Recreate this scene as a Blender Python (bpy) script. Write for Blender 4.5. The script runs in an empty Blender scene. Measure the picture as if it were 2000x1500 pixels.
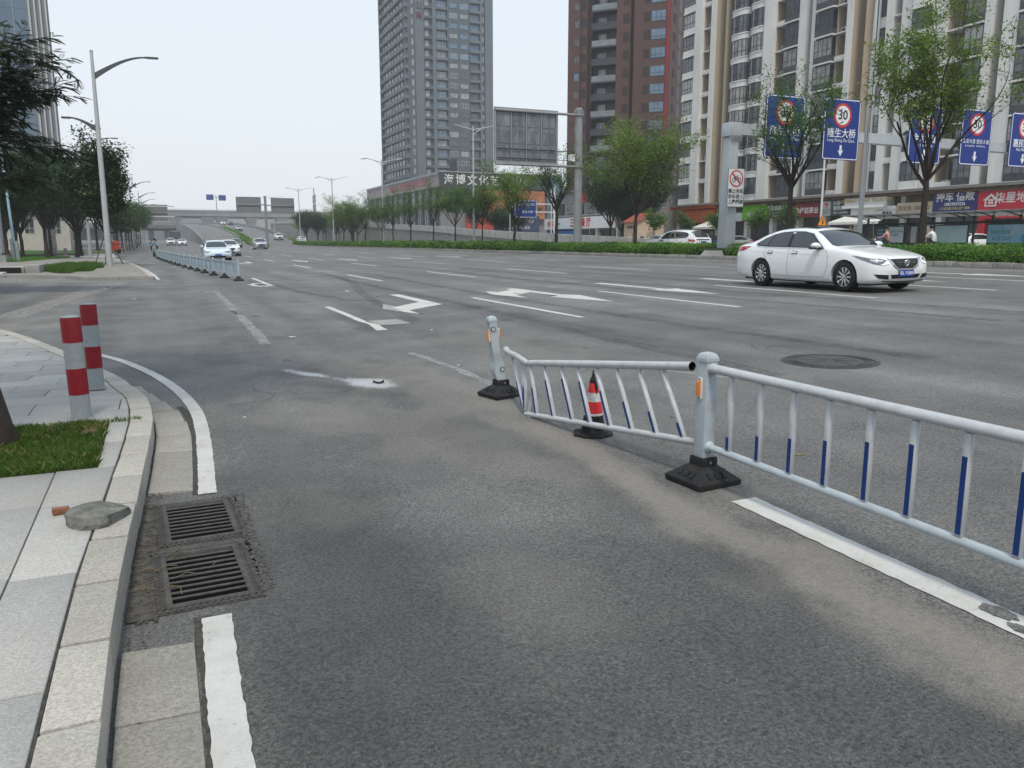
import bpy, bmesh, math, random
import numpy as np
from mathutils import Vector, Matrix, Quaternion
from mathutils.bvhtree import BVHTree
from mathutils.geometry import tessellate_polygon

SC = bpy.context.scene
COL = SC.collection
R = math.radians
PI = math.pi

# ---------------------------------------------------------------- camera
cam_d = bpy.data.cameras.new('camera')
cam = bpy.data.objects.new('camera', cam_d); COL.objects.link(cam)
SC.camera = cam
cam_d.sensor_fit = 'HORIZONTAL'; cam_d.sensor_width = 36.0
cam_d.lens = 36.0 * 1560 / 2000
cam_d.clip_start = 0.05; cam_d.clip_end = 4000
cam.location = (0, 0, 1.4)
cam.rotation_euler = (R(90 - 10.104), 0, R(-23.682))

# ---------------------------------------------------------------- sky, sun, exposure
SUN_EL, SUN_AZ = 62, 200           # degrees; azimuth measured clockwise from the road direction (+Y)
world = bpy.data.worlds.new('World'); SC.world = world; world.use_nodes = True
wn, wl = world.node_tree.nodes, world.node_tree.links
wn.clear()
w_out = wn.new('ShaderNodeOutputWorld'); w_bg = wn.new('ShaderNodeBackground')
w_sky = wn.new('ShaderNodeTexSky'); w_sky.sky_type = 'NISHITA'; w_sky.sun_disc = False
w_sky.sun_elevation = R(SUN_EL); w_sky.sun_rotation = R(SUN_AZ)
w_sky.air_density = 1.0; w_sky.dust_density = 4.0; w_sky.ozone_density = 1.0
# a thin even overcast veil over the blue: the same in every direction, only paler near the horizon
w_tc = wn.new('ShaderNodeTexCoord'); w_sep = wn.new('ShaderNodeSeparateXYZ')
w_map = wn.new('ShaderNodeMapRange'); w_map.inputs[1].default_value = 0.0; w_map.inputs[2].default_value = 0.75
w_ramp = wn.new('ShaderNodeMix'); w_ramp.data_type = 'RGBA'
w_ramp.inputs[6].default_value = (7.1, 7.35, 7.45, 1); w_ramp.inputs[7].default_value = (5.6, 6.85, 8.2, 1)
w_mix = wn.new('ShaderNodeMix'); w_mix.data_type = 'RGBA'; w_mix.inputs[0].default_value = 0.86
wl.new(w_tc.outputs['Generated'], w_sep.inputs[0]); wl.new(w_sep.outputs[2], w_map.inputs[0])
wl.new(w_map.outputs[0], w_ramp.inputs[0])
wl.new(w_sky.outputs[0], w_mix.inputs[6]); wl.new(w_ramp.outputs[2], w_mix.inputs[7])
wl.new(w_mix.outputs[2], w_bg.inputs[0]); w_bg.inputs[1].default_value = 0.08
wl.new(w_bg.outputs[0], w_out.inputs[0])

sun_d = bpy.data.lights.new('sun', 'SUN'); sun = bpy.data.objects.new('sun', sun_d); COL.objects.link(sun)
sun_d.energy = 1.5; sun_d.angle = R(10); sun_d.color = (1.0, 0.93, 0.82)
_az = R(SUN_AZ)
sun_dir = Vector((math.sin(_az) * math.cos(R(SUN_EL)), math.cos(_az) * math.cos(R(SUN_EL)), math.sin(R(SUN_EL))))
sun.rotation_euler = sun_dir.to_track_quat('Z', 'Y').to_euler()
sun.location = sun_dir * 60 + Vector((10, 30, 0))

SC.view_settings.view_transform = 'Standard'; SC.view_settings.look = 'None'
SC.view_settings.exposure = 0.82; SC.view_settings.gamma = 1.0; SC.view_settings.use_curve_mapping = False
SC.cycles.max_bounces = 6; SC.cycles.diffuse_bounces = 3; SC.cycles.glossy_bounces = 3
SC.cycles.transmission_bounces = 4; SC.cycles.transparent_max_bounces = 8; SC.cycles.volume_bounces = 1
SC.cycles.caustics_reflective = False; SC.cycles.caustics_refractive = False

HAZE = 0.00042
# ---------------------------------------------------------------- ground height
def gz(x, y=0.0):
    z = 0.02 * max(0.0, min(x, 25.4))
    return z + 0.012 * max(0.0, min(y - 150.0, 150.0))

# ---------------------------------------------------------------- mesh helpers
class MB:
    def __init__(s): s.v = []; s.f = []; s.m = []
    def add(s, vs, fs, m=0):
        b = len(s.v); s.v.extend(tuple(p) for p in vs)
        for f in fs: s.f.append(tuple(b + i for i in f)); s.m.append(m)
        return s
    def box(s, x0, x1, y0, y1, z0, z1, m=0):
        return s.add([(x0,y0,z0),(x1,y0,z0),(x1,y1,z0),(x0,y1,z0),(x0,y0,z1),(x1,y0,z1),(x1,y1,z1),(x0,y1,z1)],
                     [(0,3,2,1),(4,5,6,7),(0,1,5,4),(1,2,6,5),(2,3,7,6),(3,0,4,7)], m)
    def hexa(s, p, m=0):           # 4 bottom corners then 4 top corners, both counter-clockwise
        return s.add(p, [(0,3,2,1),(4,5,6,7),(0,1,5,4),(1,2,6,5),(2,3,7,6),(3,0,4,7)], m)
    def prism(s, poly, z0, z1, m=0):   # poly: ccw xy
        n = len(poly)
        vs = [(x,y,z0) for x,y in poly] + [(x,y,z1) for x,y in poly]
        fs = [tuple(range(n-1,-1,-1)), tuple(range(n,2*n))] + [(i,(i+1)%n,n+(i+1)%n,n+i) for i in range(n)]
        return s.add(vs, fs, m)
    def prism_x(s, poly, x0, x1, m=0):  # poly in (y,z)
        n = len(poly)
        vs = [(x0,y,z) for y,z in poly] + [(x1,y,z) for y,z in poly]
        fs = [tuple(range(n-1,-1,-1)), tuple(range(n,2*n))] + [(i,(i+1)%n,n+(i+1)%n,n+i) for i in range(n)]
        return s.add(vs, fs, m)
    def prism_y(s, poly, y0, y1, m=0):  # poly in (x,z)
        n = len(poly)
        vs = [(x,y0,z) for x,z in poly] + [(x,y1,z) for x,z in poly]
        fs = [tuple(range(n)), tuple(range(2*n-1,n-1,-1))] + [((i+1)%n,i,n+i,n+(i+1)%n) for i in range(n)]
        return s.add(vs, fs, m)
    def tube(s, pts, rad, n=10, m=0, cap=True, sy=1.0):
        pts = [Vector(p) for p in pts]
        if not hasattr(rad, '__len__'): rad = [rad] * len(pts)
        b = len(s.v); ref = None
        for i, p in enumerate(pts):
            d = (pts[min(i+1,len(pts)-1)] - pts[max(i-1,0)])
            d = d.normalized() if d.length > 1e-9 else Vector((0,0,1))
            if ref is None:
                ref = d.orthogonal().normalized() if abs(d.z) < .99 else Vector((1,0,0))
            a = (ref - d * ref.dot(d)); a = a.normalized() if a.length > 1e-6 else d.orthogonal().normalized()
            ref = a; c = d.cross(a)
            for k in range(n):
                t = 2*PI*k/n
                s.v.append(tuple(p + (a*math.cos(t) + c*math.sin(t)*sy) * rad[i]))
        for i in range(len(pts)-1):
            for k in range(n):
                s.f.append((b+i*n+k, b+i*n+(k+1)%n, b+(i+1)*n+(k+1)%n, b+(i+1)*n+k)); s.m.append(m)
        if cap:
            s.f.append(tuple(b+n-1-k for k in range(n))); s.m.append(m)
            e = b+(len(pts)-1)*n
            s.f.append(tuple(e+k for k in range(n))); s.m.append(m)
        return s
    def lathe(s, prof, n=24, c=(0,0,0), m=0, axis='z', cap=True):   # prof: (r, h) bottom to top
        b = len(s.v)
        for r, h in prof:
            for k in range(n):
                t = 2*PI*k/n; x, y = r*math.cos(t), r*math.sin(t)
                p = (x,y,h) if axis == 'z' else (h,x,y) if axis == 'x' else (y,h,x)
                s.v.append((c[0]+p[0], c[1]+p[1], c[2]+p[2]))
        for i in range(len(prof)-1):
            for k in range(n):
                s.f.append((b+i*n+k, b+i*n+(k+1)%n, b+(i+1)*n+(k+1)%n, b+(i+1)*n+k)); s.m.append(m)
        if cap:
            s.f.append(tuple(b+n-1-k for k in range(n))); s.m.append(m)
            e = b+(len(prof)-1)*n
            s.f.append(tuple(e+k for k in range(n))); s.m.append(m)
        return s
    def mesh(s, name, mats, smooth=False):
        me = bpy.data.meshes.new(name)
        me.from_pydata(s.v, [], s.f)
        for m in (mats if isinstance(mats, (list, tuple)) else [mats]): me.materials.append(m)
        if isinstance(mats, (list, tuple)) and len(mats) > 1: me.polygons.foreach_set('material_index', s.m)
        if smooth is not False and smooth is not None:
            if smooth is True or smooth == 1: me.polygons.foreach_set('use_smooth', [True]*len(me.polygons))
            else: me.set_sharp_from_angle(angle=R(smooth)); 
        me.update()
        return me
    def build(s, name, mats, parent=None, smooth=False, bevel=0, seg=2, loc=None, rot=None):
        me = s.mesh(name, mats, smooth)
        o = bpy.data.objects.new(name, me); COL.objects.link(o)
        if parent: o.parent = parent
        if loc: o.location = loc
        if rot: o.rotation_euler = rot
        if bevel:
            bm = bmesh.new(); bm.from_mesh(me)
            bmesh.ops.remove_doubles(bm, verts=bm.verts, dist=1e-5)
            bm.normal_update()
            es = [e for e in bm.edges if len(e.link_faces) == 2 and e.calc_face_angle(0) > R(30)]
            bmesh.ops.bevel(bm, geom=es, offset=bevel, segments=seg, profile=.6, affect='EDGES', clamp_overlap=True)
            bm.to_mesh(me); bm.free()
            me.polygons.foreach_set('use_smooth', [True]*len(me.polygons)); me.set_sharp_from_angle(angle=R(50))
        return o

def smooth_obj(o, ang=40):
    me = o.data
    me.polygons.foreach_set('use_smooth', [True]*len(me.polygons)); me.set_sharp_from_angle(angle=R(ang))
    return o

def inst(src, name, parent=None, loc=(0,0,0), rot=None, scale=None):
    o = bpy.data.objects.new(name, src.data if hasattr(src, 'data') and not isinstance(src, bpy.types.Mesh) else src)
    COL.objects.link(o)
    if parent: o.parent = parent
    o.location = loc
    if rot: o.rotation_euler = rot
    if scale: o.scale = scale if hasattr(scale, '__len__') else (scale,)*3
    return o

def tag(o, label, cat, group=None):
    o['label'] = label; o['category'] = cat
    if group: o['group'] = group
    return o
def struct(o, kind='structure'):
    o['kind'] = kind; return o
def thing(name, label, cat, loc=(0,0,0), rotz=0.0, group=None):
    o = bpy.data.objects.new(name, None); COL.objects.link(o)
    o.empty_display_size = .2; o.location = loc; o.rotation_euler = (0,0,rotz)
    return tag(o, label, cat, group)
def copy_tree(o, parent=None):
    c = o.copy(); COL.objects.link(c); c.parent = parent
    for ch in list(o.children): copy_tree(ch, c)
    return c
def relabel(o, label, group=None):
    o['label'] = label
    if group: o['group'] = group
    return o

_TXT = {}
def text_mesh(s, size, mat, extrude=0.004, align='CENTER', bold=0.0, space=1.0):
    key = (s, size, mat.name, extrude, align, bold)
    if key in _TXT: return _TXT[key]
    cu = bpy.data.curves.new('lettering', 'FONT'); cu.body = s; cu.size = size; cu.extrude = extrude
    cu.align_x = align; cu.align_y = 'CENTER'; cu.offset = bold; cu.space_character = space
    cu.resolution_u = 3
    ob = bpy.data.objects.new('lettering', cu); COL.objects.link(ob)
    dg = bpy.context.evaluated_depsgraph_get()
    me = bpy.data.meshes.new_from_object(ob.evaluated_get(dg))
    me.name = 'lettering'
    me.materials.clear(); me.materials.append(mat)
    bpy.data.objects.remove(ob); bpy.data.curves.remove(cu)
    _TXT[key] = me
    return me
def text(s, size, mat, parent, loc, rot=(R(90),0,0), **k):
    me = text_mesh(s, size, mat, **k)
    o = bpy.data.objects.new('lettering', me); COL.objects.link(o)
    o.parent = parent; o.location = loc; o.rotation_euler = rot
    return o

# ---------------------------------------------------------------- materials
_MATS = {}
def nmat(name):
    m = bpy.data.materials.new(name); m.use_nodes = True
    return m, m.node_tree.nodes, m.node_tree.links, m.node_tree.nodes['Principled BSDF']
def M(name, col, rough=.6, metal=0.0, var=.12, scale=6.0, bump=0.0, bscale=120.0, spec=.28, coat=0.0, dirt=0.0,
      dirtcol=(.12,.10,.08), dscale=1.5, stretch=None, emit=0.0):
    if name in _MATS: return _MATS[name]
    m, n, l, b = nmat(name)
    b.inputs['Roughness'].default_value = rough; b.inputs['Metallic'].default_value = metal
    b.inputs['Specular IOR Level'].default_value = spec
    if coat: b.inputs['Coat Weight'].default_value = coat; b.inputs['Coat Roughness'].default_value = .05
    geo = n.new('ShaderNodeNewGeometry'); vec = geo.outputs['Position']
    if stretch:
        mp = n.new('ShaderNodeMapping'); mp.inputs['Scale'].default_value = stretch; l.new(vec, mp.inputs[0]); vec = mp.outputs[0]
    t = n.new('ShaderNodeTexNoise'); t.inputs['Scale'].default_value = scale; t.inputs['Detail'].default_value = 6; t.inputs['Roughness'].default_value = .62
    l.new(vec, t.inputs['Vector'])
    mr = n.new('ShaderNodeMapRange'); mr.inputs[1].default_value = .3; mr.inputs[2].default_value = .7
    mr.inputs[3].default_value = 1-var; mr.inputs[4].default_value = 1+var
    l.new(t.outputs[0], mr.inputs[0])
    mul = n.new('ShaderNodeMix'); mul.data_type = 'RGBA'; mul.blend_type = 'MULTIPLY'; mul.inputs[0].default_value = 1
    mul.inputs[6].default_value = (*col, 1); l.new(mr.outputs[0], mul.inputs[7])
    out = mul.outputs[2]
    if dirt:
        t2 = n.new('ShaderNodeTexNoise'); t2.inputs['Scale'].default_value = dscale; t2.inputs['Detail'].default_value = 8; t2.inputs['Roughness'].default_value = .7
        l.new(vec, t2.inputs['Vector'])
        m2 = n.new('ShaderNodeMapRange'); m2.inputs[1].default_value = .48; m2.inputs[2].default_value = .72; m2.inputs[4].default_value = dirt
        l.new(t2.outputs[0], m2.inputs[0])
        mx = n.new('ShaderNodeMix'); mx.data_type = 'RGBA'; mx.inputs[7].default_value = (*dirtcol, 1)
        l.new(m2.outputs[0], mx.inputs[0]); l.new(out, mx.inputs[6]); out = mx.outputs[2]
    l.new(out, b.inputs['Base Color'])
    if bump:
        t3 = n.new('ShaderNodeTexNoise'); t3.inputs['Scale'].default_value = bscale; t3.inputs['Detail'].default_value = 4
        l.new(geo.outputs['Position'], t3.inputs['Vector'])
        bp = n.new('ShaderNodeBump'); bp.inputs['Strength'].default_value = bump; bp.inputs['Distance'].default_value = .01
        l.new(t3.outputs[0], bp.inputs['Height']); l.new(bp.outputs[0], b.inputs['Normal'])
    if emit:
        b.inputs['Emission Color'].default_value = (*col, 1); b.inputs['Emission Strength'].default_value = emit
    _MATS[name] = m
    return m
def granite(name, col, contrast=.5, scale=260, stain=.25, staincol=(.2,.17,.13)):
    if name in _MATS: return _MATS[name]
    m, n, l, b = nmat(name)
    geo = n.new('ShaderNodeNewGeometry')
    v = n.new('ShaderNodeTexVoronoi'); v.inputs['Scale'].default_value = scale; l.new(geo.outputs['Position'], v.inputs['Vector'])
    sp = n.new('ShaderNodeSeparateColor'); l.new(v.outputs['Color'], sp.inputs[0])
    t = n.new('ShaderNodeTexNoise'); t.inputs['Scale'].default_value = scale*.35; t.inputs['Detail'].default_value = 4; l.new(geo.outputs['Position'], t.inputs['Vector'])
    ad = n.new('ShaderNodeMath'); ad.operation = 'ADD'; l.new(sp.outputs[0], ad.inputs[0]); l.new(t.outputs[0], ad.inputs[1])
    mr = n.new('ShaderNodeMapRange'); mr.inputs[1].default_value = .4; mr.inputs[2].default_value = 1.6; mr.inputs[3].default_value = 1-contrast*.75; mr.inputs[4].default_value = 1+contrast*.5
    l.new(ad.outputs[0], mr.inputs[0])
    oi = n.new('ShaderNodeObjectInfo'); om = n.new('ShaderNodeMapRange'); om.inputs[3].default_value = .86; om.inputs[4].default_value = 1.1; l.new(oi.outputs['Random'], om.inputs[0])
    mm = n.new('ShaderNodeMath'); mm.operation = 'MULTIPLY'; l.new(mr.outputs[0], mm.inputs[0]); l.new(om.outputs[0], mm.inputs[1])
    mul = n.new('ShaderNodeMix'); mul.data_type = 'RGBA'; mul.blend_type = 'MULTIPLY'; mul.inputs[0].default_value = 1; mul.inputs[6].default_value = (*col,1); l.new(mm.outputs[0], mul.inputs[7])
    t2 = n.new('ShaderNodeTexNoise'); t2.inputs['Scale'].default_value = 3.5; t2.inputs['Detail'].default_value = 8; t2.inputs['Roughness'].default_value = .68; l.new(geo.outputs['Position'], t2.inputs['Vector'])
    m2 = n.new('ShaderNodeMapRange'); m2.inputs[1].default_value = .45; m2.inputs[2].default_value = .75; m2.inputs[4].default_value = stain; l.new(t2.outputs[0], m2.inputs[0])
    mx = n.new('ShaderNodeMix'); mx.data_type = 'RGBA'; mx.inputs[7].default_value = (*staincol,1); l.new(m2.outputs[0], mx.inputs[0]); l.new(mul.outputs[2], mx.inputs[6])
    l.new(mx.outputs[2], b.inputs['Base Color']); b.inputs['Roughness'].default_value = .8; b.inputs['Specular IOR Level'].default_value = .3
    bp = n.new('ShaderNodeBump'); bp.inputs['Strength'].default_value = .35; bp.inputs['Distance'].default_value = .004
    l.new(t.outputs[0], bp.inputs['Height']); l.new(bp.outputs[0], b.inputs['Normal'])
    _MATS[name] = m
    return m
def leafmat(name, c1, c2, scale=1.2, trans=.3, rough=.5):
    if name in _MATS: return _MATS[name]
    m, n, l, b = nmat(name)
    geo = n.new('ShaderNodeNewGeometry')
    t = n.new('ShaderNodeTexNoise'); t.inputs['Scale'].default_value = scale; t.inputs['Detail'].default_value = 5; l.new(geo.outputs['Position'], t.inputs['Vector'])
    wn_ = n.new('ShaderNodeTexNoise'); wn_.inputs['Scale'].default_value = scale*14; l.new(geo.outputs['Position'], wn_.inputs['Vector'])
    ad = n.new('ShaderNodeMath'); ad.operation = 'ADD'; l.new(t.outputs[0], ad.inputs[0]); l.new(wn_.outputs[0], ad.inputs[1])
    mr = n.new('ShaderNodeMapRange'); mr.inputs[1].default_value = .7; mr.inputs[2].default_value = 1.3; l.new(ad.outputs[0], mr.inputs[0])
    mx = n.new('ShaderNodeMix'); mx.data_type = 'RGBA'; mx.inputs[6].default_value = (*c1,1); mx.inputs[7].default_value = (*c2,1); l.new(mr.outputs[0], mx.inputs[0])
    l.new(mx.outputs[2], b.inputs['Base Color']); b.inputs['Roughness'].default_value = rough; b.inputs['Specular IOR Level'].default_value = .25
    tr = n.new('ShaderNodeBsdfTranslucent'); l.new(mx.outputs[2], tr.inputs[0])
    ms = n.new('ShaderNodeMixShader'); ms.inputs[0].default_value = trans
    out = n['Material Output']; l.new(b.outputs[0], ms.inputs[1]); l.new(tr.outputs[0], ms.inputs[2]); l.new(ms.outputs[0], out.inputs[0])
    _MATS[name] = m
    return m
def glassmat(name, col, rough=.06, spec=.8, var=.5, scale=.35):
    return M(name, col, rough=rough, spec=spec, var=var, scale=scale)
# ================================================================ asphalt, paint
class NT:
    def __init__(s, m): s.n = m.node_tree.nodes; s.l = m.node_tree.links
    def put(s, sock, v):
        if hasattr(v, 'default_value') or hasattr(v, 'is_linked'): s.l.new(v, sock)
        else: sock.default_value = v
    def op(s, o, a, b=0.0, c=0.0):
        x = s.n.new('ShaderNodeMath'); x.operation = o
        for i, v in enumerate((a, b, c)): s.put(x.inputs[i], v)
        return x.outputs[0]
    def mr(s, v, a, b, c=0.0, d=1.0, smooth=True):
        x = s.n.new('ShaderNodeMapRange'); x.interpolation_type = 'SMOOTHSTEP' if smooth else 'LINEAR'
        if a > b: a, b, c, d = b, a, d, c
        for i, q in enumerate((v, a, b, c, d)): s.put(x.inputs[i], q)
        return x.outputs[0]
    def noise(s, vec, sc, det=4.0, rough=.6, dist=0.0):
        x = s.n.new('ShaderNodeTexNoise'); s.put(x.inputs['Vector'], vec)
        x.inputs['Scale'].default_value = sc; x.inputs['Detail'].default_value = det; x.inputs['Roughness'].default_value = rough; x.inputs['Distortion'].default_value = dist
        return x.outputs[0]
    def vor(s, vec, sc, out='Distance', feat='F1'):
        x = s.n.new('ShaderNodeTexVoronoi'); x.feature = feat; s.put(x.inputs['Vector'], vec); x.inputs['Scale'].default_value = sc
        return x.outputs[out]
    def mapv(s, vec, scale=(1,1,1), rot=(0,0,0), loc=(0,0,0)):
        x = s.n.new('ShaderNodeMapping'); s.put(x.inputs[0], vec); x.inputs['Scale'].default_value = scale; x.inputs['Rotation'].default_value = rot; x.inputs['Location'].default_value = loc
        return x.outputs[0]
    def mix(s, f, a, b, mode='MIX'):
        x = s.n.new('ShaderNodeMix'); x.data_type = 'RGBA'; x.blend_type = mode
        s.put(x.inputs[0], f); s.put(x.inputs[6], a if hasattr(a, 'is_linked') else (*a, 1)); s.put(x.inputs[7], b if hasattr(b, 'is_linked') else (*b, 1))
        return x.outputs[2]
    def grey(s, v):
        x = s.n.new('ShaderNodeCombineColor')
        for i in range(3): s.put(x.inputs[i], v)
        return x.outputs[0]
    def xyz(s):
        g = s.n.new('ShaderNodeNewGeometry'); p = s.n.new('ShaderNodeSeparateXYZ'); s.l.new(g.outputs['Position'], p.inputs[0])
        return g.outputs['Position'], p.outputs[0], p.outputs[1], p.outputs[2]

def blob(t, x, y, cx, cy, rx, ry, ang, nz, soft=.5):
    """soft elliptical stain with a ragged edge"""
    dx, dy = t.op('SUBTRACT', x, cx), t.op('SUBTRACT', y, cy)
    ca, sa = math.cos(ang), math.sin(ang)
    u = t.op('ADD', t.op('MULTIPLY', dx, ca/rx), t.op('MULTIPLY', dy, sa/rx))
    v = t.op('ADD', t.op('MULTIPLY', dx, -sa/ry), t.op('MULTIPLY', dy, ca/ry))
    d = t.op('SQRT', t.op('ADD', t.op('MULTIPLY', u, u), t.op('MULTIPLY', v, v)))
    d = t.op('ADD', d, t.op('MULTIPLY', t.op('SUBTRACT', nz, .5), 1.1))
    return t.mr(d, 1.0, 1.0 - soft)

def asphalt(name, stains=True):
    m, n, l, b = nmat(name); t = NT(m)
    pos, x, y, z = t.xyz()
    fine = t.noise(pos, 210, 2, .7); mid = t.noise(pos, 34, 2, .65)
    big = t.noise(pos, .9, 5, .62); huge = t.noise(pos, .16, 2, .6)
    streak = t.noise(t.mapv(pos, (1.0, .07, 1)), 1.3, 2, .6)
    agg = t.vor(pos, 125, 'Color')
    sep = n.new('ShaderNodeSeparateColor'); l.new(agg, sep.inputs[0])
    chips = t.mr(sep.outputs[0], .86, 1.0)
    grain = t.noise(pos, 72, 2, .75); pits = t.mr(t.noise(pos, 46, 3, .8), .36, .30, 0, 1)
    v = t.mr(fine, .3, .7, .50, 1.48, False)
    v = t.op('MULTIPLY', v, t.mr(grain, .3, .7, .42, 1.58, False))
    v = t.op('MULTIPLY', v, t.op('SUBTRACT', 1.0, t.op('MULTIPLY', pits, .7)))
    v = t.op('MULTIPLY', v, t.mr(mid, .3, .7, .86, 1.14, False))
    v = t.op('MULTIPLY', v, t.mr(big, .3, .7, .74, 1.26, False))
    v = t.op('MULTIPLY', v, t.mr(huge, .3, .7, .84, 1.16, False))
    v = t.op('MULTIPLY', v, t.mr(streak, .3, .7, .80, 1.20, False))
    wt = t.op('COSINE', t.op('ADD', t.op('MULTIPLY', x, 2*PI/1.7), t.op('MULTIPLY', big, 2.2)))
    v = t.op('MULTIPLY', v, t.op('ADD', 1.0, t.op('MULTIPLY', wt, .07)))
    v = t.op('ADD', v, t.op('MULTIPLY', chips, .32))
    col = t.mix(1.0, (.117,.1145,.109), t.grey(v), 'MULTIPLY')
    if stains:
        at = n.new('ShaderNodeAttribute'); at.attribute_name = 'stain'; sv = n.new('ShaderNodeSeparateColor'); l.new(at.outputs['Color'], sv.inputs[0])
        rag = t.op('MULTIPLY', t.op('SUBTRACT', mid, .5), 1.1)
        def mask(o): return t.mr(t.op('ADD', o, t.op('MULTIPLY', rag, t.op('MULTIPLY', o, t.op('SUBTRACT', 1.6, o)))), .05, .95, 0, 1, False)
        dk, sd, pw = mask(sv.outputs[0]), mask(sv.outputs[1]), mask(sv.outputs[2])
        col = t.mix(dk, col, t.mix(1, col, (.40,.40,.42), 'MULTIPLY'))
        col = t.mix(sd, col, t.mix(1, (.205,.188,.164), t.grey(t.mr(fine, .3, .7, .6, 1.4, False)), 'MULTIPLY'))
        col = t.mix(t.op('MULTIPLY', pw, t.mr(fine, .3, .62, .4, 1.0)), col, (.62,.63,.66))
    l.new(col, b.inputs['Base Color']); b.inputs['Roughness'].default_value = .72; b.inputs['Specular IOR Level'].default_value = .42
    bp = n.new('ShaderNodeBump'); bp.inputs['Strength'].default_value = .7; bp.inputs['Distance'].default_value = .009
    l.new(t.op('ADD', t.op('MULTIPLY', fine, .5), t.op('ADD', grain, t.op('MULTIPLY', pits, -.6))), bp.inputs['Height']); l.new(bp.outputs[0], b.inputs['Normal'])
    _MATS[name] = m
    return m

def paint(name, col=(.50,.495,.47), worn=.5, thin=False):
    m, n, l, b = nmat(name); t = NT(m); pos, x, y, z = t.xyz()
    fine = t.noise(pos, 150, 3, .7); big = t.noise(pos, 2.2, 7, .72); mid = t.noise(pos, 22, 5, .7)
    c = t.mix(1, col, t.grey(t.mr(fine, .3, .7, .86, 1.10, False)), 'MULTIPLY')
    c = t.mix(t.mr(big, .36, .72, 0, .6), c, (.31,.295,.265))
    w = t.op('MULTIPLY', t.mr(mid, .60, .66), t.mr(big, .35, .6))
    c = t.mix(t.op('MULTIPLY', w, worn), c, (.13,.13,.13))
    l.new(c, b.inputs['Base Color']); b.inputs['Roughness'].default_value = .7
    bp = n.new('ShaderNodeBump'); bp.inputs['Strength'].default_value = .35; bp.inputs['Distance'].default_value = .004; l.new(fine, bp.inputs['Height']); l.new(bp.outputs[0], b.inputs['Normal'])
    if thin:      # old paint that has worn through to the asphalt
        tr = n.new('ShaderNodeBsdfTransparent'); ms = n.new('ShaderNodeMixShader')
        l.new(t.op('MULTIPLY', t.mr(t.noise(pos, 9, 7, .75), .34, .60), thin), ms.inputs[0]); l.new(tr.outputs[0], ms.inputs[1]); l.new(b.outputs[0], ms.inputs[2])
        l.new(ms.outputs[0], n['Material Output'].inputs[0])
    _MATS[name] = m
    return m

m_asph = asphalt('asphalt'); m_asph2 = asphalt('asphalt_plain', False)
m_paint = paint('road_paint'); m_paint_old = paint('worn_paint', (.42,.42,.40), .8, .55)
m_rubber_mark = paint('tyre_rubber_mark', (.035,.035,.036), 0, .38)
m_conc = M('concrete', (.27,.265,.25), .85, var=.22, scale=2.2, bump=.3, dirt=.5, dirtcol=(.10,.095,.085), dscale=1.1)
m_conc_pale = M('pale_concrete', (.42,.415,.40), .85, var=.15, scale=2.0, bump=.3, dirt=.35, dirtcol=(.16,.15,.13), dscale=.9)
m_earth = M('earth', (.10,.075,.05), .95, var=.4, scale=9, bump=.6, bscale=60)
m_gran_slab = granite('granite_slab', (.365,.357,.338), .35, 240, .22, (.22,.205,.18))
m_gran_kerb = granite('granite_kerb', (.37,.35,.31), .38, 170, .30, (.20,.18,.145))
m_gran_gut = granite('granite_gutter', (.285,.27,.238), .40, 150, .38, (.16,.145,.125))
m_joint = M('mortar_joint', (.055,.052,.046), .95, var=.5, scale=30, bump=.5)
m_brickpave = None

# ================================================================ ground sheet, road sheet
GX0, GX1, GY0, GY1 = -.105, .305, 3.13, 4.53      # opening for the two gully grates
XS = [-900, -400, -60, -6.5, GX0, 0, GX1, 7.0, 25.4, 26.05, 29.6, 37.4, 300, 900]
YS = [-40, .4, GY0, GY1, 17, 40, 90, 150, 225, 300, 420, 1000, 1200]
FX0, FX1, FY0, FY1 = -6.5, 7.0, .4, 17.0          # finely divided stretch in front, which carries the stains
in_gully = lambda i, j: XS[i] >= GX0 and XS[i+1] <= GX1 and YS[j] == GY0
in_fine = lambda i, j: XS[i] >= FX0 and XS[i+1] <= FX1 and YS[j] >= FY0 and YS[j+1] <= FY1
def vnoise(x, y, seed=0, octv=4):
    out = np.zeros_like(x); amp = 1.0; tot = 0
    for o in range(octv):
        xi, yi = np.floor(x).astype(int), np.floor(y).astype(int); fx, fy = x-xi, y-yi
        fx, fy = fx*fx*(3-2*fx), fy*fy*(3-2*fy)
        def h(a, b): 
            v = np.sin(a*127.1 + b*311.7 + seed*74.7 + o*19.3)*43758.5453
            return v - np.floor(v)
        v = (h(xi,yi)*(1-fx)+h(xi+1,yi)*fx)*(1-fy) + (h(xi,yi+1)*(1-fx)+h(xi+1,yi+1)*fx)*fy
        out += v*amp; tot += amp; amp *= .55; x = x*2.03+5.1; y = y*2.03+1.7
    return out/tot
def sstep(v, a, b): 
    k = np.clip((v-a)/(b-a), 0, 1); return k*k*(3-2*k)
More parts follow.
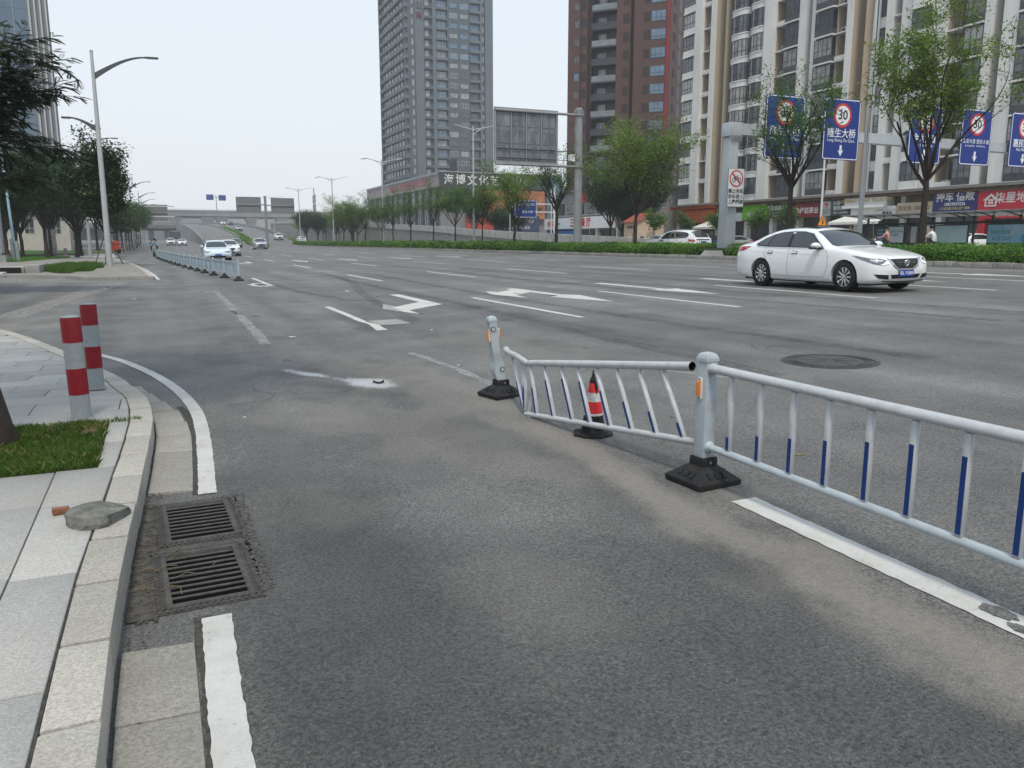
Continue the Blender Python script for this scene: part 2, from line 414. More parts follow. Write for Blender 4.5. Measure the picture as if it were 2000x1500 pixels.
def stain_masks(x, y):
    med = vnoise(x*3.2, y*2.0, 3, 6)-.5; big = vnoise(x*.55, y*.55, 7, 4)-.5
    def bl(cx, cy, rx, ry, a, soft):
        ca, sa = math.cos(a), math.sin(a); dx, dy = x-cx, y-cy
        d = np.sqrt(((dx*ca+dy*sa)/rx)**2 + ((-dx*sa+dy*ca)/ry)**2) + med*2.2
        return sstep(-d, -1.0, -(1.0-soft))
    # newer, darker asphalt in the cycle lane beside the broken railing
    dark = sstep(-(x+med*.9), -2.6, -2.15)*sstep(-(y+big*7), -7.0, -3.4)*sstep(x, 0, .3)*.62
    for (cx, cy, rx, ry, a, k) in ((1.15,8.7,.8,.55,.3,.42),(1.95,7.0,.6,.32,-.9,.45),(2.0,8.15,.5,.4,0,.42),(1.35,7.75,.55,.24,-1.0,.5),(.45,10.2,.6,1.0,.2,.38),(-.1,9.6,.5,1.5,.5,.32),
                                   (3.1,13.2,.6,1.6,.05,.5),(1.2,12.5,.6,2.2,0,.3),(5.6,11,.5,6,.03,.25),(.7,6.1,.35,.6,0,.3),(.5,2.6,.3,.8,0,.3)):
        dark = np.maximum(dark, bl(cx,cy,rx,ry,a,.6)*k)
    # drifts of pale builders' sand along the railing
    sand = sstep(-np.abs(x-2.43+med*.42), -.26, -.06)*sstep(-y, -9.0, -5.0)*np.clip(.62+big*1.7,.1,1)*.85
    for (cx, cy, rx, ry, a, k) in ((2.25,8.0,.75,2.6,.12,.42),(1.6,5.6,1.1,1.5,.1,.30),(2.55,3.25,.6,.6,0,.5),(.75,4.2,.45,.9,0,.2),(1.2,2.6,.5,.6,.3,.16),(2.3,2.2,.3,.7,0,.3),
                                   (4.0,9.5,1.2,3.0,.1,.25),(1.0,6.7,.7,1.0,.2,.3),(1.9,4.2,.5,.5,0,.3),(-2.4,15.0,1.0,2.5,-.5,.5)):
        sand = np.maximum(sand, bl(cx,cy,rx,ry,a,.8)*k)
    pw = np.maximum(bl(1.82,7.66,.50,.22,-1.15,.98)*.62, bl(1.45,8.30,.95,.09,-1.13,.98)*.75)
    return dark, sand, pw
def sheet(name, test, mat, fine=False):
    mb = MB()
    for i in range(len(XS)-1):
        for j in range(len(YS)-1):
            if test(i, j) and not (fine and in_fine(i, j)):
                q = [(XS[i],YS[j]),(XS[i+1],YS[j]),(XS[i+1],YS[j+1]),(XS[i],YS[j+1])]
                mb.add([(a,b,gz(a,b)) for a,b in q], [(0,1,2,3)])
    if fine:
        gx = sorted(set([GX0,0,GX1] + list(np.round(np.arange(FX0,-1.0,.12),3)) + list(np.round(np.arange(-1.0,4.0,.045),3)) + list(np.round(np.arange(4.0,FX1+.01,.12),3))))
        gx = [v for k, v in enumerate(gx) if v in (GX0,0,GX1,FX0,FX1) or min(abs(v-w) for w in (GX0,0,GX1,FX1)) > .012]
        gy = sorted(set([GY0,GY1] + list(np.round(np.arange(FY0,9.6,.05),3)) + list(np.round(np.arange(9.6,FY1,.13),3)) + [FY1]))
        gy = [v for k, v in enumerate(gy) if v in (GY0,GY1,FY0,FY1) or min(abs(v-w) for w in (GY0,GY1,FY1)) > .012]
        b0 = len(mb.v); nx = len(gx)
        for y in gy: mb.v.extend((x, y, gz(x, y)) for x in gx)
        for j in range(len(gy)-1):
            for i in range(nx-1):
                if GX0 <= gx[i] and gx[i+1] <= GX1 and GY0 <= gy[j] and gy[j+1] <= GY1: continue
                a = b0+j*nx+i; mb.f.append((a,a+1,a+1+nx,a+nx)); mb.m.append(0)
    o = mb.build(name, mat)
    if fine:
        V = np.array(mb.v); d, s_, p = stain_masks(V[:,0], V[:,1]); 
        inf = (V[:,0] > FX0+.3) & (V[:,0] < FX1-.3) & (V[:,1] < FY1-.3)
        C = np.c_[d*inf, s_*inf, p*inf, np.ones(len(V))]
        at = o.data.color_attributes.new('stain', 'FLOAT_COLOR', 'POINT'); at.data.foreach_set('color', C.astype('f4').ravel())
    return struct(o)
is_road = lambda i, j: XS[i] >= -60 and XS[i+1] <= 26.06 and YS[j+1] <= 1000 and not in_gully(i, j)
is_serv = lambda i, j: XS[i] >= 29.5 and XS[i+1] <= 37.5 and YS[j+1] <= 420
road = sheet('road', is_road, m_asph, True)
service_road = sheet('service_road', is_serv, m_asph2)
m_ground = M('paved_ground', (.20,.195,.185), .9, var=.2, scale=.8, bump=.2, dirt=.4, dscale=.3)
ground = sheet('ground', lambda i, j: not is_road(i, j) and not is_serv(i, j) and not in_gully(i, j), m_ground)

def lay(name, poly, mat, h=.004, parent=road, steps=1):
    vs = [Vector((x, y, 0)) for x, y in poly]
    tri = tessellate_polygon([vs])
    mb = MB(); mb.add([(x, y, gz(x, y) + h) for x, y in poly], [tuple(t) for t in tri])
    o = mb.build(name, mat, parent)
    bm = bmesh.new(); bm.from_mesh(o.data)
    for f in bm.faces:
        f.normal_update()
        if f.normal.z < 0: f.normal_flip()
    bm.to_mesh(o.data); bm.free()
    return o
rnd = random.Random(4)
def ribbon(name, pts, w, mat, h=.004, parent=road, jag=0.0, step=None):
    """strip following pts (x,y); w = full width; jag roughens the edges"""
    P = [Vector(p).to_2d() if len(p) == 2 else Vector(p[:2]) for p in pts]
    if step:
        Q = [P[0]]; W = [w[0]] if hasattr(w, '__len__') else None
        for j, (a, b_) in enumerate(zip(P[:-1], P[1:])):
            k = max(1, int((b_-a).length/step))
            Q += [a.lerp(b_, (i+1)/k) for i in range(k)]
            if W: W += [w[j]+(w[j+1]-w[j])*(i+1)/k for i in range(k)]
        P = Q; w = W or w
    mb = MB(); b0 = 0; vs = []; fs = []
    for i, p in enumerate(P):
        d = (P[min(i+1,len(P)-1)] - P[max(i-1,0)]).normalized(); nrm = Vector((-d.y, d.x))
        ww = w[i] if hasattr(w, '__len__') else w
        a = p + nrm*(ww/2 + rnd.uniform(-jag,jag)); b_ = p - nrm*(ww/2 + rnd.uniform(-jag,jag))
        vs += [(a.x,a.y,gz(a.x,a.y)+h), (b_.x,b_.y,gz(b_.x,b_.y)+h)]
        if i: k = 2*i; fs.append((k-2, k-1, k+1, k))
    mb.add(vs, fs)
    return mb.build(name, mat, parent)

# lane dashes
for X, slope in ((3.16,0),(6.55,.006),(9.88,.004),(13.36,.006),(16.95,.004),(20.3,.002)):
    k = 0
    while True:
        y0 = 11.95 + 13.75*k*(1+.01*k); y1 = y0 + 5.3 + .2*min(k,3)
        k += 1
        if y0 > 150: break
        if X < 4 and y0 > 20 and k > 2: 
            if y0 > 33: break
        x = X + slope*(y0-12)*1.6 if y0 < 80 else X + slope*68*1.6
        ww = .135
        if X < 4 and k == 1:
            ribbon('lane_dash', [(3.16,16.82),(3.15,15.0),(3.12,13.5),(3.17,13.0),(3.08,11.97)], [.12,.12,.125,.13,.17], m_paint, step=.12, jag=.004)
            continue
        ribbon('lane_dash', [(x, y0), (x+.02, y1)], ww, m_paint, step=.5, jag=.004)
ribbon('edge_line', [(24.75,-6),(24.75,20),(24.8,60),(25.0,150)], .14, m_paint, step=4, jag=.004)
ribbon('edge_line', [(2.745,3.22),(2.73,2.4),(2.715,1.6),(2.70,-2)], .155, m_paint, step=.05, jag=.005)
# the bare spots where that line has peeled off
m_peel = asphalt('asphalt_bare', False)
for (cx, cy, rx, ry) in ((2.735,1.795,.045,.075),(2.69,1.665,.03,.06)):
    pts = [(cx+rx*math.cos(a)*rnd.uniform(.75,1.15), cy+ry*math.sin(a)*rnd.uniform(.75,1.15)) for a in np.linspace(0,2*PI,18)[:-1]]
    lay('peeled_patch', pts, m_peel, .0075)
A1 = [(5.19,19.47),(5.44,19.37),(5.40,15.95),(4.40,14.99),(4.35,14.15),(4.02,15.56),(4.36,16.81),(4.38,15.90),(5.16,16.81)]
A2 = [(7.61,19.04),(7.75,18.56),(8.29,19.03),(8.41,19.56),(8.66,19.61),(8.66,16.89),(8.92,16.43),(8.62,14.35),(8.12,16.37),(8.42,16.57),(8.38,17.99),(7.72,17.36),(7.59,16.41),(7.29,17.88)]
A3 = [(11.33,20.08),(11.63,20.11),(11.62,16.87),(11.93,16.85),(11.57,14.63),(11.13,16.81),(11.4,16.89)]
for A, dx, dy in ((A1,0,0),(A2,0,0),(A3,0,0),(A3,3.6,-.1),(A3,7.1,-.2),(A3,10.6,-.3),(A1,0,36),(A3,-3.1,36),(A3,0,36),(A3,3.6,36),(A3,7.1,36)):
    lay('lane_arrow', [(x+dx, y+dy) for x, y in A], m_paint)
ribbon('stop_mark', [(6.9,36.4),(7.8,36.4)], .22, m_paint_old, step=.3)
ribbon('old_lane_line', [(1.44,24.4),(1.40,20.2),(1.365,17.2)], .15, m_paint_old, step=.3, jag=.01)
ribbon('old_lane_line', [(1.345,16.0),(1.31,13),(1.27,11.2)], .15, m_paint_old, step=.3, jag=.01)
ribbon('asphalt_crack', [(1.27,16.9),(1.33,16.6),(1.31,16.2),(1.45,16.05)], .05, m_joint, step=.1, jag=.015, h=.006)
for pts in ([(3.3,27.0),(3.36,22.6),(3.7,20.1),(3.95,18.3),(4.5,17.6)], [(6.2,34.0),(5.95,28.2),(5.4,24),(4.8,20.8),(4.3,17.0),(3.9,13)],
            [(5.8,29),(5.75,24),(5.73,20.4),(5.76,15.8),(5.65,12.1),(5.5,9.1),(5.5,6)], [(7.6,30),(7.3,22),(7.2,16),(7.3,10),(7.6,6)],
            [(10.9,34),(10.6,24),(10.9,15),(11.5,8)], [(12.3,34),(12.1,24),(12.4,15),(13,8)], [(15.6,40),(15.7,26),(16.2,12)], [(4.8,29.0),(4.5,29.3),(3.9,28.9),(2.8,28.7)]):
    ribbon('tyre_mark', pts, .26, m_rubber_mark, step=.4, jag=.02, h=.006)
ribbon('edge_line', [(2.75,9.4),(2.85,7.9),(2.83,6.9),(2.8,6.2)], .1, m_paint_old, step=.2, jag=.02, h=.005)
ribbon('old_scratch', [(4.6,7.0),(5.1,5.8)], .05, m_paint_old, step=.1, jag=.01, h=.007)

# ================================================================ near pavement: kerb stones, gutter stones, slabs
def lerp_poly(pts, t):            # resample by arc length
    P = [Vector(p) for p in pts]; L = [0]
    for a, b_ in zip(P[:-1], P[1:]): L.append(L[-1] + (b_-a).length)
    for i in range(len(P)-1):
        if t <= L[i+1] or i == len(P)-2:
            k = (t-L[i])/max(1e-9, L[i+1]-L[i]); return P[i].lerp(P[i+1], k)
def smooth_curve(pts, n=10):      # Catmull-Rom through the points
    P = [Vector(p) for p in pts]; out = []
    for i in range(len(P)-1):
        p0, p1, p2, p3 = P[max(i-1,0)], P[i], P[i+1], P[min(i+2,len(P)-1)]
        for k in range(n):
            u = k/n
            out.append(.5*((2*p1) + (p2-p0)*u + (2*p0-5*p1+4*p2-p3)*u*u + (3*p1-p0-3*p2+p3)*u**3))
    out.append(P[-1]); return out
KERB = smooth_curve([(-.225,.2),(-.222,2.0),(-.215,3.2),(-.17,4.33),(-.122,5.6),(-.112,6.3),(-.16,7.1),(-.30,7.95),(-.44,8.8),(-.80,10.3),(-1.48,12.5),(-2.25,14.6),(-3.2,16.3),(-5.0,18.2),(-8,20)], 8)
def kerb_h(y): return .15 if y < 7.2 else .15 - .115*min(1, (y-7.2)/2.6)
def arc_len(P): 
    L = [0]
    for a, b_ in zip(P[:-1], P[1:]): L.append(L[-1] + (b_-a).length)
    return L
def frame_at(P, L, t):
    i = 0
    while i < len(P)-2 and L[i+1] < t: i += 1
    k = (t-L[i])/(L[i+1]-L[i]); p = P[i].lerp(P[i+1], k); d = (P[i+1]-P[i]).normalized()
    return p, Vector((-d.y, d.x))          # left normal points to the pavement
KL = arc_len(KERB)
sidewalk_poly = [(p.x - .02, p.y) for p in [frame_at(KERB, KL, t)[0] + frame_at(KERB, KL, t)[1]*.16 for t in np.linspace(0, KL[-1], 60)]]
# bed under the slabs
mb = MB()
tb = np.linspace(0, KL[-1], 80)
for a, b_ in zip(tb[:-1], tb[1:]):
    p, nn = frame_at(KERB, KL, a); q, n2 = frame_at(KERB, KL, b_)
    p, q = p+nn*.15, q+n2*.15
    za, zb = kerb_h(p.y)-.012, kerb_h(q.y)-.012
    mb.add([(p.x,p.y,za),(q.x,q.y,zb),(-9,q.y+.0,zb),(-9,p.y,za)], [(0,1,2,3)])
sidewalk = struct(mb.build('sidewalk', m_joint))
kerb = struct(MB().box(-.30,-.24,.2,.3,-.05,.0).build('kerb', m_joint))
kerb.hide_render = False
def stone(name, mat, parent, top, z0, bev=.012, jit=.003):
    """top: 4 (x,y,z) ccw; a bevelled block standing from z0"""
    tp = [(x+rnd.uniform(-jit,jit), y+rnd.uniform(-jit,jit), z+rnd.uniform(-jit,jit)*.7) for x,y,z in top]
    return MB().hexa([(x,y,z0) for x,y,z in tp] + tp).build(name, mat, parent, bevel=bev)
t = .05
while t < 21:
    ln = .49 if t < 6.6 else .42 if t < 9 else .6
    p, n1 = frame_at(KERB, KL, t+.006); q, n2 = frame_at(KERB, KL, min(t+ln-.006, KL[-1]-.01))
    w = .150
    zp, zq = kerb_h(p.y), kerb_h(q.y)
    a, b_, c, d = p, q, q+n2*w, p+n1*w
    if (p.y+q.y)/2 > .4:
        stone('kerb_stone', m_gran_kerb, kerb, [(a.x,a.y,zp),(b_.x,b_.y,zq),(c.x,c.y,zq),(d.x,d.y,zp)], -.05, .014)
    t += ln
# gutter stones between kerb foot and road
gutter = struct(MB().box(-.2,-.18,.3,.4,-.05,-.02).build('gutter', m_joint))
GUT = [p for p in KERB]
t = .3
while t < 8.2:
    ln = .47
    p, n1 = frame_at(KERB, KL, t+.004); q, n2 = frame_at(KERB, KL, t+ln-.004)
    y0, y1 = p.y, q.y
    if not (y1 > GY0-.0 and y0 < GY1+.02):
        w = .245 if y0 < 6.4 else .245 - .06*(y0-6.4)
        a, b_ = p-n1*.012, q-n2*.012; c, d = q-n2*w, p-n1*w
        if w > .06: stone('gutter_stone', m_gran_gut, gutter, [(d.x,d.y,.012),(c.x,c.y,.012),(b_.x,b_.y,.018),(a.x,a.y,.018)], -.05, .006, .002)
    t += ln
for (y0, y1) in ((GY1+.005, 4.72),(2.86,GY0-.005)):   # short closers beside the grates
    pass
# dirt-filled joint between gutter and white line
ribbon('gutter_joint', [(p.x+.28, p.y) for p in KERB if p.y < GY0], .06, m_joint, step=.05, jag=.006, h=.003)
ribbon('gutter_joint', [(p.x+.275, p.y) for p in KERB if GY1 < p.y < 7.4], .06, m_joint, step=.05, jag=.006, h=.003)
WL = smooth_curve([(.086,.4),(.092,2.1),(.11,3.03)], 6)
ribbon('edge_line', [(p.x,p.y) for p in WL], .105, m_paint, step=.03, jag=.0035, h=.006)
WL = smooth_curve([(.165,4.63),(.197,5.5),(.215,6.3),(.20,7.1),(.10,8.05),(-.06,8.95),(-.27,9.8),(-.52,10.6),(-.86,11.4),(-1.2,12.2)], 8)
ribbon('edge_line', [(p.x,p.y) for p in WL], .098, m_paint, step=.04, jag=.003, h=.006)

# paving slabs
def clip_left(poly, off=.156):
    """keep what lies on the pavement side of the kerb (sampled curve)"""
    out = []
    for x, y in poly:
        k = min(range(0, len(KERB)-1), key=lambda i: (KERB[i]-Vector((x,y))).length_squared)
        d = (KERB[k+1]-KERB[k]).normalized(); nn = Vector((-d.y,d.x)); s = (Vector((x,y))-KERB[k]).dot(nn)
        if s < off: 
            v = Vector((x,y)) + nn*(off-s); out.append((v.x,v.y))
        else: out.append((x,y))
    return out
def kerb_side(x, y):
    k = min(range(0, len(KERB)-1), key=lambda i: (KERB[i]-Vector((x,y))).length_squared)
    d = (KERB[k+1]-KERB[k]).normalized(); nn = Vector((-d.y,d.x)); return (Vector((x,y))-KERB[k]).dot(nn)
LAWN = (-1.75, -.40, 4.93, 6.18)
def slab(x0, x1, y0, y1):
    if kerb_side(x0, (y0+y1)/2) < .2 and kerb_side(x0, y0) < .2: return
    n = 4 if y1 > 7 else 1
    right = [(x1, y0 + (y1-y0)*i/n) for i in range(n+1)]
    poly = [(x0,y0)] + right + [(x0,y1)]
    poly = clip_left(poly)
    c = .0035
    cx = sum(p[0] for p in poly)/len(poly); cy = sum(p[1] for p in poly)/len(poly)
    xs = [p[0] for p in poly]
    if max(xs)-min(xs) < .06: return
    poly = [(p[0] + (c if p[0] < cx else -c), p[1] + (c if p[1] < cy else -c)) for p in poly]
    dz = rnd.uniform(-.002,.002)
    mb = MB(); nn = len(poly)
    top = [(x,y,kerb_h(y)-.004+dz) for x,y in poly]; bot = [(x,y,kerb_h(y)-.05) for x,y in poly]
    mb.add(bot+top, [tuple(range(nn-1,-1,-1)), tuple(range(nn,2*nn))] + [(i,(i+1)%nn,nn+(i+1)%nn,nn+i) for i in range(nn)])
    mb.build('paving_slab', m_gran_slab, sidewalk, bevel=.003, seg=1)
for (xa, xb) in ((-.6,-.3),(-1.2,-.6),(-1.8,-1.2)):
    ys = [.5,1.4,2.43,3.33,4.25,4.92] if xa > -1 else [.6,1.5,2.4,3.37,4.29,4.92]
    for y0, y1 in zip(ys[:-1], ys[1:]): slab(xa, xb, y0, y1)
slab(-.395,-.25,4.92,5.55); slab(-.395,-.25,5.55,6.19)
y = 6.20; row = 0
while y < 17.5:
    x = -.05; wd = .3 if row % 2 else .6
    while x > -5.5:
        slab(x-wd, x, y, y+.45)
        x -= wd; wd = .6
    y += .45; row += 1

# lawn patch round the street tree
def blades(name, polys, n, hmin, hmax, mat, zf, parent=None, lean=.5, w=.004, seed=1, test=None):
    r = np.random.RandomState(seed)
    (x0,x1,y0,y1) = polys
    px = r.uniform(x0,x1,n); py = r.uniform(y0,y1,n)
    if test is not None:
        k = np.asarray(test(px,py)); px, py = px[k], py[k]
    n = len(px); h = r.uniform(hmin,hmax,n); a = r.uniform(0,2*PI,n); le = r.uniform(0,lean,n)
    z = np.array([zf(a_,b_) for a_,b_ in zip(px,py)])
    dx, dy = np.cos(a), np.sin(a); b2 = r.uniform(0,2*PI,n)
    v = np.empty((n,4,3))
    v[:,0] = np.c_[px-dy*w, py+dx*w, z]; v[:,1] = np.c_[px+dy*w, py-dx*w, z]
    v[:,2] = np.c_[px+np.cos(b2)*le*h*.4+dy*w*.7, py+np.sin(b2)*le*h*.4-dx*w*.7, z+h*.6]
    v[:,3] = np.c_[px+np.cos(b2)*le*h, py+np.sin(b2)*le*h, z+h]
    i = np.arange(n)*4
    f = np.concatenate([np.c_[i,i+1,i+2], np.c_[i,i+2,i+3]])
    me = bpy.data.meshes.new(name); me.from_pydata(v.reshape(-1,3).tolist(), [], f.tolist()); me.materials.append(mat)
    o = bpy.data.objects.new(name, me); COL.objects.link(o)
    if parent: o.parent = parent
    return o
m_grass = leafmat('grass', (.030,.080,.010), (.095,.165,.030), 3.5, .35)
x0,x1,y0,y1 = LAWN
soil = struct(MB().add([(x0,y0,.142),(x1-.0,y0+.0,.142),(x1-.03,y1,.142),(x0,y1,.142)], [(0,1,2,3)]).build('planting_bed', m_earth))
g = blades('grass', (x0,x1+.02,y0-.01,y1+.02), 42000, .02, .055, m_grass, lambda a,b_: .14, seed=2, lean=.9, w=.0025, test=lambda a,b_: (vnoise(a*6.,b_*6.,4,3) > .30) & (b_ < y1-.03+.05*np.sin(a*19)) & (a < x1-.012+.02*np.sin(b_*23)))
struct(g, 'stuff'); g['label'] = 'short bright green lawn in the pavement bed'
dry = blades('dry_grass', (x0,x1,y0,y1), 2600, .02, .06, M('straw',(.22,.18,.08),.9), lambda a,b_: .14, seed=9, lean=1.2, w=.0022); struct(dry,'stuff')
weed = blades('weeds', (-1.3,-.18,6.16,6.26), 900, .01, .04, m_grass, lambda a,b_: kerb_h(b_)-.01, seed=3, lean=1.0, w=.003); struct(weed, 'stuff')

# ================================================================ gully grates
m_iron = M('cast_iron', (.075,.072,.068), .65, metal=.35, var=.35, scale=25, bump=.5, bscale=160, dirt=.55, dirtcol=(.14,.12,.095), dscale=9)
m_pit = M('gully_pit', (.006,.006,.006), .95)
m_silt = M('silt', (.075,.069,.058), .95, var=.5, scale=18, bump=.8, bscale=90)
pit = MB()
pit.add([(GX0,GY0,0),(GX1,GY0,.006),(GX1,GY1,.006),(GX0,GY1,0),(GX0,GY0,-.6),(GX1,GY0,-.6),(GX1,GY1,-.6),(GX0,GY1,-.6)], [(0,4,5,1),(1,5,6,2),(2,6,7,3),(3,7,4,0),(4,7,6,5)])
struct(pit.build('gully_pit', m_pit))
def grate(label, x0, x1, y0, y1, rot, seed):
    r = random.Random(seed); w, h = x1-x0, y1-y0
    t_ = thing('gully_grate', label, 'drain grate', ((x0+x1)/2,(y0+y1)/2,.006), rot, 'gully grates by the kerb')
    # outer studded frame
    fr = MB(); ow = .036
    fr.box(-w/2,w/2,-h/2,-h/2+ow,-.06,.0).box(-w/2,w/2,h/2-ow,h/2,-.06,.0).box(-w/2,-w/2+ow,-h/2+ow,h/2-ow,-.06,-.001).box(w/2-ow,w/2,-h/2+ow,h/2-ow,-.06,-.001)
    f = fr.build('outer_frame', m_iron, t_)
    st = MB(); n = int(w/.026)
    for k in range(n):
        for row in range(2):
            x = -w/2+.008+k*.026; o = .012 if row else 0
            for yy in (-h/2+.006+row*.023, h/2-.026-row*.023): st.box(x+o*.4,x+o*.4+.016,yy,yy+.017,-.002,.006)
    n = int((h-2*ow)/.022)
    for k in range(n):
        for row in range(2):
            y = -h/2+ow+.004+k*.022
            for xx in (-w/2+.005+row*.022, w/2-.024-row*.022): st.box(xx,xx+.016,y,y+.013,-.002,.006)
    s = st.build('anti_slip_studs', m_iron, t_); s['kind'] = 'stuff'
    # lid: rim + bars
    iw, ih = w/2-ow-.004, h/2-ow-.004
    rim = MB(); rw, rh = .024, .024
    rim.box(-iw,iw,-ih,-ih+rh,-.04,.009).box(-iw,iw,ih-rh,ih,-.04,.009).box(-iw,-iw+rw,-ih+rh,ih-rh,-.04,.0085).box(iw-rw,iw,-ih+rh,ih-rh,-.04,.0085)
    rim.build('lid_rim', m_iron, t_, bevel=.002, seg=1)
    n = 10; step = (2*ih-2*rh)/n
    for k in range(n):
        y = -ih+rh+step*(k+.5)
        if k: 
            yb = -ih+rh+step*k
            MB().box(-iw+rw,iw-rw,yb-.0085,yb+.0085,.0035,.0075).box(-iw+rw,iw-rw,yb-.0075,yb+.0075,-.03,.0034,1).build('bar', [m_iron, m_pit], t_)  # bar sides coloured pit black, putting the slots' deep shade into the material
    return t_
grate('dark iron kerbside grate nearer the two red bollards', GX0, GX1, (GY0+GY1)/2+.03, GY1, R(2), 1)
grate('dark iron kerbside grate littered with twigs beside the lower gutter stone', GX0-.01, GX1-.01, GY0, (GY0+GY1)/2-.03, R(2.5), 2)
MB().box(GX0-.005,GX1+.02,(GY0+GY1)/2-.03,(GY0+GY1)/2+.03,-.08,.004).build('grate_joint', m_iron, road)
# silt caught between kerb and grates, crumbled asphalt on the other side
def rubble(name, x0, x1, y0, y1, n, r0, r1, mat, z=.0, seed=1, parent=None, flat=.6):
    r = random.Random(seed); mb = MB()
    for _ in range(n):
        x, y, s = r.uniform(x0,x1), r.uniform(y0,y1), r.uniform(r0,r1)
        pts = []
        for (a,b_,c) in ((-1,-1,0),(1,-1,0),(1,1,0),(-1,1,0),(-.6,-.7,1),(.7,-.6,1),(.6,.7,1),(-.7,.6,1)):
            pts.append((x+s*(a+r.uniform(-.35,.35)), y+s*(b_+r.uniform(-.35,.35)), z+gz(x,y)+s*flat*(c*1.4+r.uniform(-.1,.2))-s*.1))
        mb.hexa(pts)
    o = mb.build(name, mat, parent); o['kind'] = 'stuff'; return o
lay('silt_bed', [(-.205,3.1),(-.10,3.1),(-.10,4.56),(-.165,4.56)], m_silt, .006)
rubble('silt', -.195, -.09, 3.08, 4.5, 800, .002, .008, m_silt, .004, 3)
rubble('asphalt_crumbs', .285, .345, 3.15, 4.55, 300, .002, .008, M('crumb_asphalt', (.085,.083,.08), .9, var=.4, scale=40), .002, 4)
rubble('gutter_grit', -.19, -.12, 1.2, 3.05, 260, .0015, .005, m_silt, .012, 5)
rubble('gutter_grit', -.13, -.07, 4.6, 7.2, 320, .002, .006, m_silt, .012, 6)
# dry twigs and leaves on the nearer grate
m_twig = M('dry_twig', (.16,.12,.07), .9)
tw = MB(); r_ = random.Random(8)
for k in range(9):
    x, y, a, ln = r_.uniform(-.1,.15), r_.uniform(3.2,3.75), r_.uniform(0,6.28), r_.uniform(.04,.13)
    tw.tube([(x,y,.018),(x+ln*.5*math.cos(a),y+ln*.5*math.sin(a),.026),(x+ln*math.cos(a+.4),y+ln*math.sin(a+.4),.017)], .0018, 5)
o = tw.build('twig_litter', m_twig); struct(o, 'stuff')

# ================================================================ rubble on the pavement
m_rock = M('broken_concrete', (.145,.145,.13), .95, var=.4, scale=14, bump=1.0, bscale=45, dirt=.4, dirtcol=(.08,.085,.07), dscale=6)
def chunk(name, label, cat, outline, z0, h, mat, loc, rz, seed=1):
    r = random.Random(seed); n = len(outline); mb = MB(); rings = []
    prof = [(1.0,0,0),(1.03,.35,0),(.98,.75,.0),(.80,1.0,.02),(.4,1.08,0)]
    for k, (sc, hh, _) in enumerate(prof):
        rings.append([(x*sc+r.uniform(-.006,.006), y*sc+r.uniform(-.006,.006), h*hh*(1-.35*max(0,x)/.15)+r.uniform(-.006,.006)*(k>1)) for x, y in outline])
    for ring in rings: mb.v.extend(ring)
    for k in range(len(rings)-1):
        for i in range(n): mb.f.append((k*n+i,k*n+(i+1)%n,(k+1)*n+(i+1)%n,(k+1)*n+i)); mb.m.append(0)
    mb.f.append(tuple(range(n-1,-1,-1))); mb.m.append(0); mb.f.append(tuple((len(rings)-1)*n+i for i in range(n))); mb.m.append(0)
    o = mb.build(name, mat, loc=loc, rot=(0,0,rz))
    smooth_obj(o, 14)
    return tag(o, label, cat)
out = [(-.125,.02),(-.11,-.05),(-.06,-.10),(.0,-.125),(.04,-.11),(.10,-.03),(.145,.03),(.10,.075),(.03,.095),(-.04,.10),(-.10,.075)]
chunk('concrete_lump', 'grey broken lump of concrete lying on the kerb edge', 'rubble', out, 0, .074, m_rock, (-.335,3.93,.147), R(8), 5)
m_brick = M('red_brick', (.22,.085,.05), .9, var=.35, scale=30, bump=.8, bscale=90, dirt=.4, dirtcol=(.2,.17,.14), dscale=20)
o = MB().box(-.036,.036,-.022,.022,0,.03).build('brick_fragment', m_brick, bevel=.006, loc=(-.497,4.12,.146), rot=(0,R(3),R(14)))
tag(o, 'small red brick fragment beside the broken concrete lump', 'brick')

# hairline cracks wandering over the old asphalt, oil drips under the lanes
rc_ = random.Random(31)
for k in range(26):
    x, y = rc_.uniform(.5,7.5), rc_.uniform(7.0,16)
    a = rc_.choice([rc_.uniform(-.5,.5), rc_.uniform(1.1,2.0)]); pts = [(x,y)]
    for i in range(rc_.randint(6,16)):
        a += rc_.uniform(-.9,.9)*(1 if i % 2 else .5); st_ = rc_.uniform(.03,.10); pts.append((pts[-1][0]+math.cos(a)*st_, pts[-1][1]+math.sin(a)*st_))
    ribbon('asphalt_crack', pts, [rc_.uniform(.003,.009) for _ in pts], m_joint, h=.0045)
m_oil = paint('oil_drip', (.03,.03,.032), 0, .6)
for k in range(46):
    ln = rc_.choice([4.8,8.2,11.6,15.2,18.6,1.7]); x = ln + rc_.gauss(0,.3); y = rc_.uniform(4,34); r0 = rc_.uniform(.03,.12)
    lay('oil_drip', [(x+r0*math.cos(a)*rc_.uniform(.7,1.2), y+1.6*r0*math.sin(a)*rc_.uniform(.7,1.2)) for a in np.linspace(0,2*PI,13)[:-1]], m_oil, .0048)
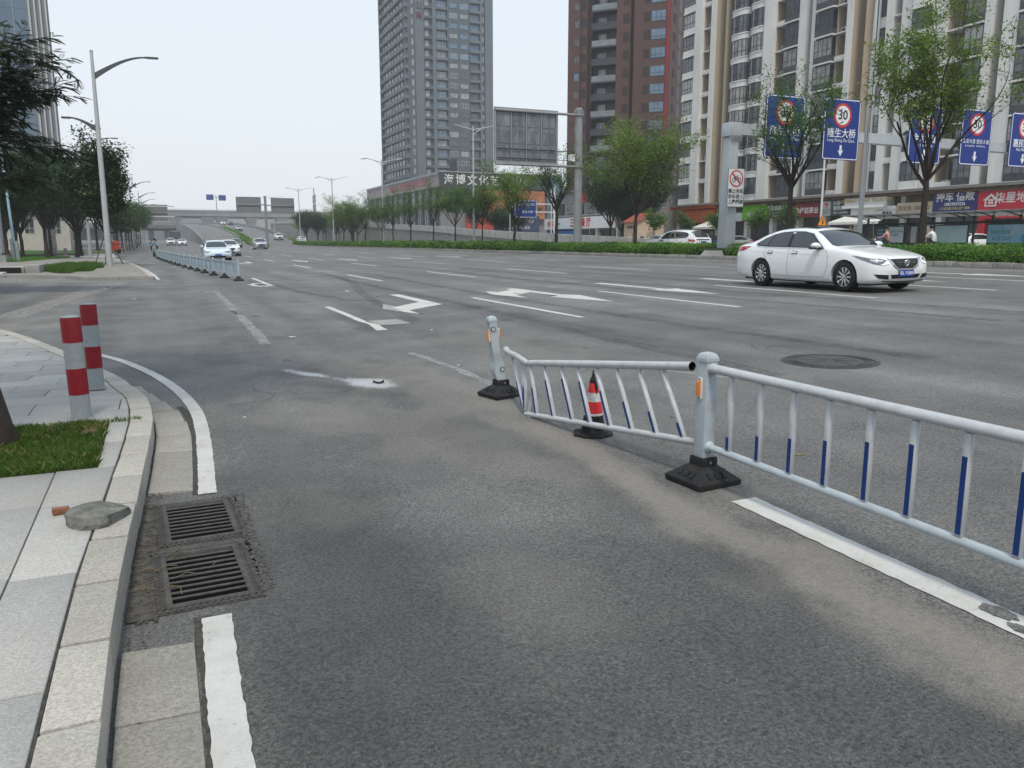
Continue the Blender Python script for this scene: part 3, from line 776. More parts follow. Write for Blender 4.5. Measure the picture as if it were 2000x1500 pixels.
# ================================================================ bollards
m_red = M('bollard_red', (.215,.007,.015), .45, var=.1, scale=20, coat=.05, dirt=.4, dirtcol=(.14,.06,.05), dscale=14)
m_silver = M('bollard_grey', (.27,.30,.31), .45, var=.08, scale=20, coat=.05, dirt=.4, dirtcol=(.19,.18,.16), dscale=9)
def bollard(label, x, y, z, tilt):
    t = thing('bollard', label, 'bollard', (x,y,z), 0, 'red and grey bollards on the corner'); t.rotation_euler = (0, tilt, 0)
    r, h = .066, .735
    zs = [(-.03,.175,0),(.175,.365,1),(.365,.55,0),(.55,h,1)]
    for (a, b_, k) in zs:
        s = 'red_band' if k else 'grey_band'
        mb = MB(); rr = r*(1.008 if k else 1.0)
        if b_ == h: mb.lathe([(rr,a),(rr,b_-.022),(rr*.97,b_-.010),(rr*.72,b_-.001),(rr*.35,b_+.004),(.001,b_+.005)], 32)
        else: mb.lathe([(rr,a),(rr,b_)], 32)
        smooth_obj(mb.build(s, m_red if k else m_silver, t), 50)
    cap = MB().lathe([(r*.93,h-.006),(r*.70,h+.002),(r*.35,h+.0065),(.001,h+.008)], 32)
    smooth_obj(cap.build('cap', m_silver, t), 50)
    base = MB().lathe([(r*1.35,-.004),(r*1.25,.004),(r*1.02,.006)], 24); base.build('mortar_collar', m_conc, t)
    return t
bollard('red and grey striped bollard beside the lawn bed', -.581, 6.417, .147, R(-1.2))
bollard('red and grey striped bollard standing on the curved kerb corner', -.57, 7.77, .142, R(-.6))

# ================================================================ railing beside the cycle lane
m_rail = M('railing_paint', (.36,.405,.435), .38, metal=.0, var=.06, scale=12, coat=.15, dirt=.45, dirtcol=(.22,.205,.18), dscale=9)
m_railw = M('railing_tube', (.43,.445,.46), .42, metal=.0, var=.08, scale=14, coat=.2, dirt=.4, dirtcol=(.24,.225,.20), dscale=10)
m_blue = M('blue_reflective', (.012,.04,.16), .35, var=.12, scale=60)
m_blk = M('black_rubber', (.016,.016,.017), .75, var=.3, scale=30, bump=.25, dirt=.35, dirtcol=(.06,.055,.05), dscale=12)
m_org = M('orange_reflector', (.62,.20,.03), .3, var=.15, scale=60, coat=.5)
m_wplas = M('white_plastic', (.62,.61,.58), .5)
m_dark = M('dark_void', (.01,.01,.01), .9)
m_steel = M('steel_bolt', (.35,.35,.35), .35, metal=.9)

def frustum(mb, b, t_, z0, z1, m=0, oy=1.0):
    mb.hexa([(-b,-b*oy,z0),(b,-b*oy,z0),(b,b*oy,z0),(-b,b*oy,z0),(-t_,-t_*oy,z1),(t_,-t_*oy,z1),(t_,t_*oy,z1),(-t_,t_*oy,z1)], m)
def fence_base(parent, rz=0.0, z=0.0, s=1.0):
    mb = MB(); frustum(mb, .148*s, .152*s, 0, .032*s); frustum(mb, .150*s, .058*s, .0325*s, .105*s); frustum(mb, .056*s, .054*s, .1052*s, .152*s)
    o = mb.build('rubber_base', m_blk, parent, bevel=.004, loc=(0,0,z), rot=(0,0,rz))
    # moulded recess and ribs on the sloping faces
    for a in (0, PI/2, PI, 3*PI/2) if s == 1.0 else ():
        for dx in (-.05, 0, .05):
            rb = MB()
            c, s_ = math.cos(a), math.sin(a)
            ln = .012 if dx else .016
            p = [(dx-ln, -.128, .052), (dx+ln, -.128, .052), (dx+ln*.7, -.100, .076), (dx-ln*.7, -.100, .076)]
            q = [(x, y-.004, zz+.004) for x, y, zz in p]
            rot = lambda v: (v[0]*c - v[1]*s_, v[0]*s_ + v[1]*c, v[2])
            rb.hexa([rot(v) for v in (p+q)])
            rb.build('moulded_rib', m_blk, o)
    bo = MB().lathe([(.009,-.062),(.009,-.056)], 10, axis='y'); bo.build('bolt', m_steel, o, loc=(0,0,.125))
    return o
def ring(R_, r_, n=28, m=10):
    mb = MB()
    for i in range(n):
        a = 2*PI*i/n
        for k in range(m):
            b_ = 2*PI*k/m; rr = R_ + r_*math.cos(b_)
            mb.v.append((rr*math.cos(a), r_*math.sin(b_), rr*math.sin(a)))
    for i in range(n):
        for k in range(m):
            mb.f.append((i*m+k, ((i+1)%n)*m+k, ((i+1)%n)*m+(k+1)%m, i*m+(k+1)%m)); mb.m.append(0)
    return mb
def post_cap(mb, w, z):
    mb.box(-w*1.12,w*1.12,-w*1.12,w*1.12,z,z+.014)
    prof = [(1.08,.0145),(1.02,.026),(.85,.038),(.6,.046),(.3,.050),(.02,.051)]
    b0 = len(mb.v)
    for s_, h in prof: mb.v.extend([(-w*s_,-w*s_,z+h),(w*s_,-w*s_,z+h),(w*s_,w*s_,z+h),(-w*s_,w*s_,z+h)])
    for i in range(len(prof)-1):
        for k in range(4): mb.f.append((b0+i*4+k,b0+i*4+(k+1)%4,b0+(i+1)*4+(k+1)%4,b0+(i+1)*4+k)); mb.m.append(0)
def reflector(parent, loc, rz, sc=1.0):
    h = MB().box(-.016,.016,-.012,.0,-.06,.06).build('reflector_housing', m_wplas, parent, bevel=.004, loc=loc, rot=(0,0,rz))
    MB().hexa([(-.011,-.026,-.038),(.011,-.026,-.042),(.011,-.011,-.046),(-.011,-.011,-.046),(-.011,-.026,.034),(.011,-.026,.042),(.011,-.011,.046),(-.011,-.011,.046)]).build('reflector_lens', m_org, h, bevel=.002)
    for zz in (-.053,.053): MB().lathe([(.004,-.0165),(.004,-.0125)],8,axis='y').build('screw', m_dark, h, loc=(0,0,zz))
    return h
def flange(parent, y, z, ry=.034):
    mb = MB().lathe([(ry,0),(ry,.008),(ry*.8,.014),(ry*.72,.03)], 20, axis='y')
    o = mb.build('rail_socket', m_rail, parent, loc=(0,y,z)); smooth_obj(o,40); return o

# upright post at the end of the intact panel
PB = (2.752, 3.575)
tb_ = thing('railing_post', 'upright pale blue railing post with one orange reflector, end of the intact panel', 'fence post', (PB[0],PB[1],gz(PB[0])), R(4), 'railing posts on black rubber bases')
fence_base(tb_)
w = .040
MB().box(-w,w,-w,w,.10,.695).build('post', m_rail, tb_, bevel=.004)
mb = MB(); post_cap(mb, w, .695); smooth_obj(mb.build('cap', m_rail, tb_), 50)
reflector(tb_, (-w,.0,.545), R(-90))
for z in (.655, .212):
    for s_ in (-1,):
        o = flange(tb_, -w, z); o.rotation_euler = (0,0,PI)
o = flange(tb_, w, .655, .024); o = flange(tb_, w, .215, .026)

# battered post
PA = (2.700, 6.40)
ta = thing('railing_post', 'dented leaning railing post with two orange reflectors and empty sockets', 'fence post', (PA[0],PA[1],gz(PA[0])), R(0), 'railing posts on black rubber bases')
fence_base(ta, R(12))
n = 26; secs = []
for i in range(n):
    f = i/(n-1); z = .11 + f*.56
    lean = -.086*f - .012*math.sin(f*PI)
    dent = math.exp(-((z-.30)/.07)**2)
    wx = .034 + .016*math.exp(-((z-.22)/.06)**2) + .006*dent; wy = .037
    secs.append([(lean-wx+.020*dent,-wy+.010*dent,z),(lean+wx+.012*dent,-wy-.004*dent,z),(lean+wx-.008*dent,wy,z),(lean-wx-.010*dent,wy,z)])
mb = MB()
for s_ in secs: mb.v.extend(s_)
for i in range(n-1):
    for k in range(4): mb.f.append((i*4+k,i*4+(k+1)%4,(i+1)*4+(k+1)%4,(i+1)*4+k)); mb.m.append(0)
mb.f.append((3,2,1,0)); mb.m.append(0); mb.f.append((n*4-4,n*4-3,n*4-2,n*4-1)); mb.m.append(0)
o = mb.build('post', m_rail, ta); smooth_obj(o, 35)
up_ = Matrix.Rotation(R(-7.5), 4, 'Y')
mb = MB(); post_cap(mb, .036, 0); cap_o = smooth_obj(mb.build('cap', m_rail, ta, loc=(-.087,0,.665), rot=(0,R(-7.5),0)), 50)
for s_ in (-1, 1):
    h = reflector(ta, (-.068+s_*.036,0,.545), R(90)*s_, .9); h.rotation_euler = (0, R(-7), R(90)*s_)
for z, x in ((.60,-.082),(.245,.004)):
    rg = ring(.020,.0035).build('socket_rim', m_dark, ta, loc=(x-.004,-.0385,z)); smooth_obj(rg,60)
    MB().lathe([(.021,0),(.018,.004)],20,axis='y').build('socket_plate', m_rail, ta, loc=(x-.004,-.0375,z), rot=(0,0,PI))

def baluster(parent, a, b_, w, strip, mat=None, d=.013):
    """flat bar from top point a to bottom point b_; strip = share of its length carrying blue film on the kerb side"""
    a, b_ = Vector(a), Vector(b_); ax = (a-b_).normalized(); side = Vector((-1,0,0)); side = (side-ax*side.dot(ax)).normalized(); fw_ = ax.cross(side).normalized()
    def bar(p, q, hw, o0, o1):
        return [p+fw_*hw+side*o0, p-fw_*hw+side*o0, p-fw_*hw+side*o1, p+fw_*hw+side*o1, q+fw_*hw+side*o0, q-fw_*hw+side*o0, q-fw_*hw+side*o1, q+fw_*hw+side*o1]
    o = MB().hexa([tuple(v) for v in bar(b_, a, w, -d, d)]).build('baluster', m_railw, parent, bevel=.002, seg=1)
    if strip:
        q = b_.lerp(a, strip)
        p = b_ + ax*.012
        MB().hexa([tuple(v) for v in bar(p, q, w*.72, d+.0005, d+.0025)]).build('blue_strip', m_blue, o)
    return o
# intact panel
tp = thing('railing', 'straight intact pale blue railing panel with blue film on its bars', 'railing', (0,0,0), 0, 'railing panels')
X = 2.75; ys0, ys1 = 3.53, .62; zt, zb = .712, .268
def half_round(pts, w, h, n=14):
    mb = MB(); b0 = 0
    for p in pts:
        for k in range(n):
            a = 2*PI*k/n; mb.v.append((p[0]+math.cos(a)*w, p[1], p[2]+math.sin(a)*h*(1 if math.sin(a)>0 else .8)))
    for i in range(len(pts)-1):
        for k in range(n): mb.f.append((i*n+k,(i+1)*n+k,(i+1)*n+(k+1)%n,i*n+(k+1)%n)); mb.m.append(0)
    return mb
smooth_obj(half_round([(X,ys0,zt),(X,ys1,zt+.008)], .030, .027).build('top_rail', m_railw, tp), 60)
smooth_obj(half_round([(X,ys0,zb),(X,ys1,zb-.008)], .022, .022).build('bottom_rail', m_rail, tp), 60)
yy = [3.36,3.128,2.898,2.675,2.440,2.220,1.985,1.755,1.525,1.295,1.065,.85]
st = [.20,.34,.44,.54,.66,.76,.78,.78,.70,.5,.35,.2]
for y, s_ in zip(yy, st): baluster(tp, (X,y,zt-.02), (X,y,zb+.015), .0150, s_)

# buckled panel
tq = thing('railing', 'buckled railing panel torn from its post and sagging to the road', 'railing', (0,0,0), 0, 'railing panels')
K = Vector((2.580,5.59,.470)); Kb = Vector((2.579,5.60,.062)); T1 = Vector((2.742,3.70,.702)); B1 = Vector((2.748,3.60,.277)); T0 = Vector((2.735,6.33,.455))
tr = [T0, T0.lerp(K,.5)+Vector((0,0,.006)), K.lerp(T0,.06), K+Vector((-.004,0,-.004)), K.lerp(T1,.03)] + [K.lerp(T1,f) for f in (.25,.5,.75,.92,1.0)]
smooth_obj(MB().tube([tuple(p) for p in tr], [.026,.026,.024,.019,.024,.026,.026,.026,.026,.027], 16, cap=False).build('top_rail', m_railw, tq), 60)
d = (T1-K).normalized()
o = MB().tube([tuple(T1+d*.001), tuple(T1-d*.12)], [.0245,.0240], 16, cap=False).build('open_rail_end', m_dark, tq); smooth_obj(o, 60)
o = MB().tube([tuple(T1-d*.10), tuple(T1-d*.101)], [.0238,.0238], 16).build('rail_hollow', m_dark, tq)
smooth_obj(MB().tube([tuple(p) for p in (Kb, Kb.lerp(B1,.3), Kb.lerp(B1,.7), B1)], .0205, 14).build('bottom_rail', m_railw, tq), 60)
bal = [(.028,.083,.55),(.136,.208,.72),(.26,.335,.78),(.375,.444,.74),(.495,.564,.60),(.616,.681,.45),(.741,.803,.34),(.861,.928,.22)]
for (s0, s1, st_) in bal: baluster(tq, K.lerp(T1,s0)-Vector((0,0,.022)), Kb.lerp(B1,s1)+Vector((0,0,.012)), .0155, st_)
for (s0, e, st_) in ((.25,(2.585,5.66,.10),.5),(.75,(2.575,5.62,.16),.4),(.92,(2.573,5.605,.09),.5)):
    baluster(tq, T0.lerp(K,s0)-Vector((0,0,.02)), e, .012, st_)
# crumpled stub of the lower rail standing on end, its white sticker showing
crm = MB(); pts = [(2.60,5.60,.055),(2.615,5.565,.16),(2.635,5.545,.24),(2.64,5.55,.30)]
crm.tube(pts, [.018,.024,.021,.015], 10); smooth_obj(crm.build('crumpled_rail_stub', m_railw, tq), 40)
MB().tube([tuple(T0), tuple(T0+Vector((.0,.045,.02)))], [.029,.026], 12).build('torn_rail_clip', m_railw, tq)
o = MB().box(-.035,.035,-.012,.012,0,.004).build('plastic_scrap', m_wplas, loc=(2.60,5.54,gz(2.6)), rot=(0,0,R(30)))
tag(o, 'white plastic scrap on the road under the buckled railing', 'litter')

# ================================================================ traffic cone
m_cone_red = M('cone_red', (.66,.03,.03), .4, var=.12, scale=30, dirt=.2, dirtcol=(.2,.06,.05), dscale=10)
m_cone_wht = M('cone_white', (.58,.58,.56), .5, var=.12, scale=30, dirt=.45, dirtcol=(.2,.19,.17), dscale=12)
CX, CY = 2.742, 4.82
tc = thing('traffic_cone', 'red and white traffic cone with a torn black tip', 'traffic cone', (CX,CY,gz(CX)), R(18))
oct_ = [(math.cos(R(22.5+45*k))*.148, math.sin(R(22.5+45*k))*.148) for k in range(8)]
MB().prism(oct_, .0, .020).build('base_plate', m_blk, tc, bevel=.004)
smooth_obj(MB().lathe([(.105,.0202),(.103,.030),(.083,.034),(.080,.048)],28).build('collar', m_blk, tc), 40)
def crad(z): return .082 - (z-.048)/(.425-.048)*.058
for a, b_, m_, nm in ((.046,.145,m_blk,'black_skirt'),(.145,.160,m_cone_wht,'white_band'),(.160,.242,m_cone_red,'red_band'),(.242,.305,m_cone_wht,'white_band'),(.305,.376,m_cone_red,'red_band')):
    k = 1.012 if nm.startswith('white') else 1.0
    smooth_obj(MB().lathe([(crad(a)*k,a),(crad(b_)*k,b_)],28).build(nm, m_, tc), 50)
tip = MB(); rr = random.Random(3); n = 20
rings = []
for z, sc, j in ((.372,1.03,0),(.390,1.0,.002),(.41,.75,.004),(.432,.45,.004),(.440,.2,.002)):
    rings.append([((crad(z)*sc+rr.uniform(-j,j))*math.cos(2*PI*k/n), (crad(z)*sc+rr.uniform(-j,j))*math.sin(2*PI*k/n), z+rr.uniform(-j,j)) for k in range(n)])
for r_ in rings: tip.v.extend(r_)
for i in range(len(rings)-1):
    for k in range(n): tip.f.append((i*n+k,i*n+(k+1)%n,(i+1)*n+(k+1)%n,(i+1)*n+k)); tip.m.append(0)
tip.f.append(tuple(4*n+k for k in range(n))); tip.m.append(0)
smooth_obj(tip.build('torn_tip', m_blk, tc), 50)
flap = MB(); prof = [(.40,.010),(.365,.016),(.335,.011),(.31,.006),(.295,.002)]
for z, w_ in prof:
    r_ = crad(z)*1.03+.003; a0 = R(250)
    for s_ in (-1,0,1):
        a = a0 + s_*w_/r_; flap.v.append((r_*math.cos(a), r_*math.sin(a), z))
for i in range(len(prof)-1):
    for k in range(2): flap.f.append((i*3+k,i*3+k+1,i*3+3+k+1,i*3+3+k)); flap.m.append(0)
flap.build('torn_flap', m_blk, tc)
lp = MB().tube([(-.012,0,.434),(-.010,0,.456),(0,0,.466),(.010,0,.456),(.012,0,.434)], .0055, 8); smooth_obj(lp.build('loop', m_blk, tc), 60)

# ================================================================ covers and litter on the road
def on_road(o, x, y, rz=0):
    o.location = (x, y, gz(x)); o.rotation_euler = (0, -math.atan(.02), rz); return o
m_cover = M('cover_iron', (.07,.068,.066), .6, metal=.3, var=.3, scale=20, bump=.6, bscale=60, dirt=.4, dirtcol=(.13,.12,.11), dscale=5)
mh = thing('manhole_cover', 'round iron manhole cover with ringed concrete surround beyond the railing', 'manhole cover')
on_road(mh, 6.55, 6.42)
MB().lathe([(.50,.001),(.50,.006),(.485,.007)],48,cap=True).build('surround', M('surround_asphalt',(.062,.061,.06),.85,var=.3,scale=30,bump=.4), mh)
for rr_ in (.365,.395,.425,.455): smooth_obj(ring(rr_,.006,48,6).build('cast_ring', m_cover, mh, loc=(0,0,.008), rot=(R(90),0,0)),60)
MB().lathe([(.345,.0072),(.345,.011),(.34,.012)],48).build('lid', m_cover, mh)
for a in range(8):
    MB().box(.06,.30,-.012,.012,.012,.016).build('lid_rib', m_cover, mh, rot=(0,0,a*PI/4))
rc = thing('access_cover', 'square concrete access cover beside the bent lane dash', 'manhole cover'); on_road(rc, 3.47, 13.05, R(2))
MB().box(-.27,.27,-.40,.40,.001,.007).build('lid', m_conc, rc)
for (a,b_,c,d_) in ((-.29,.29,.40,.43),(-.29,.29,-.43,-.40),(-.295,-.27,-.40,.40),(.27,.295,-.40,.40)): MB().box(a,b_,c,d_,.0,.004).build('joint', m_joint, rc)
ph = thing('pothole_patch', 'ragged pale patch round a dark pothole near the far railing end', 'pothole'); on_road(ph, 2.93, 26.4)
def ragged(rx, ry, n, s, j): 
    r = random.Random(s); return [(rx*math.cos(2*PI*k/n)*r.uniform(1-j,1+j), ry*math.sin(2*PI*k/n)*r.uniform(1-j,1+j)) for k in range(n)]
MB().prism(ragged(.36,1.05,26,1,.2), .001, .005).build('pale_mortar', m_conc_pale, ph)
MB().prism(ragged(.15,.6,20,2,.4), .0052, .008).build('dark_hole', m_joint, ph)
sc_ = MB(); sc_.tube([(-.05,.0,.012),(-.045,.0,.03),(-.03,.01,.016),(.0,.012,.010),(.03,.008,.016),(.045,0,.034),(.05,0,.014)], .010, 7)
o = sc_.build('rubber_scrap', m_blk, loc=(1.885,7.53,gz(1.885)-.002), rot=(0,0,R(-25))); smooth_obj(o,60); tag(o, 'black curled rubber scrap lying in the white powder', 'litter')
def leaf_litter(pts):
    for i, (x, y, s_, m_) in enumerate(pts):
        o = MB().prism(ragged(s_, s_*.6, 8, i, .35), .001, .006).build('paper_scrap' if m_ is m_wplas else 'dead_leaf', m_)
        on_road(o, x, y, i); tag(o, ('white paper scrap lying on the asphalt' if m_ is m_wplas else 'dry curled leaf lying on the asphalt'), 'litter', 'litter scattered on the road')
leaf_litter([(1.72,11.9,.045,m_wplas),(3.75,11.6,.03,m_wplas),(4.6,21.5,.08,m_wplas),(.55,6.6,.012,m_wplas),(2.95,8.2,.02,m_wplas),(3.55,5.0,.03,m_twig),(3.62,3.75,.035,m_twig),(3.3,3.0,.03,m_twig),(1.25,12.1,.03,m_blk),
             (-1.5,27,.09,m_wplas),(-.6,22,.06,m_wplas),(3.0,4.9,.03,m_twig)])

# ================================================================ far railing along the cycle lane
FP = [(2.55,29.6),(2.28,32.35),(2.06,35.1),(1.86,37.9),(1.68,40.6),(1.49,43.4),(1.30,46.5),(1.12,49.9),(.95,53.2),(.78,56.5),(.6,60.1),(.43,63.7),(.27,67.3),(.12,71.0),(-.03,74.8)]
m_fblue = M('fence_pale_blue', (.33,.39,.43), .5, var=.08, scale=6)
m_fmid = M('fence_mid_blue', (.22,.30,.36), .5, var=.08, scale=6)
fp0 = None
for i, (x, y) in enumerate(FP):
    if fp0 is None:
        t = thing('railing_post', '', 'fence post', (0,0,0)); fence_base(t, 0, 0, 1.05)
        MB().box(-.035,.035,-.035,.035,.12,.68).build('post', m_fblue, t)
        mb = MB(); post_cap(mb, .035, .68); mb.build('cap', m_fblue, t)
        fp0 = t
    else: t = copy_tree(fp0)
    t.location = (x, y, gz(x, y))
    d_ = Vector(FP[min(i+1,14)]) - Vector(FP[max(i-1,0)]); t.rotation_euler = (0,0,math.atan2(-d_.x, d_.y))
    relabel(t, 'end post of the railing row with arched panels' if i == 0 else 'short blue railing post between two arched panels', 'posts of the arched railing row')
pan0 = {}
for i, (p, q) in enumerate(zip(FP[:-1], FP[1:])):
    p, q = Vector(p), Vector(q); L = (q-p).length - .09; ang = math.atan2(-(q-p).x, (q-p).y); c = (p+q)/2
    t = thing('arched_railing', 'railing panel with pale arch of bars beside the end post' if i == 0 else 'pale blue railing panel with an arched blue infill', 'railing', (c.x,c.y,gz(c.x,c.y)), ang, 'arched railing panels beside the cycle lane')
    MB().box(-.02,.02,-L/2,L/2,.615,.665).build('top_rail', m_fblue, t)
    MB().box(-.018,.018,-L/2,L/2,.20,.24).build('bottom_rail', m_fblue, t)
    nb = 18
    for k in range(nb):
        y = -L/2 + L*(k+.5)/nb; u = (k+.5)/nb*2 % 1.0
        MB().box(-.006,.006,y-.022,y+.022,.24,.615).build('baluster', m_fblue, t)
    for k in (0, 1):      # two arches of deeper blue film
        cy = -L/4 + k*L/2; arch = [(cy-L*.19,.25)] + [(cy + L*.19*math.cos(a), .25 + .31*math.sin(a)) for a in np.linspace(PI,0,11)] 
        mb = MB()
        if i < 2:
            for j in range(9):
                yy_ = cy - L*.17 + L*.34*j/8; hh = .31*math.sqrt(max(.05,1-((yy_-cy)/(L*.19))**2)); mb.box(-.010,.010,yy_-.011,yy_+.011,.25,.25+hh)
        else: mb.prism_x(arch[1:], -.010, .010)
        mb.build('arch_infill', m_fmid, t)
# ================================================================ building materials
m_white = M('white_render', (.62,.61,.585), .8, var=.08, scale=.6, dirt=.3, dirtcol=(.36,.34,.31), dscale=.5, stretch=(1,1,.25))
m_beige = M('beige_render', (.40,.335,.255), .85, var=.1, scale=.6, dirt=.3, dirtcol=(.28,.23,.17), dscale=.5, stretch=(1,1,.3))
m_greyw = M('grey_render', (.30,.31,.32), .85, var=.1, scale=.6)
m_spand = M('dark_spandrel', (.06,.062,.066), .5, var=.3, scale=2)
m_glass = glassmat('window_glass', (.060,.068,.076), .08, .9, .6, .9)
m_glass2 = glassmat('curtained_glass', (.24,.24,.235), .12, .7, .45, 1.1)
m_glassb = glassmat('blue_glass', (.09,.155,.23), .06, .9, .35, .4)
m_frame = M('window_frame_dark', (.045,.046,.048), .5)
m_framew = M('window_frame_white', (.55,.56,.56), .5)
m_ac = M('ac_casing', (.52,.52,.50), .5, var=.1, dirt=.3, dirtcol=(.3,.27,.22), dscale=4)
m_roof = M('roof_grey', (.16,.16,.16), .9)

_WM = {}
def window_meshes(w, h, cols, glass, frame, rail=.35, t=.05):
    k = (round(w,2), round(h,2), cols, glass.name, frame.name, rail)
    if k not in _WM:
        g = MB().box(-w/2,w/2,.0,.03,0,h).mesh('pane', glass)
        f = MB(); f.box(-w/2,w/2,-.03,.0,0,t).box(-w/2,w/2,-.03,.0,h-t,h)
        for i in range(cols+1):
            x = -w/2 + (w-t)*i/cols; f.box(x,x+t,-.031,.0,t,h-t)
        if rail: f.box(-w/2,w/2,-.029,.0,h*rail,h*rail+t)
        _WM[k] = (g, f.mesh('window_frame', frame))
    return _WM[k]
def window(parent, x, y, z, w, h, cols=3, glass=None, frame=None, rail=.35, rz=0.0):
    g, f = window_meshes(w, h, cols, glass or m_glass, frame or m_frame, rail)
    o = inst(g, 'window', parent, (x, y, z), (0,0,rz)); inst(f, 'window_frame', o)
    return o
rb = random.Random(11)
def pick_glass(): return rb.choice([m_glass, m_glass, m_glass2])
_ac = [None]
def ac_unit(parent, x, y, z):
    if _ac[0] is None:
        mb = MB(); mb.box(-.42,.42,-.28,0,0,.58,0); mb.lathe([(.23,-.285),(.23,-.281)],16,(-.1,0,.29),1,axis='y'); mb.box(.22,.38,-.284,-.28,.08,.5,1)
        _ac[0] = mb.mesh('air_conditioner', [m_ac, m_spand])
    return inst(_ac[0], 'air_conditioner', parent, (x,y,z))

# ================================================================ white apartment block over the shops
WB = thing('apartment_block', 'white apartment block with beige recesses and bay windows above the shops', 'building', (68,96.4,.45), R(-90))
Z0, FH, NF = 5.95, 2.8, 11
ZT = Z0 + FH*NF
MB().box(0,66,1.7,15,0,ZT).build('wall', m_beige, WB)
MB().box(-.3,66.3,-.9,1.72,Z0-.55,Z0-.25).build('cornice', M('brown_cornice',(.10,.07,.052),.8,var=.25,scale=1.5), WB)
MB().box(-.4,66.4,-1.25,.5,Z0-.24,Z0-.08).build('cornice_slab', M('old_slab',(.20,.18,.16),.85,var=.25,scale=1.5,dirt=.4), WB)
MB().box(-.2,66.2,-1.0,1.7,Z0-.07,Z0+.02).build('cornice_roof', m_roof, WB)
def pillar(a, b_, d=0.0, m=None): MB().box(a,b_,d,1.72,Z0,ZT).build('pillar', m or m_white, WB)
def floors(): return [Z0 + FH*k for k in range(NF)]
def box_bay(a, b_, dark=True, d=-.25, cols=4):
    w = b_-a
    MB().box(a+.02,b_-.02,.25,1.71,Z0,ZT).build('bay_core', m_spand if dark else m_greyw, WB)
    sl = MB().box(0,w,d-.08,.25,-.16,0).mesh('bay_slab', m_white)
    sp = MB().box(0.03,w-.03,d,.25,.0,.62 if dark else .72).mesh('bay_spandrel', m_spand if dark else m_white)
    for z in floors():
        inst(sl, 'bay_slab', WB, (a,0,z+.12)); inst(sp, 'bay_spandrel', WB, (a,0,z+.122))
        window(WB, (a+b_)/2, d+.03, z+.12+(.63 if dark else .73), w-.06, 1.86 if dark else 1.75, cols, pick_glass())
def recess(a, b_, win=True, slab=True, mat=None, deep=1.7, ac=.4, win_w=.62, side=0):
    sl = MB().box(a,b_,.1,1.7,0,.14).mesh('balcony_slab', m_white) if slab else None
    pr = MB().box(a,b_,.08,.2,.14,.55).mesh('balcony_parapet', m_white) if slab else None
    if not mat: MB().box(a,a+.04,-.05 if not slab else .22,1.69,Z0,ZT).build('recess_lining', m_beige, WB)
    if mat: MB().box(a+.01,b_-.01,deep-.1,1.69,Z0,ZT).build('recess_wall', mat, WB)
    for z in floors():
        if slab: inst(sl, 'balcony_slab', WB, (0,0,z)); 
        if slab and rb.random() < .35: inst(pr, 'balcony_parapet', WB, (0,0,z))
        if win: window(WB, a+(b_-a)*(.5+.22*side), deep-.16, z+.3, (b_-a)*win_w, 2.1, 2, pick_glass())
        if ac and rb.random() < ac: ac_unit(WB, a+(b_-a)*rb.uniform(.3,.5), .95, z+(.15 if slab else 1.0))
def round_bay(a, b_, d=-.55, n=7):
    w = b_-a; R_ = w/2; c = (a+b_)/2
    ang = [PI + PI*i/n for i in range(n+1)]
    prof = [(R_*math.cos(t), -1.0*abs(d)*2.0*abs(math.sin(t))*.62) for t in ang]      # flattened half round, bulging to -y
    def strip(z0, z1, off=0.0):
        mb = MB(); pts = [(x*(1+off), y*(1+off*2)) for x, y in prof]
        poly = pts + [(pts[-1][0], .4), (pts[0][0], .4)]
        mb.prism(poly, z0, z1); return mb
    band = strip(0,.62,.0).mesh('bay_band', m_white); lip = strip(0,.12,.06).mesh('bay_lip', m_white)
    gl = {m.name: strip(0,2.05,-.03).mesh('window', m) for m in (m_glass, m_glass2)}
    fr = MB()
    for x, y in prof: fr.box(x*.985-.03,x*.985+.03,y*.97-.03,y*.97+.03,0,2.05)
    for zz in (0,.62,1.98): 
        for (p, q) in zip(prof[:-1], prof[1:]):
            fr.tube([(p[0]*.985,p[1]*.98,zz+.03),(q[0]*.985,q[1]*.98,zz+.03)], .028, 4)
    fm = fr.mesh('window_frame', m_frame)
    for z in floors():
        inst(band, 'bay_band', WB, (c,.3,z)); inst(lip, 'bay_lip', WB, (c,.3,z+.622))
        g = inst(gl[pick_glass().name], 'window', WB, (c,.3,z+.745)); inst(fm, 'window_frame', g)
box_bay(0.05, 2.66, False, -.2, 4); pillar(2.7, 4.15, -.3); recess(4.15, 6.15, ac=.75, win_w=.4, side=1); pillar(6.15, 7.0, -.3)
recess(7.0, 8.9, win=False, slab=False, ac=0); recess(8.9, 9.85, slab=False, ac=0, win_w=.8)
MB().box(9.85,16.4,.5,1.72,Z0,ZT).build('bay_core', m_greyw, WB)
round_bay(9.9, 13.0); round_bay(13.5, 16.4); pillar(16.4, 18.0, -.35)
recess(18.0, 19.6, ac=.3, side=.5); box_bay(19.6, 21.8, True, -.1, 3); pillar(21.8, 22.8); recess(22.8, 23.8, win=False, slab=False, mat=m_greyw, ac=0); pillar(23.8, 24.6)
box_bay(24.65, 27.3, True, -.35, 4); recess(27.3, 29.0, ac=.1, win_w=.5, side=.4); pillar(29.0, 29.8, -.2); recess(29.8, 31.4, win=False, slab=False, ac=0)
recess(31.4, 32.6, slab=False, ac=0, win_w=.85, deep=1.2); pillar(32.6, 32.75, .4); pillar(34.05, 34.8, -.1)
MB().box(32.75,34.05,.6,1.72,Z0,ZT).build('wall', m_white, WB)
for z in floors(): window(WB, 33.4, .55, z+.45, 1.15, 1.75, 2, pick_glass())
recess(34.8, 35.9, win=False, slab=True, mat=m_greyw, ac=0); pillar(35.9, 37.25, -.1); box_bay(37.3, 39.4, False, -.35, 3); pillar(39.4, 40.9, -.15)
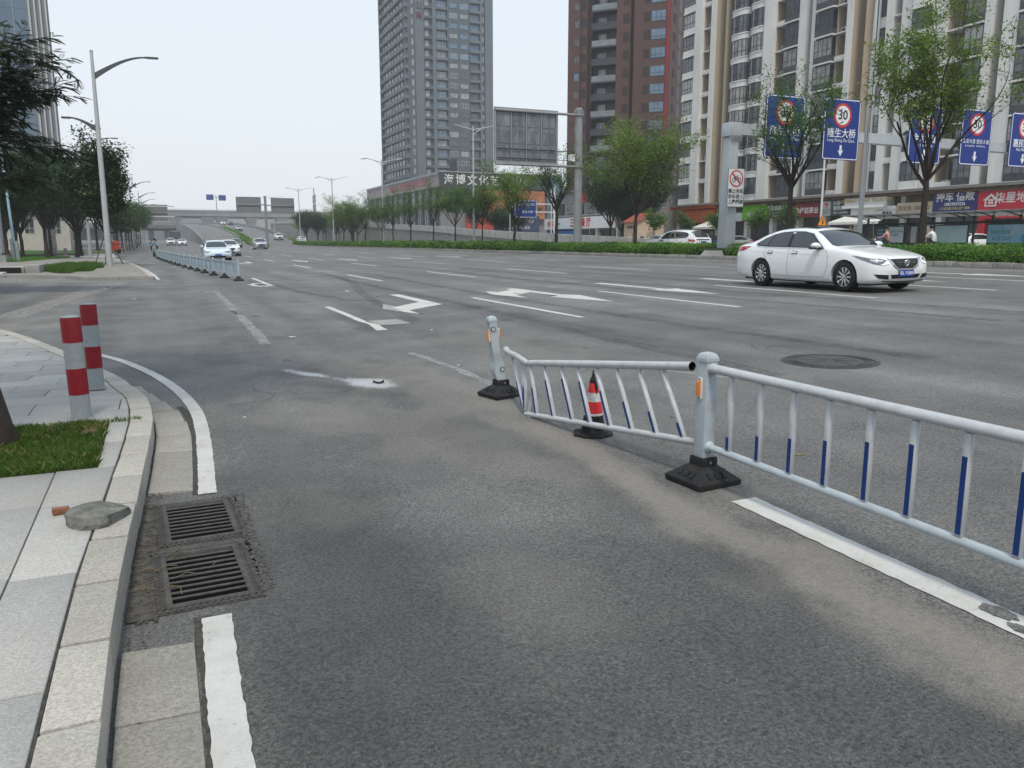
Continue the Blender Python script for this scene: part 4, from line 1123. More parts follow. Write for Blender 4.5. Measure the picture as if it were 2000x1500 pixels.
recess(40.9, 42.9, ac=.5, win_w=.6); box_bay(42.9, 44.8, True, -.15, 3); pillar(44.8, 45.5, -.1); recess(45.5, 46.5, win=False, slab=False, mat=m_greyw, ac=0)
pillar(46.5, 47.9, -.1); box_bay(47.95, 50.4, True, -.2, 3); pillar(50.4, 52.0, -.2); recess(52.0, 54.0, ac=.2); box_bay(54.0, 56.5, True, -.2, 4); pillar(56.5, 66, -.1)
pipe_m = M('drain_pipe',(.45,.45,.44),.5)
MB().tube([(46.0,.9,Z0),(46.0,.9,ZT)], .09, 8).build('drain_pipe', pipe_m, WB); MB().tube([(23.3,.9,Z0),(23.3,.9,ZT)], .08, 8).build('drain_pipe', pipe_m, WB)

# shop fronts under the cornice
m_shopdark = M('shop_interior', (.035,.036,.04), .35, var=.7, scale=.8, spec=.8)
m_shoppil = M('shop_pillar', (.58,.58,.56), .7, var=.1, dirt=.3, dirtcol=(.3,.28,.25), dscale=1.0)
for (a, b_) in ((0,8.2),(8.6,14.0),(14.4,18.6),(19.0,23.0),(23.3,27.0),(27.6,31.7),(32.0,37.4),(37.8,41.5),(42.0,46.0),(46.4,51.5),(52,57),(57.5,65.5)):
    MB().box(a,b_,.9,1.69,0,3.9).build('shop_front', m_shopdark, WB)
    n = max(2, int((b_-a)/1.4))
    for i in range(n+1):
        x = a + (b_-a)*i/n; MB().box(x-.035,x+.035,.84,.9,0,3.4).build('shop_mullion', m_frame, WB)
    MB().box(a,b_,.83,.9,2.55,2.63).build('shop_transom', m_frame, WB)
for x in (-.15,8.4,14.2,18.8,23.15,27.3,31.85,37.6,41.75,46.2,51.75,57.25): MB().box(x-.28,x+.28,.2,1.6,0,5.4).build('shop_pillar', m_shoppil, WB)
MB().box(0,66,.75,1.69,3.9,Z0-.56).build('sign_backing', M('sign_backing',(.22,.19,.16),.85,var=.25,scale=1.2), WB)
# goods and notices behind the glass: pale posters, counters
rs = random.Random(5)
for k in range(26):
    x = rs.uniform(.6,64); w = rs.uniform(.35,.9); z = rs.uniform(.5,1.6); h = rs.uniform(.5,1.2)
    MB().box(x,x+w,.80,.825,z,z+h).build('shop_poster', M('poster_%d' % (k%6), [(.5,.5,.48),(.12,.3,.33),(.45,.1,.08),(.5,.35,.12),(.15,.2,.4),(.6,.58,.5)][k%6], .6, var=.5, scale=5), WB)

# shop signs: each hangs on the facade and is a thing of its own
def sgn(label, Y0, Y1, z0, z1, col, X=67.55, group='shop signs under the cornice', depth=.18, mat=None):
    t = thing('shop_sign', label, 'shop sign', (X,(Y0+Y1)/2,z0), R(-90), group)
    w = Y0-Y1
    m_ = mat or M('sign_%02d' % len(_MATS), col, .45, var=.08, scale=1.0, coat=.1)
    MB().box(-w/2,w/2,0,1.15,0,z1-z0).build('board', m_, t)
    return t, w, z1-z0
def L(t, s, size, mat, x, z, y=-.012, **k): return text(s, size, mat, t, (x, y, z), (R(90),0,0), **k)
m_lw = M('letter_white', (.72,.72,.70), .5); m_lr = M('letter_red', (.50,.02,.03), .5); m_lg = M('letter_gold', (.42,.33,.16), .45); m_lk = M('letter_black', (.02,.02,.02), .6)
m_ly = M('letter_yellow', (.6,.5,.1), .5); m_lgrey = M('letter_grey', (.22,.22,.22), .5)
t, w, h = sgn('orange shop sign beside the low pavilion, faint dark lettering', 96.2, 88.0, 3.95, 5.66, (.62,.14,.04)); L(t,'百川',1.0,m_lgrey,-3.2,.5); L(t,'MEI YIJIA',.62,m_lgrey,1.9,.4)
c = MB().box(-5.1,5.1,-.5,1.2,1.82,2.25).build('canopy_edge', M('orange_canopy',(.55,.12,.035),.6,dirt=.2), t)
t, w, h = sgn('blank white shop sign between the orange and the green ones', 87.4, 82.2, 3.95, 5.0, (.60,.62,.64)); L(t,'CHAOJI',.5,m_lgrey,-1.5,.35)
t, w, h = sgn('lime green shop sign', 82.1, 77.75, 4.1, 5.95, (.16,.46,.03)); L(t,'健康店',.55,m_lw,-.5,.6)
t, w, h = sgn('dark brown shop sign with white brush lettering', 77.6, 73.3, 4.15, 5.72, (.045,.036,.033)); L(t,'艾真保健养生会',.60,m_lw,-.05,1.12,bold=.008); L(t,'推拿 足疗 艾灸 养生',.26,m_lgrey,0,.62); L(t,'TEL: 0752-2688687',.22,m_lw,-.3,.25)
t, w, h = sgn('maroon tea shop sign with white brush lettering', 73.0, 69.3, 4.1, 5.72, (.20,.022,.03)); L(t,'飞峰岩茶业',.74,m_lw,.0,.72,bold=.01)
t, w, h = sgn('dark green building materials sign with a white emblem panel', 68.95, 64.7, 4.18, 5.80, (.05,.085,.078))
MB().box(-2.12,-.75,-.02,.0,0.02,1.6).build('emblem_panel', M('sign_paleg',(.42,.44,.43),.5), t); 
e = MB(); e.prism_y([(-1.75,1.18),(-1.1,1.18),(-1.2,1.30),(-1.65,1.30)],-.03,-.021); e.prism_y([(-1.5,.9),(-1.36,.86),(-1.14,1.17),(-1.34,1.17)],-.03,-.0212); e.build('emblem', m_lr, t)
L(t,'NOLEO',.36,m_lk,-1.43,.62,-.03); L(t,'诺亮木业',.24,m_lk,-1.43,.3,-.03); L(t,'兴发',.52,m_lw,.05,1.3,bold=.006); L(t,'装饰材料',.50,m_lw,.62,.75,bold=.006); L(t,'电话: 13692789881',.26,m_lw,.68,.28)
t, w, h = sgn('cream stepped tea bar sign with raised capital letters', 65.3, 59.9, 4.95, 5.95, (.58,.57,.53), 67.15); L(t,'LOOKING GREAT TEA ROOM',.50,m_lg,-.0,.62,bold=.006,extrude=.03)
MB().box(-2.75,2.6,-.25,.5,-.12,.18).build('step_ledge', m_white, t)
t, w, h = sgn('plain white box sign with small dark lettering below the tea bar letters', 64.6, 58.95, 3.9, 4.93, (.60,.60,.58), 67.4); L(t,'LOOKING GREAT TEA',.24,m_lgrey,1.6,.62); L(t,'露德茶',.42,m_lk,1.85,.27,bold=.006)
t, w, h = sgn('beige shop sign with raised worn lettering', 58.9, 54.9, 4.1, 5.15, (.44,.37,.28)); L(t,'好又多: 2682332',.5,M('letter_taupe',(.20,.16,.11),.6),-.05,.5,extrude=.03)
t, w, h = sgn('navy blue shop sign with white characters and a phone number', 54.85, 50.35, 4.1, 6.02, (.028,.035,.15)); L(t,'押车 借款',.92,m_lw,.0,1.33,bold=.015); L(t,'18829859226',.40,m_lw,.0,.70,bold=.006); L(t,'二手车买卖 评估 过户 寄售',.27,m_ly,0,.30,bold=.004)
t, w, h = sgn('red estate agency sign with a white house emblem', 50.3, 43.4, 4.15, 5.8, (.52,.03,.05))
L(t,'柒星地产',.98,m_lw,.10,.95,bold=.012,align='CENTER'); L(t,'贵在诚信',.26,m_lw,1.9,.3)
e = MB(); e.prism_y([(-2.95,.85),(-2.55,.85),(-2.2,1.22),(-2.2,1.42)],-.03,-.001); e.prism_y([(-2.2,1.22),(-1.85,.85),(-1.45,.85),(-2.2,1.42)],-.03,-.001)
e.box(-2.75,-2.62,-.029,-.001,.3,.85).box(-1.78,-1.65,-.029,-.001,.3,.85).box(-2.62,-1.78,-.029,-.001,.3,.42)
for (x,z) in ((-2.42,.52),(-2.17,.52),(-2.42,.75),(-2.17,.75)): e.box(x,x+.2,-.028,-.001,z,z+.19)
e.build('house_emblem', m_lw, t)
for zz in (-.05, 1.68): MB().box(-3.4,3.4,-.04,.0,zz,zz+.05).build('edge_light', m_lw, t)
t, w, h = sgn('red notice band with small white lettering under the house emblem sign', 49.9, 43.4, 3.4, 4.0, (.45,.03,.04)); L(t,'房屋买卖 租赁 按揭 咨询服务',.34,m_lw,0,.3)
# red shop jambs
MB().box(46.0,46.7,-.05,.9,0,3.35).build('shop_jamb', M('red_jamb',(.48,.025,.04),.5), WB); MB().box(49.9,50.8,-.05,.9,0,3.35).build('shop_jamb', M('red_jamb',(.48,.025,.04),.5), WB)
def awning(label, Y0, Y1, zt, zb, X0, X1, group=None):
    t = thing('awning', label, 'awning', (X0,(Y0+Y1)/2,0), R(-90), group); w = Y0-Y1
    m_ = M('awning_fabric', (.62,.62,.58), .7, var=.08, dirt=.25, dirtcol=(.4,.38,.33), dscale=1)
    d = X1-X0
    MB().hexa([(-w/2,-d,zb),(w/2,-d,zb),(w/2,0,zt),(-w/2,0,zt),(-w/2,-d,zb+.03),(w/2,-d,zb+.03),(w/2,0,zt+.03),(-w/2,0,zt+.03)]).build('fabric', m_, t)
    MB().box(-w/2,w/2,-d-.02,-d+.0,zb-.22,zb+.03).build('valance', m_, t)
    for x in (-w/2+.1, w/2-.1): MB().tube([(x,-d+.05,zb),(x,0,zb-.5)], .03, 6).build('arm', m_frame, t)
awning('white fabric awning over the tea bar door', 64.9, 58.4, 4.0, 3.35, 67.0, 69.4-.0, 'white shop awnings')
awning('white fabric awning beside the green shop sign', 88.2, 83.0, 4.0, 3.2, 67.0, 69.6, 'white shop awnings')

# ================================================================ brown tower
m_brown = M('brown_tile', (.088,.046,.040), .75, var=.12, scale=.7, bump=.1, bscale=30)
m_brown2 = M('brown_tile_dark', (.036,.025,.024), .8, var=.12)
m_bgrey = M('balcony_grey', (.05,.055,.063), .8, var=.12)
m_rail_glass = glassmat('railing_glass', (.14,.16,.17), .1, .8, .3, .8)
BT = thing('apartment_tower', 'tall dark brown tiled tower with a red stripe down its corner', 'tower', (70.45,135.5,.3), R(-47))
HB = 54
MB().box(0,18.5,1.8,22,0,HB).build('wall', m_brown, BT)
for a, b_ in ((0,3.6),(9.0,11.45),(12.1,18.5)): MB().box(a,b_,0,1.81,0,HB).build('wall_panel', m_brown, BT)
MB().box(3.6,4.4,.9,1.81,0,HB).build('groove', m_brown2, BT); MB().box(11.45,12.1,1.2,1.81,0,HB).build('groove', m_brown2, BT)
MB().box(2.35,2.5,-.12,.0,0,HB).build('rib', m_brown2, BT); MB().box(17.95,18.4,-.35,.0,3,HB).build('red_stripe', M('red_stripe',(.22,.018,.022),.55,var=.15,scale=.4), BT)
bk = MB().box(4.4,9.0,.0,1.7,0,.28).mesh('balcony_slab', m_bgrey); gr = MB().box(4.45,8.95,.02,.06,.28,1.25).mesh('balcony_railing', m_rail_glass)
par = MB().box(4.4,9.0,.0,.12,.0,.9).mesh('balcony_parapet', m_bgrey)
MB().box(4.4,9.0,1.68,1.79,0,HB).build('balcony_back', m_bgrey, BT)
sh = MB().box(-.55,.55,.0,.02,0,1.55).mesh('louvre_panel', m_brown2)
dk = MB().box(-.9,.9,-.02,.0,0,2.3).mesh('balcony_opening', m_spand)
for k in range(17):
    z = 2.0 + 3.0*k
    inst(bk, 'balcony_slab', BT, (0,0,z))
    if k % 2: inst(gr, 'balcony_railing', BT, (0,0,z)); inst(dk, 'balcony_opening', BT, (8.0,1.67,z+.3)); window(BT, 6.0, 1.62, z+.3, 1.3, 2.2, 2, m_glass2, m_framew)
    else: inst(par, 'balcony_parapet', BT, (0,0,z+.28)); inst(dk, 'balcony_opening', BT, (7.9,1.67,z+.3)); window(BT, 5.9, 1.62, z+.5, 1.5, 1.8, 2, m_glass, m_framew)
    window(BT, 1.65, -.005, z+.6, .95, 1.35, 2, m_glass if k != 9 else m_glassb, m_brown2, 0)
    inst(sh, 'louvre_panel', BT, (3.0,-.02,z+.5), scale=(.85,1,1.1)); inst(sh, 'louvre_panel', BT, (10.75,-.02,z+.55))
    inst(sh, 'louvre_panel', BT, (14.4,-.02,z+.5)); window(BT, 16.45, -.02, z+.45, 2.55, 1.75, 3, m_glassb if k > 6 else m_glass, m_frame, .3)
    for y in (2.0, 7.5, 14.0):      # the narrower side
        pass
    g = window(BT, 18.52, 3.2, z+.6, 1.6, 1.4, 2, m_brown2, m_brown2, 0, R(90)); 
    for y, w_ in ((7.6,2.0),(12.2,2.4),(17.5,2.2)): 
        inst(dk, 'loggia', BT, (18.51,y,z+.35), (0,0,R(90)), (w_/1.8,1,1.05)); 
    inst(MB().box(-1.2,1.2,-.10,.0,0,.75).mesh('loggia_parapet', m_brown), 'loggia_parapet', BT, (18.52,12.2,z+.2), (0,0,R(90))) if k % 2 else None

# ================================================================ grey tower and its podium
m_grey = M('grey_tile', (.082,.100,.115), .8, var=.07, scale=.3)
m_grey2 = M('grey_tile_light', (.115,.135,.150), .8, var=.07, scale=.3)
m_greyd = M('grey_recess', (.05,.054,.058), .8, var=.15)
GT = thing('apartment_tower', 'tall grey residential tower with banded balconies behind a low podium', 'tower', (75.1,251,1.2), 0)
HG = 84
MB().box(0,28.3,.6,31,0,HG).build('wall', m_grey, GT)
for a, b_, d in ((0,2.4,.3),(2.4,5.2,0),(8.0,9.2,-.1),(12.9,20.4,.1),(23.9,24.6,-.1),(25.6,28.3,.0)): MB().box(a,b_,d,.62,0,HG).build('wall_panel', m_grey2 if d <= 0 else m_grey, GT)
MB().box(24.6,25.6,.5,.61,0,HG).build('groove', m_greyd, GT)
sl1 = MB().box(9.2,12.9,-.3,.6,0,.75).mesh('balcony', m_grey2); sl2 = MB().box(20.4,23.9,-.3,.6,0,.75).mesh('balcony', m_grey2); sl3 = MB().box(5.2,8.0,-.1,.6,0,.7).mesh('balcony', m_grey)
bs = MB().box(-.9,0,0,31,0,1.05).mesh('balcony_band', m_grey2)
MB().box(-.25,.0,1.5,30.5,0,HG).build('side_recess', m_greyd, GT); MB().box(-.9,-.0,30.2,31,0,HG).build('side_pier', m_grey, GT); MB().box(-.85,.0,0.6,1.6,0,HG).build('side_pier', m_grey, GT)
for k in range(22):
    z = 17.5 + 2.98*k
    inst(sl1, 'balcony', GT, (0,0,z)); inst(sl2, 'balcony', GT, (0,0,z)); inst(sl3, 'balcony', GT, (0,0,z))
    blue = m_glassb if k > 12 else m_glass
    window(GT, 11.0, .56, z+.78, 2.9, 1.7, 3, m_glassb if rb.random()<.8 else m_glass2, m_framew, 0); window(GT, 22.1, .56, z+.78, 2.9, 1.7, 3, blue, m_frame, 0)
    window(GT, 6.3, .56, z+.72, 1.2, 1.7, 2, m_glass2, m_framew, 0)
    window(GT, 14.9, .06, z+.85, 2.6, 1.45, 3, (blue if rb.random()<.7 else m_glass2), m_framew if rb.random()<.3 else m_frame, 0); window(GT, 18.5, .06, z+.85, 2.6, 1.45, 3, (blue if rb.random()<.7 else m_glass2), m_framew if rb.random()<.3 else m_frame, 0)
    inst(_WM[(1.2,1.7,2,m_glass2.name,m_framew.name,0)][0], 'window', GT, (1.6,.28,z+.8), scale=(.55,1,1)); inst(_WM[(1.2,1.7,2,m_glass2.name,m_framew.name,0)][0], 'window', GT, (25.1,.45,z+.6), scale=(.4,1,1))
    inst(bs, 'balcony_band', GT, (0,0,z-.25))
    for j in range(8):
        y = 2.6 + 3.6*j
        o = window(GT, -.27, y, z+.8, 2.2 if j % 3 else 2.6, 1.9, 3, m_glass if rb.random()<.6 else m_glass2, m_framew if j in (1,5) else m_frame, 0, R(-90))
for i, ch in enumerate('映红瑞公寓'): text(ch, 2.5, M('letter_dark_red',(.10,.035,.04),.7) if i == 4 else M('letter_charcoal',(.045,.045,.05),.7), GT, (3.75,-.03,80.2-2.95*i), extrude=.05, bold=.02)

PD = thing('commercial_podium', 'long grey commercial building with large white characters on a dark fascia', 'building', (61,180,.8), 0)
m_fas = M('dark_fascia', (.055,.065,.062), .6, var=.15); m_stone = M('podium_stone', (.21,.205,.21), .8, var=.15, scale=.5)
MB().box(0,31,.5,70,0,16.2).build('wall', m_stone, PD)
MB().box(-.3,28,-.4,.5,12.9,16.35).build('fascia', m_fas, PD); MB().box(-.5,31.2,-.5,.7,16.36,16.6).build('coping', m_greyw, PD); MB().box(-.5,.3,.7,70,15.95,16.5).build('coping', m_greyw, PD)
MB().box(-.32,.0,.52,70,13.2,15.94).build('side_fascia', M('faded_side_fascia',(.30,.255,.255),.7,var=.15), PD)
text('海博文化艺术中心', 2.55, m_lw, PD, (11.9,-.43,14.6), extrude=.06, bold=.02, space=1.25)
text('海博文化 艺术教育培训基地 欢迎您', 1.9, M('letter_faded_red',(.42,.10,.11),.7), PD, (-.36,26,14.6), (R(90),0,R(-90)), extrude=.03, space=1.3)
for j in range(12):
    y = 3 + 5.6*j
    window(PD, -.03, y+1.2, 3.5, 3.6, 9.0, 3, m_glassb if j % 3 else m_glass2, m_framew, .5, R(-90)); MB().box(-.6,.0,y-1.6,y-.7,0,13.18).build('pier', m_fas, PD)
for j in range(6): window(PD, 3.2+4.2*j, .46, 7.4, 3.6, 4.8, 4, m_glass, m_frame, .5)
ph_ = MB(); ph_.box(9,26.5,-.3,.45,6.0,12.6); ph_.build('orange_hoarding', M('orange_hoarding',(.42,.16,.08),.7,var=.35,scale=.35), PD)
MB().box(13,25,-.6,-.31,2.9,6.8).build('navy_hoarding', M('navy_hoarding',(.035,.055,.10),.6), PD); text('培训招生中心', 1.5, m_lw, PD, (19,-.63,5.6), extrude=.03); text('舞蹈 美术 书法 音乐', .8, m_lw, PD, (19,-.63,3.9), extrude=.03)
MB().box(6,13,-.45,-.05,.4,7.0).build('red_hoarding', M('red_hoarding',(.38,.06,.04),.7,var=.3,scale=.4), PD)
MB().box(27.2,31.2,-.4,.49,6.0,16.3).build('corner_glazing', m_glassb, PD)
MB().box(.5,30.5,1,69,16.2,16.35).build('roof', m_roof, PD)
tr_ = MB().box(2.5,4.0,-.05,.6,16.6,19.4).build('stair_head', m_greyd, PD)

# restaurant building, tiled house, glass tower, far blocks
RB = thing('restaurant_building', 'low grey restaurant with a long white sign in red characters', 'building', (60,122.8,.5), R(-90)); RB.scale = (.78,.78,.8)
MB().box(0,30,.6,16,0,10.6).build('wall', M('old_grey_wall',(.22,.225,.22),.85,var=.2,scale=.5,dirt=.4), RB); MB().box(-.4,30.4,.2,16.3,10.61,10.9).build('roof', m_roof, RB)
MB().box(0,28,-.25,.6,3.6,5.75).build('sign_board', M('restaurant_sign',(.64,.65,.66),.5), RB)
text('三 国 餐 厅', 1.75, m_lr, RB, (16,-.28,4.65), extrude=.03, bold=.03); text('好客家', 1.2, m_lr, RB, (3.4,-.28,4.65), extrude=.03); text('KTV', .7, m_lgrey, RB, (6.8,-.28,4.6), extrude=.03)
text('国 餐', 2.0, m_lr, RB, (18,.1,9.3), extrude=.05, bold=.03)
for j in range(7): window(RB, 2.2+4.1*j, .55, 6.4, 3.0, 2.2, 4, m_glass if j % 2 else m_glass2, m_frame, .4)
MB().box(0,30,.3,.6,6.05,6.2).build('ledge', m_greyw, RB); MB().box(.3,29.5,.55,.62,0,3.3).build('shop_front', m_shopdark, RB)
MB().box(5,14,-1.5,.5,2.3,3.2).build('blue_canopy', M('blue_canopy',(.02,.09,.28),.6), RB)
for x in (0.2,4.6,14.3,22,29.6): MB().box(x-.25,x+.25,.0,.58,0,3.55).build('pillar', m_shoppil, RB)

SH = thing('pavilion', 'small beige gabled pavilion with red tile roof and arched doorway', 'house', (50,78.6,.45), 0)
m_pav = M('pavilion_render', (.48,.37,.27), .85, var=.08, scale=1.0, dirt=.2); m_tile = M('red_roof_tile', (.30,.10,.065), .8, var=.3, scale=5)
MB().prism_y([(0,0),(3.5,0),(3.5,3.15),(1.75,4.05),(0,3.15)], 0, 2.9).build('wall', m_pav, SH)
for s_ in (0,1):
    x0, x1 = (-.2,1.75) if s_ == 0 else (3.7,1.75)
    MB().hexa([(x0,-.2,3.05),(x1,-.2,4.06),(x1,3.1,4.06),(x0,3.1,3.05),(x0,-.2,3.17),(x1,-.2,4.18),(x1,3.1,4.18),(x0,3.1,3.17)] if s_ == 0 else [(x1,-.2,4.06),(x0,-.2,3.05),(x0,3.1,3.05),(x1,3.1,4.06),(x1,-.2,4.18),(x0,-.2,3.17),(x0,3.1,3.17),(x1,3.1,4.18)]).build('roof', m_tile, SH)
    for j in range(9):
        y = -.1 + .36*j; MB().tube([(x0,y,3.19 if s_==0 else 3.19),(x1,y,4.20)], .05, 6).build('roof_tile_row', m_tile, SH)
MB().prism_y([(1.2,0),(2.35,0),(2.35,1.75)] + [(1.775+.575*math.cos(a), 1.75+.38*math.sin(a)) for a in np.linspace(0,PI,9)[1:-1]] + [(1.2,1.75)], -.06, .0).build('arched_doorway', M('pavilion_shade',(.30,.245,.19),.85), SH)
MB().prism_y([(1.62,2.75),(1.775,2.57),(1.93,2.75),(1.775,2.93)], -.03, .0).build('diamond_vent', m_dark, SH)
MB().box(.35,.85,-.05,0,1.0,1.55).build('window', m_glass, SH)
for j in range(3): MB().box(-.05,0,.7+.55*j,1.0+.55*j,2.45,2.75).build('vent', m_dark, SH)
MB().box(-.05,0,1.0,1.9,.5,1.5).build('shutter', m_framew, SH)

GL = thing('glass_tower', 'tall blue glass office tower with pale vertical fins at its corner', 'tower', (-14.5,170,.2), R(6))
m_curt = glassmat('curtain_wall', (.055,.095,.145), .07, 1.0, .25, .12); m_fin = M('pale_fin', (.42,.43,.44), .5)
MB().box(-42,-3.4,0,30,0,70).build('curtain_wall', m_curt, GL); MB().box(-3.4,0,.05,30,0,70).build('corner_pier', M('pier_grey',(.20,.205,.21),.6), GL)
for j in range(4): MB().box(-3.1+.85*j,-2.85+.85*j,-.45,.05,0,70).build('corner_fin', m_fin, GL)
for j in range(16): MB().box(-5.5-2.25*j,-5.38-2.25*j,-.12,.0,0,70).build('mullion', M('mullion_blue',(.22,.28,.33),.4,metal=.4), GL)
for j in range(18): MB().box(-42,-3.4,-.06,.0,3.8*j+3,3.8*j+3.12).build('floor_line', M('floor_line',(.12,.17,.22),.4), GL)
FB = thing('far_block', 'pale distant apartment block beside the glass tower', 'building', (-62,405,1), 0)
MB().box(0,9,0,15,0,47).build('wall', M('far_pale_wall',(.36,.38,.40),.9), FB); MB().box(9,17,2,15,0,52).build('wall', M('far_pale_wall',(.36,.38,.40),.9), FB); MB().box(2,6,2,8,47,50).build('roof_plant', m_greyw, FB)
for k in range(10):
    for x in (1.5,4.5,7.5,10.5,13.5): MB().box(x-.7,x+.7,-.08,-.02,6+4*k,8+4*k).build('window', m_glass, FB, loc=(0,0 if x < 9 else 2,0))
LB = thing('gatehouse', 'long low cream building behind the dark roadside trees', 'building', (-44,140,0), R(3))
m_cream = M('cream_render', (.50,.48,.42), .85, var=.1, scale=.5, dirt=.25)
MB().box(0,32,0,12,0,5.6).build('wall', m_cream, LB); MB().box(-.4,32.4,-.5,12.4,5.6,5.9).build('roof', m_greyw, LB)
for j in range(9): window(LB, 2.2+3.5*j, -.02, 2.6, 1.3, 2.2, 2, m_glass, m_framew)
# ================================================================ planted divider: kerb stones, soil, hedge
DX0, DX1 = 26.05, 29.6
median = struct(MB().box(DX0+.17,DX1-.17,-30,175,.30,.66).build('planted_divider', m_earth))
dk_ = struct(MB().box(DX0+.02,DX0+.16,-30,175,.3,.55).build('divider_kerb', m_joint))
ks = []
for k in range(3):
    ks.append(MB().hexa([(0,0,0),(.17,0,0),(.17,.74,0),(0,.74,0),(.0+.004*k,.0,.205),(.17,0,.205),(.17,.74,.205),(.004*k,.74,.205)]).build('kerb_stone', None, dk_, bevel=.018).data)
    bpy.data.objects.remove(bpy.data.objects[-1]) if False else None
m_dkerb = granite('divider_granite', (.33,.315,.28), .3, 40, .75, (.085,.08,.068))
for o in list(dk_.children): bpy.data.objects.remove(o)
for me in ks: me.materials.clear(); me.materials.append(m_dkerb)
y = 8.0; k = 0
while y < 92:
    inst(ks[k % 3], 'kerb_stone', dk_, (DX0-.005+rnd.uniform(-.008,.008), y, .495+rnd.uniform(-.008,.008)), (rnd.uniform(-.01,.01),0,rnd.uniform(-.01,.01)))
    y += .76; k += 1
MB().box(DX0,DX0+.17,y,175,.49,.70).build('kerb_run', m_dkerb, dk_); MB().box(DX0,DX0+.17,-30,7.99,.49,.70).build('kerb_run', m_dkerb, dk_)
MB().box(DX1-.17,DX1,-30,175,.40,.69).build('kerb_run', m_dkerb, dk_)

def leaf_cloud(P, N, size, rs_, flat=.5, aspect=.55):
    """quads at points P facing roughly N"""
    n = len(P); r = rs_
    N = N + r.normal(0, flat, (n,3)); N /= np.linalg.norm(N, axis=1)[:,None] + 1e-9
    a = np.cross(N, r.normal(0,1,(n,3))); a /= np.linalg.norm(a, axis=1)[:,None] + 1e-9
    b = np.cross(N, a); s = (size*r.uniform(.6,1.3,n))[:,None]
    v = np.stack([P - a*s, P - b*s*aspect, P + a*s, P + b*s*aspect], 1).reshape(-1,3)
    return v
def cloud_mesh(name, V, mats, mi=None):
    n = len(V)//4
    me = bpy.data.meshes.new(name); me.vertices.add(len(V)); me.vertices.foreach_set('co', V.astype('f4').ravel())
    me.loops.add(n*4); me.loops.foreach_set('vertex_index', np.arange(n*4, dtype='i4'))
    me.polygons.add(n); me.polygons.foreach_set('loop_start', np.arange(0,n*4,4,dtype='i4')); me.polygons.foreach_set('loop_total', np.full(n,4,dtype='i4'))
    for m in (mats if isinstance(mats, list) else [mats]): me.materials.append(m)
    if mi is not None: me.polygons.foreach_set('material_index', mi.astype('i4'))
    me.update(calc_edges=True); me.validate()
    return me
m_hedge = leafmat('hedge_leaf', (.038,.105,.010), (.125,.26,.03), .7, .3)
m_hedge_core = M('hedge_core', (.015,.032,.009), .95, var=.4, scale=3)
m_flower = M('hedge_flower', (.62,.10,.03), .6, var=.3, scale=3)
hr = np.random.RandomState(7)
def hedge_part(y0, y1, n, size, seed):
    r = np.random.RandomState(seed)
    y = r.uniform(y0,y1,n); face = r.uniform(0,1,n)
    lump = vnoise(y*.55, y*0+1.3, 5, 3); 
    x = np.where(face < .42, DX0+.30, r.uniform(DX0+.30, DX1-.25, n))
    top = .98 + .34*vnoise(x*.9, y*.8, 9, 3) + .14*lump + np.where(y > 60, .12, 0)
    z = np.where(face < .42, r.uniform(.60,1.0,n)*1.0 + (top-.95)*r.uniform(0,1,n), top)
    x = x + r.normal(0,.07,n) - np.where(face < .42, .18*vnoise(y*.9, z*3, 2, 3)-.05, 0); z = z + r.normal(0,.045,n)
    keep = ~((y > 33.0) & (y < 35.2) & (x < 28.2))
    N = np.where((face < .42)[:,None], np.array([-1,0,.55]), np.array([-.15,0,1.0]))
    P = np.c_[x,y,z][keep]; N = N[keep]
    return leaf_cloud(P, N, size, r, .55, .5)
V = np.concatenate([hedge_part(9,26,24000,.050,1), hedge_part(26,62,46000,.060,2), hedge_part(62,175,30000,.13,3)])
nq = len(V)//4; mi = (np.random.RandomState(3).uniform(0,1,nq) < .004).astype(int)
o = bpy.data.objects.new('hedge', cloud_mesh('hedge', V, [m_hedge, m_flower], mi)); COL.objects.link(o); struct(o, 'stuff'); o['label'] = 'clipped green hedge with a few orange flowers along the road divider'
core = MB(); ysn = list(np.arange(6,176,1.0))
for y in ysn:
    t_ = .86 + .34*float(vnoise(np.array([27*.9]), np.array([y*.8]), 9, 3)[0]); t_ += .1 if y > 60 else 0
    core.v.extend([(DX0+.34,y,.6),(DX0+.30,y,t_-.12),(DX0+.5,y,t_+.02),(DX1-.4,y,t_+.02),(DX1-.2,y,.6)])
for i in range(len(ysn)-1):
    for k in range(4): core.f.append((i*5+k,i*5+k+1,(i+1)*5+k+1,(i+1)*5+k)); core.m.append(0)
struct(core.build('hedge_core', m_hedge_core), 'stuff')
# bamboo stakes and young plants behind the hedge
m_stake = M('bamboo_stake', (.30,.26,.19), .8, var=.3, scale=3)
sm = MB().tube([(0,0,0),(.0,.0,1.55)], .018, 6).mesh('bamboo_stake', m_stake)
r_ = random.Random(21)
for k in range(64):
    y = 24.5 + k*.92 + r_.uniform(-.3,.3)
    if 33.2 < y < 35: continue
    t_ = tag(inst(sm, 'bamboo_stake', None, (r_.uniform(28.4,29.2), y, .60), (R(r_.uniform(-22,22)), R(r_.uniform(-12,12)), 0), (1,1,r_.uniform(.8,1.15))),
             'thin bamboo stake slanting up behind the divider hedge', 'plant stake', 'bamboo stakes behind the hedge')

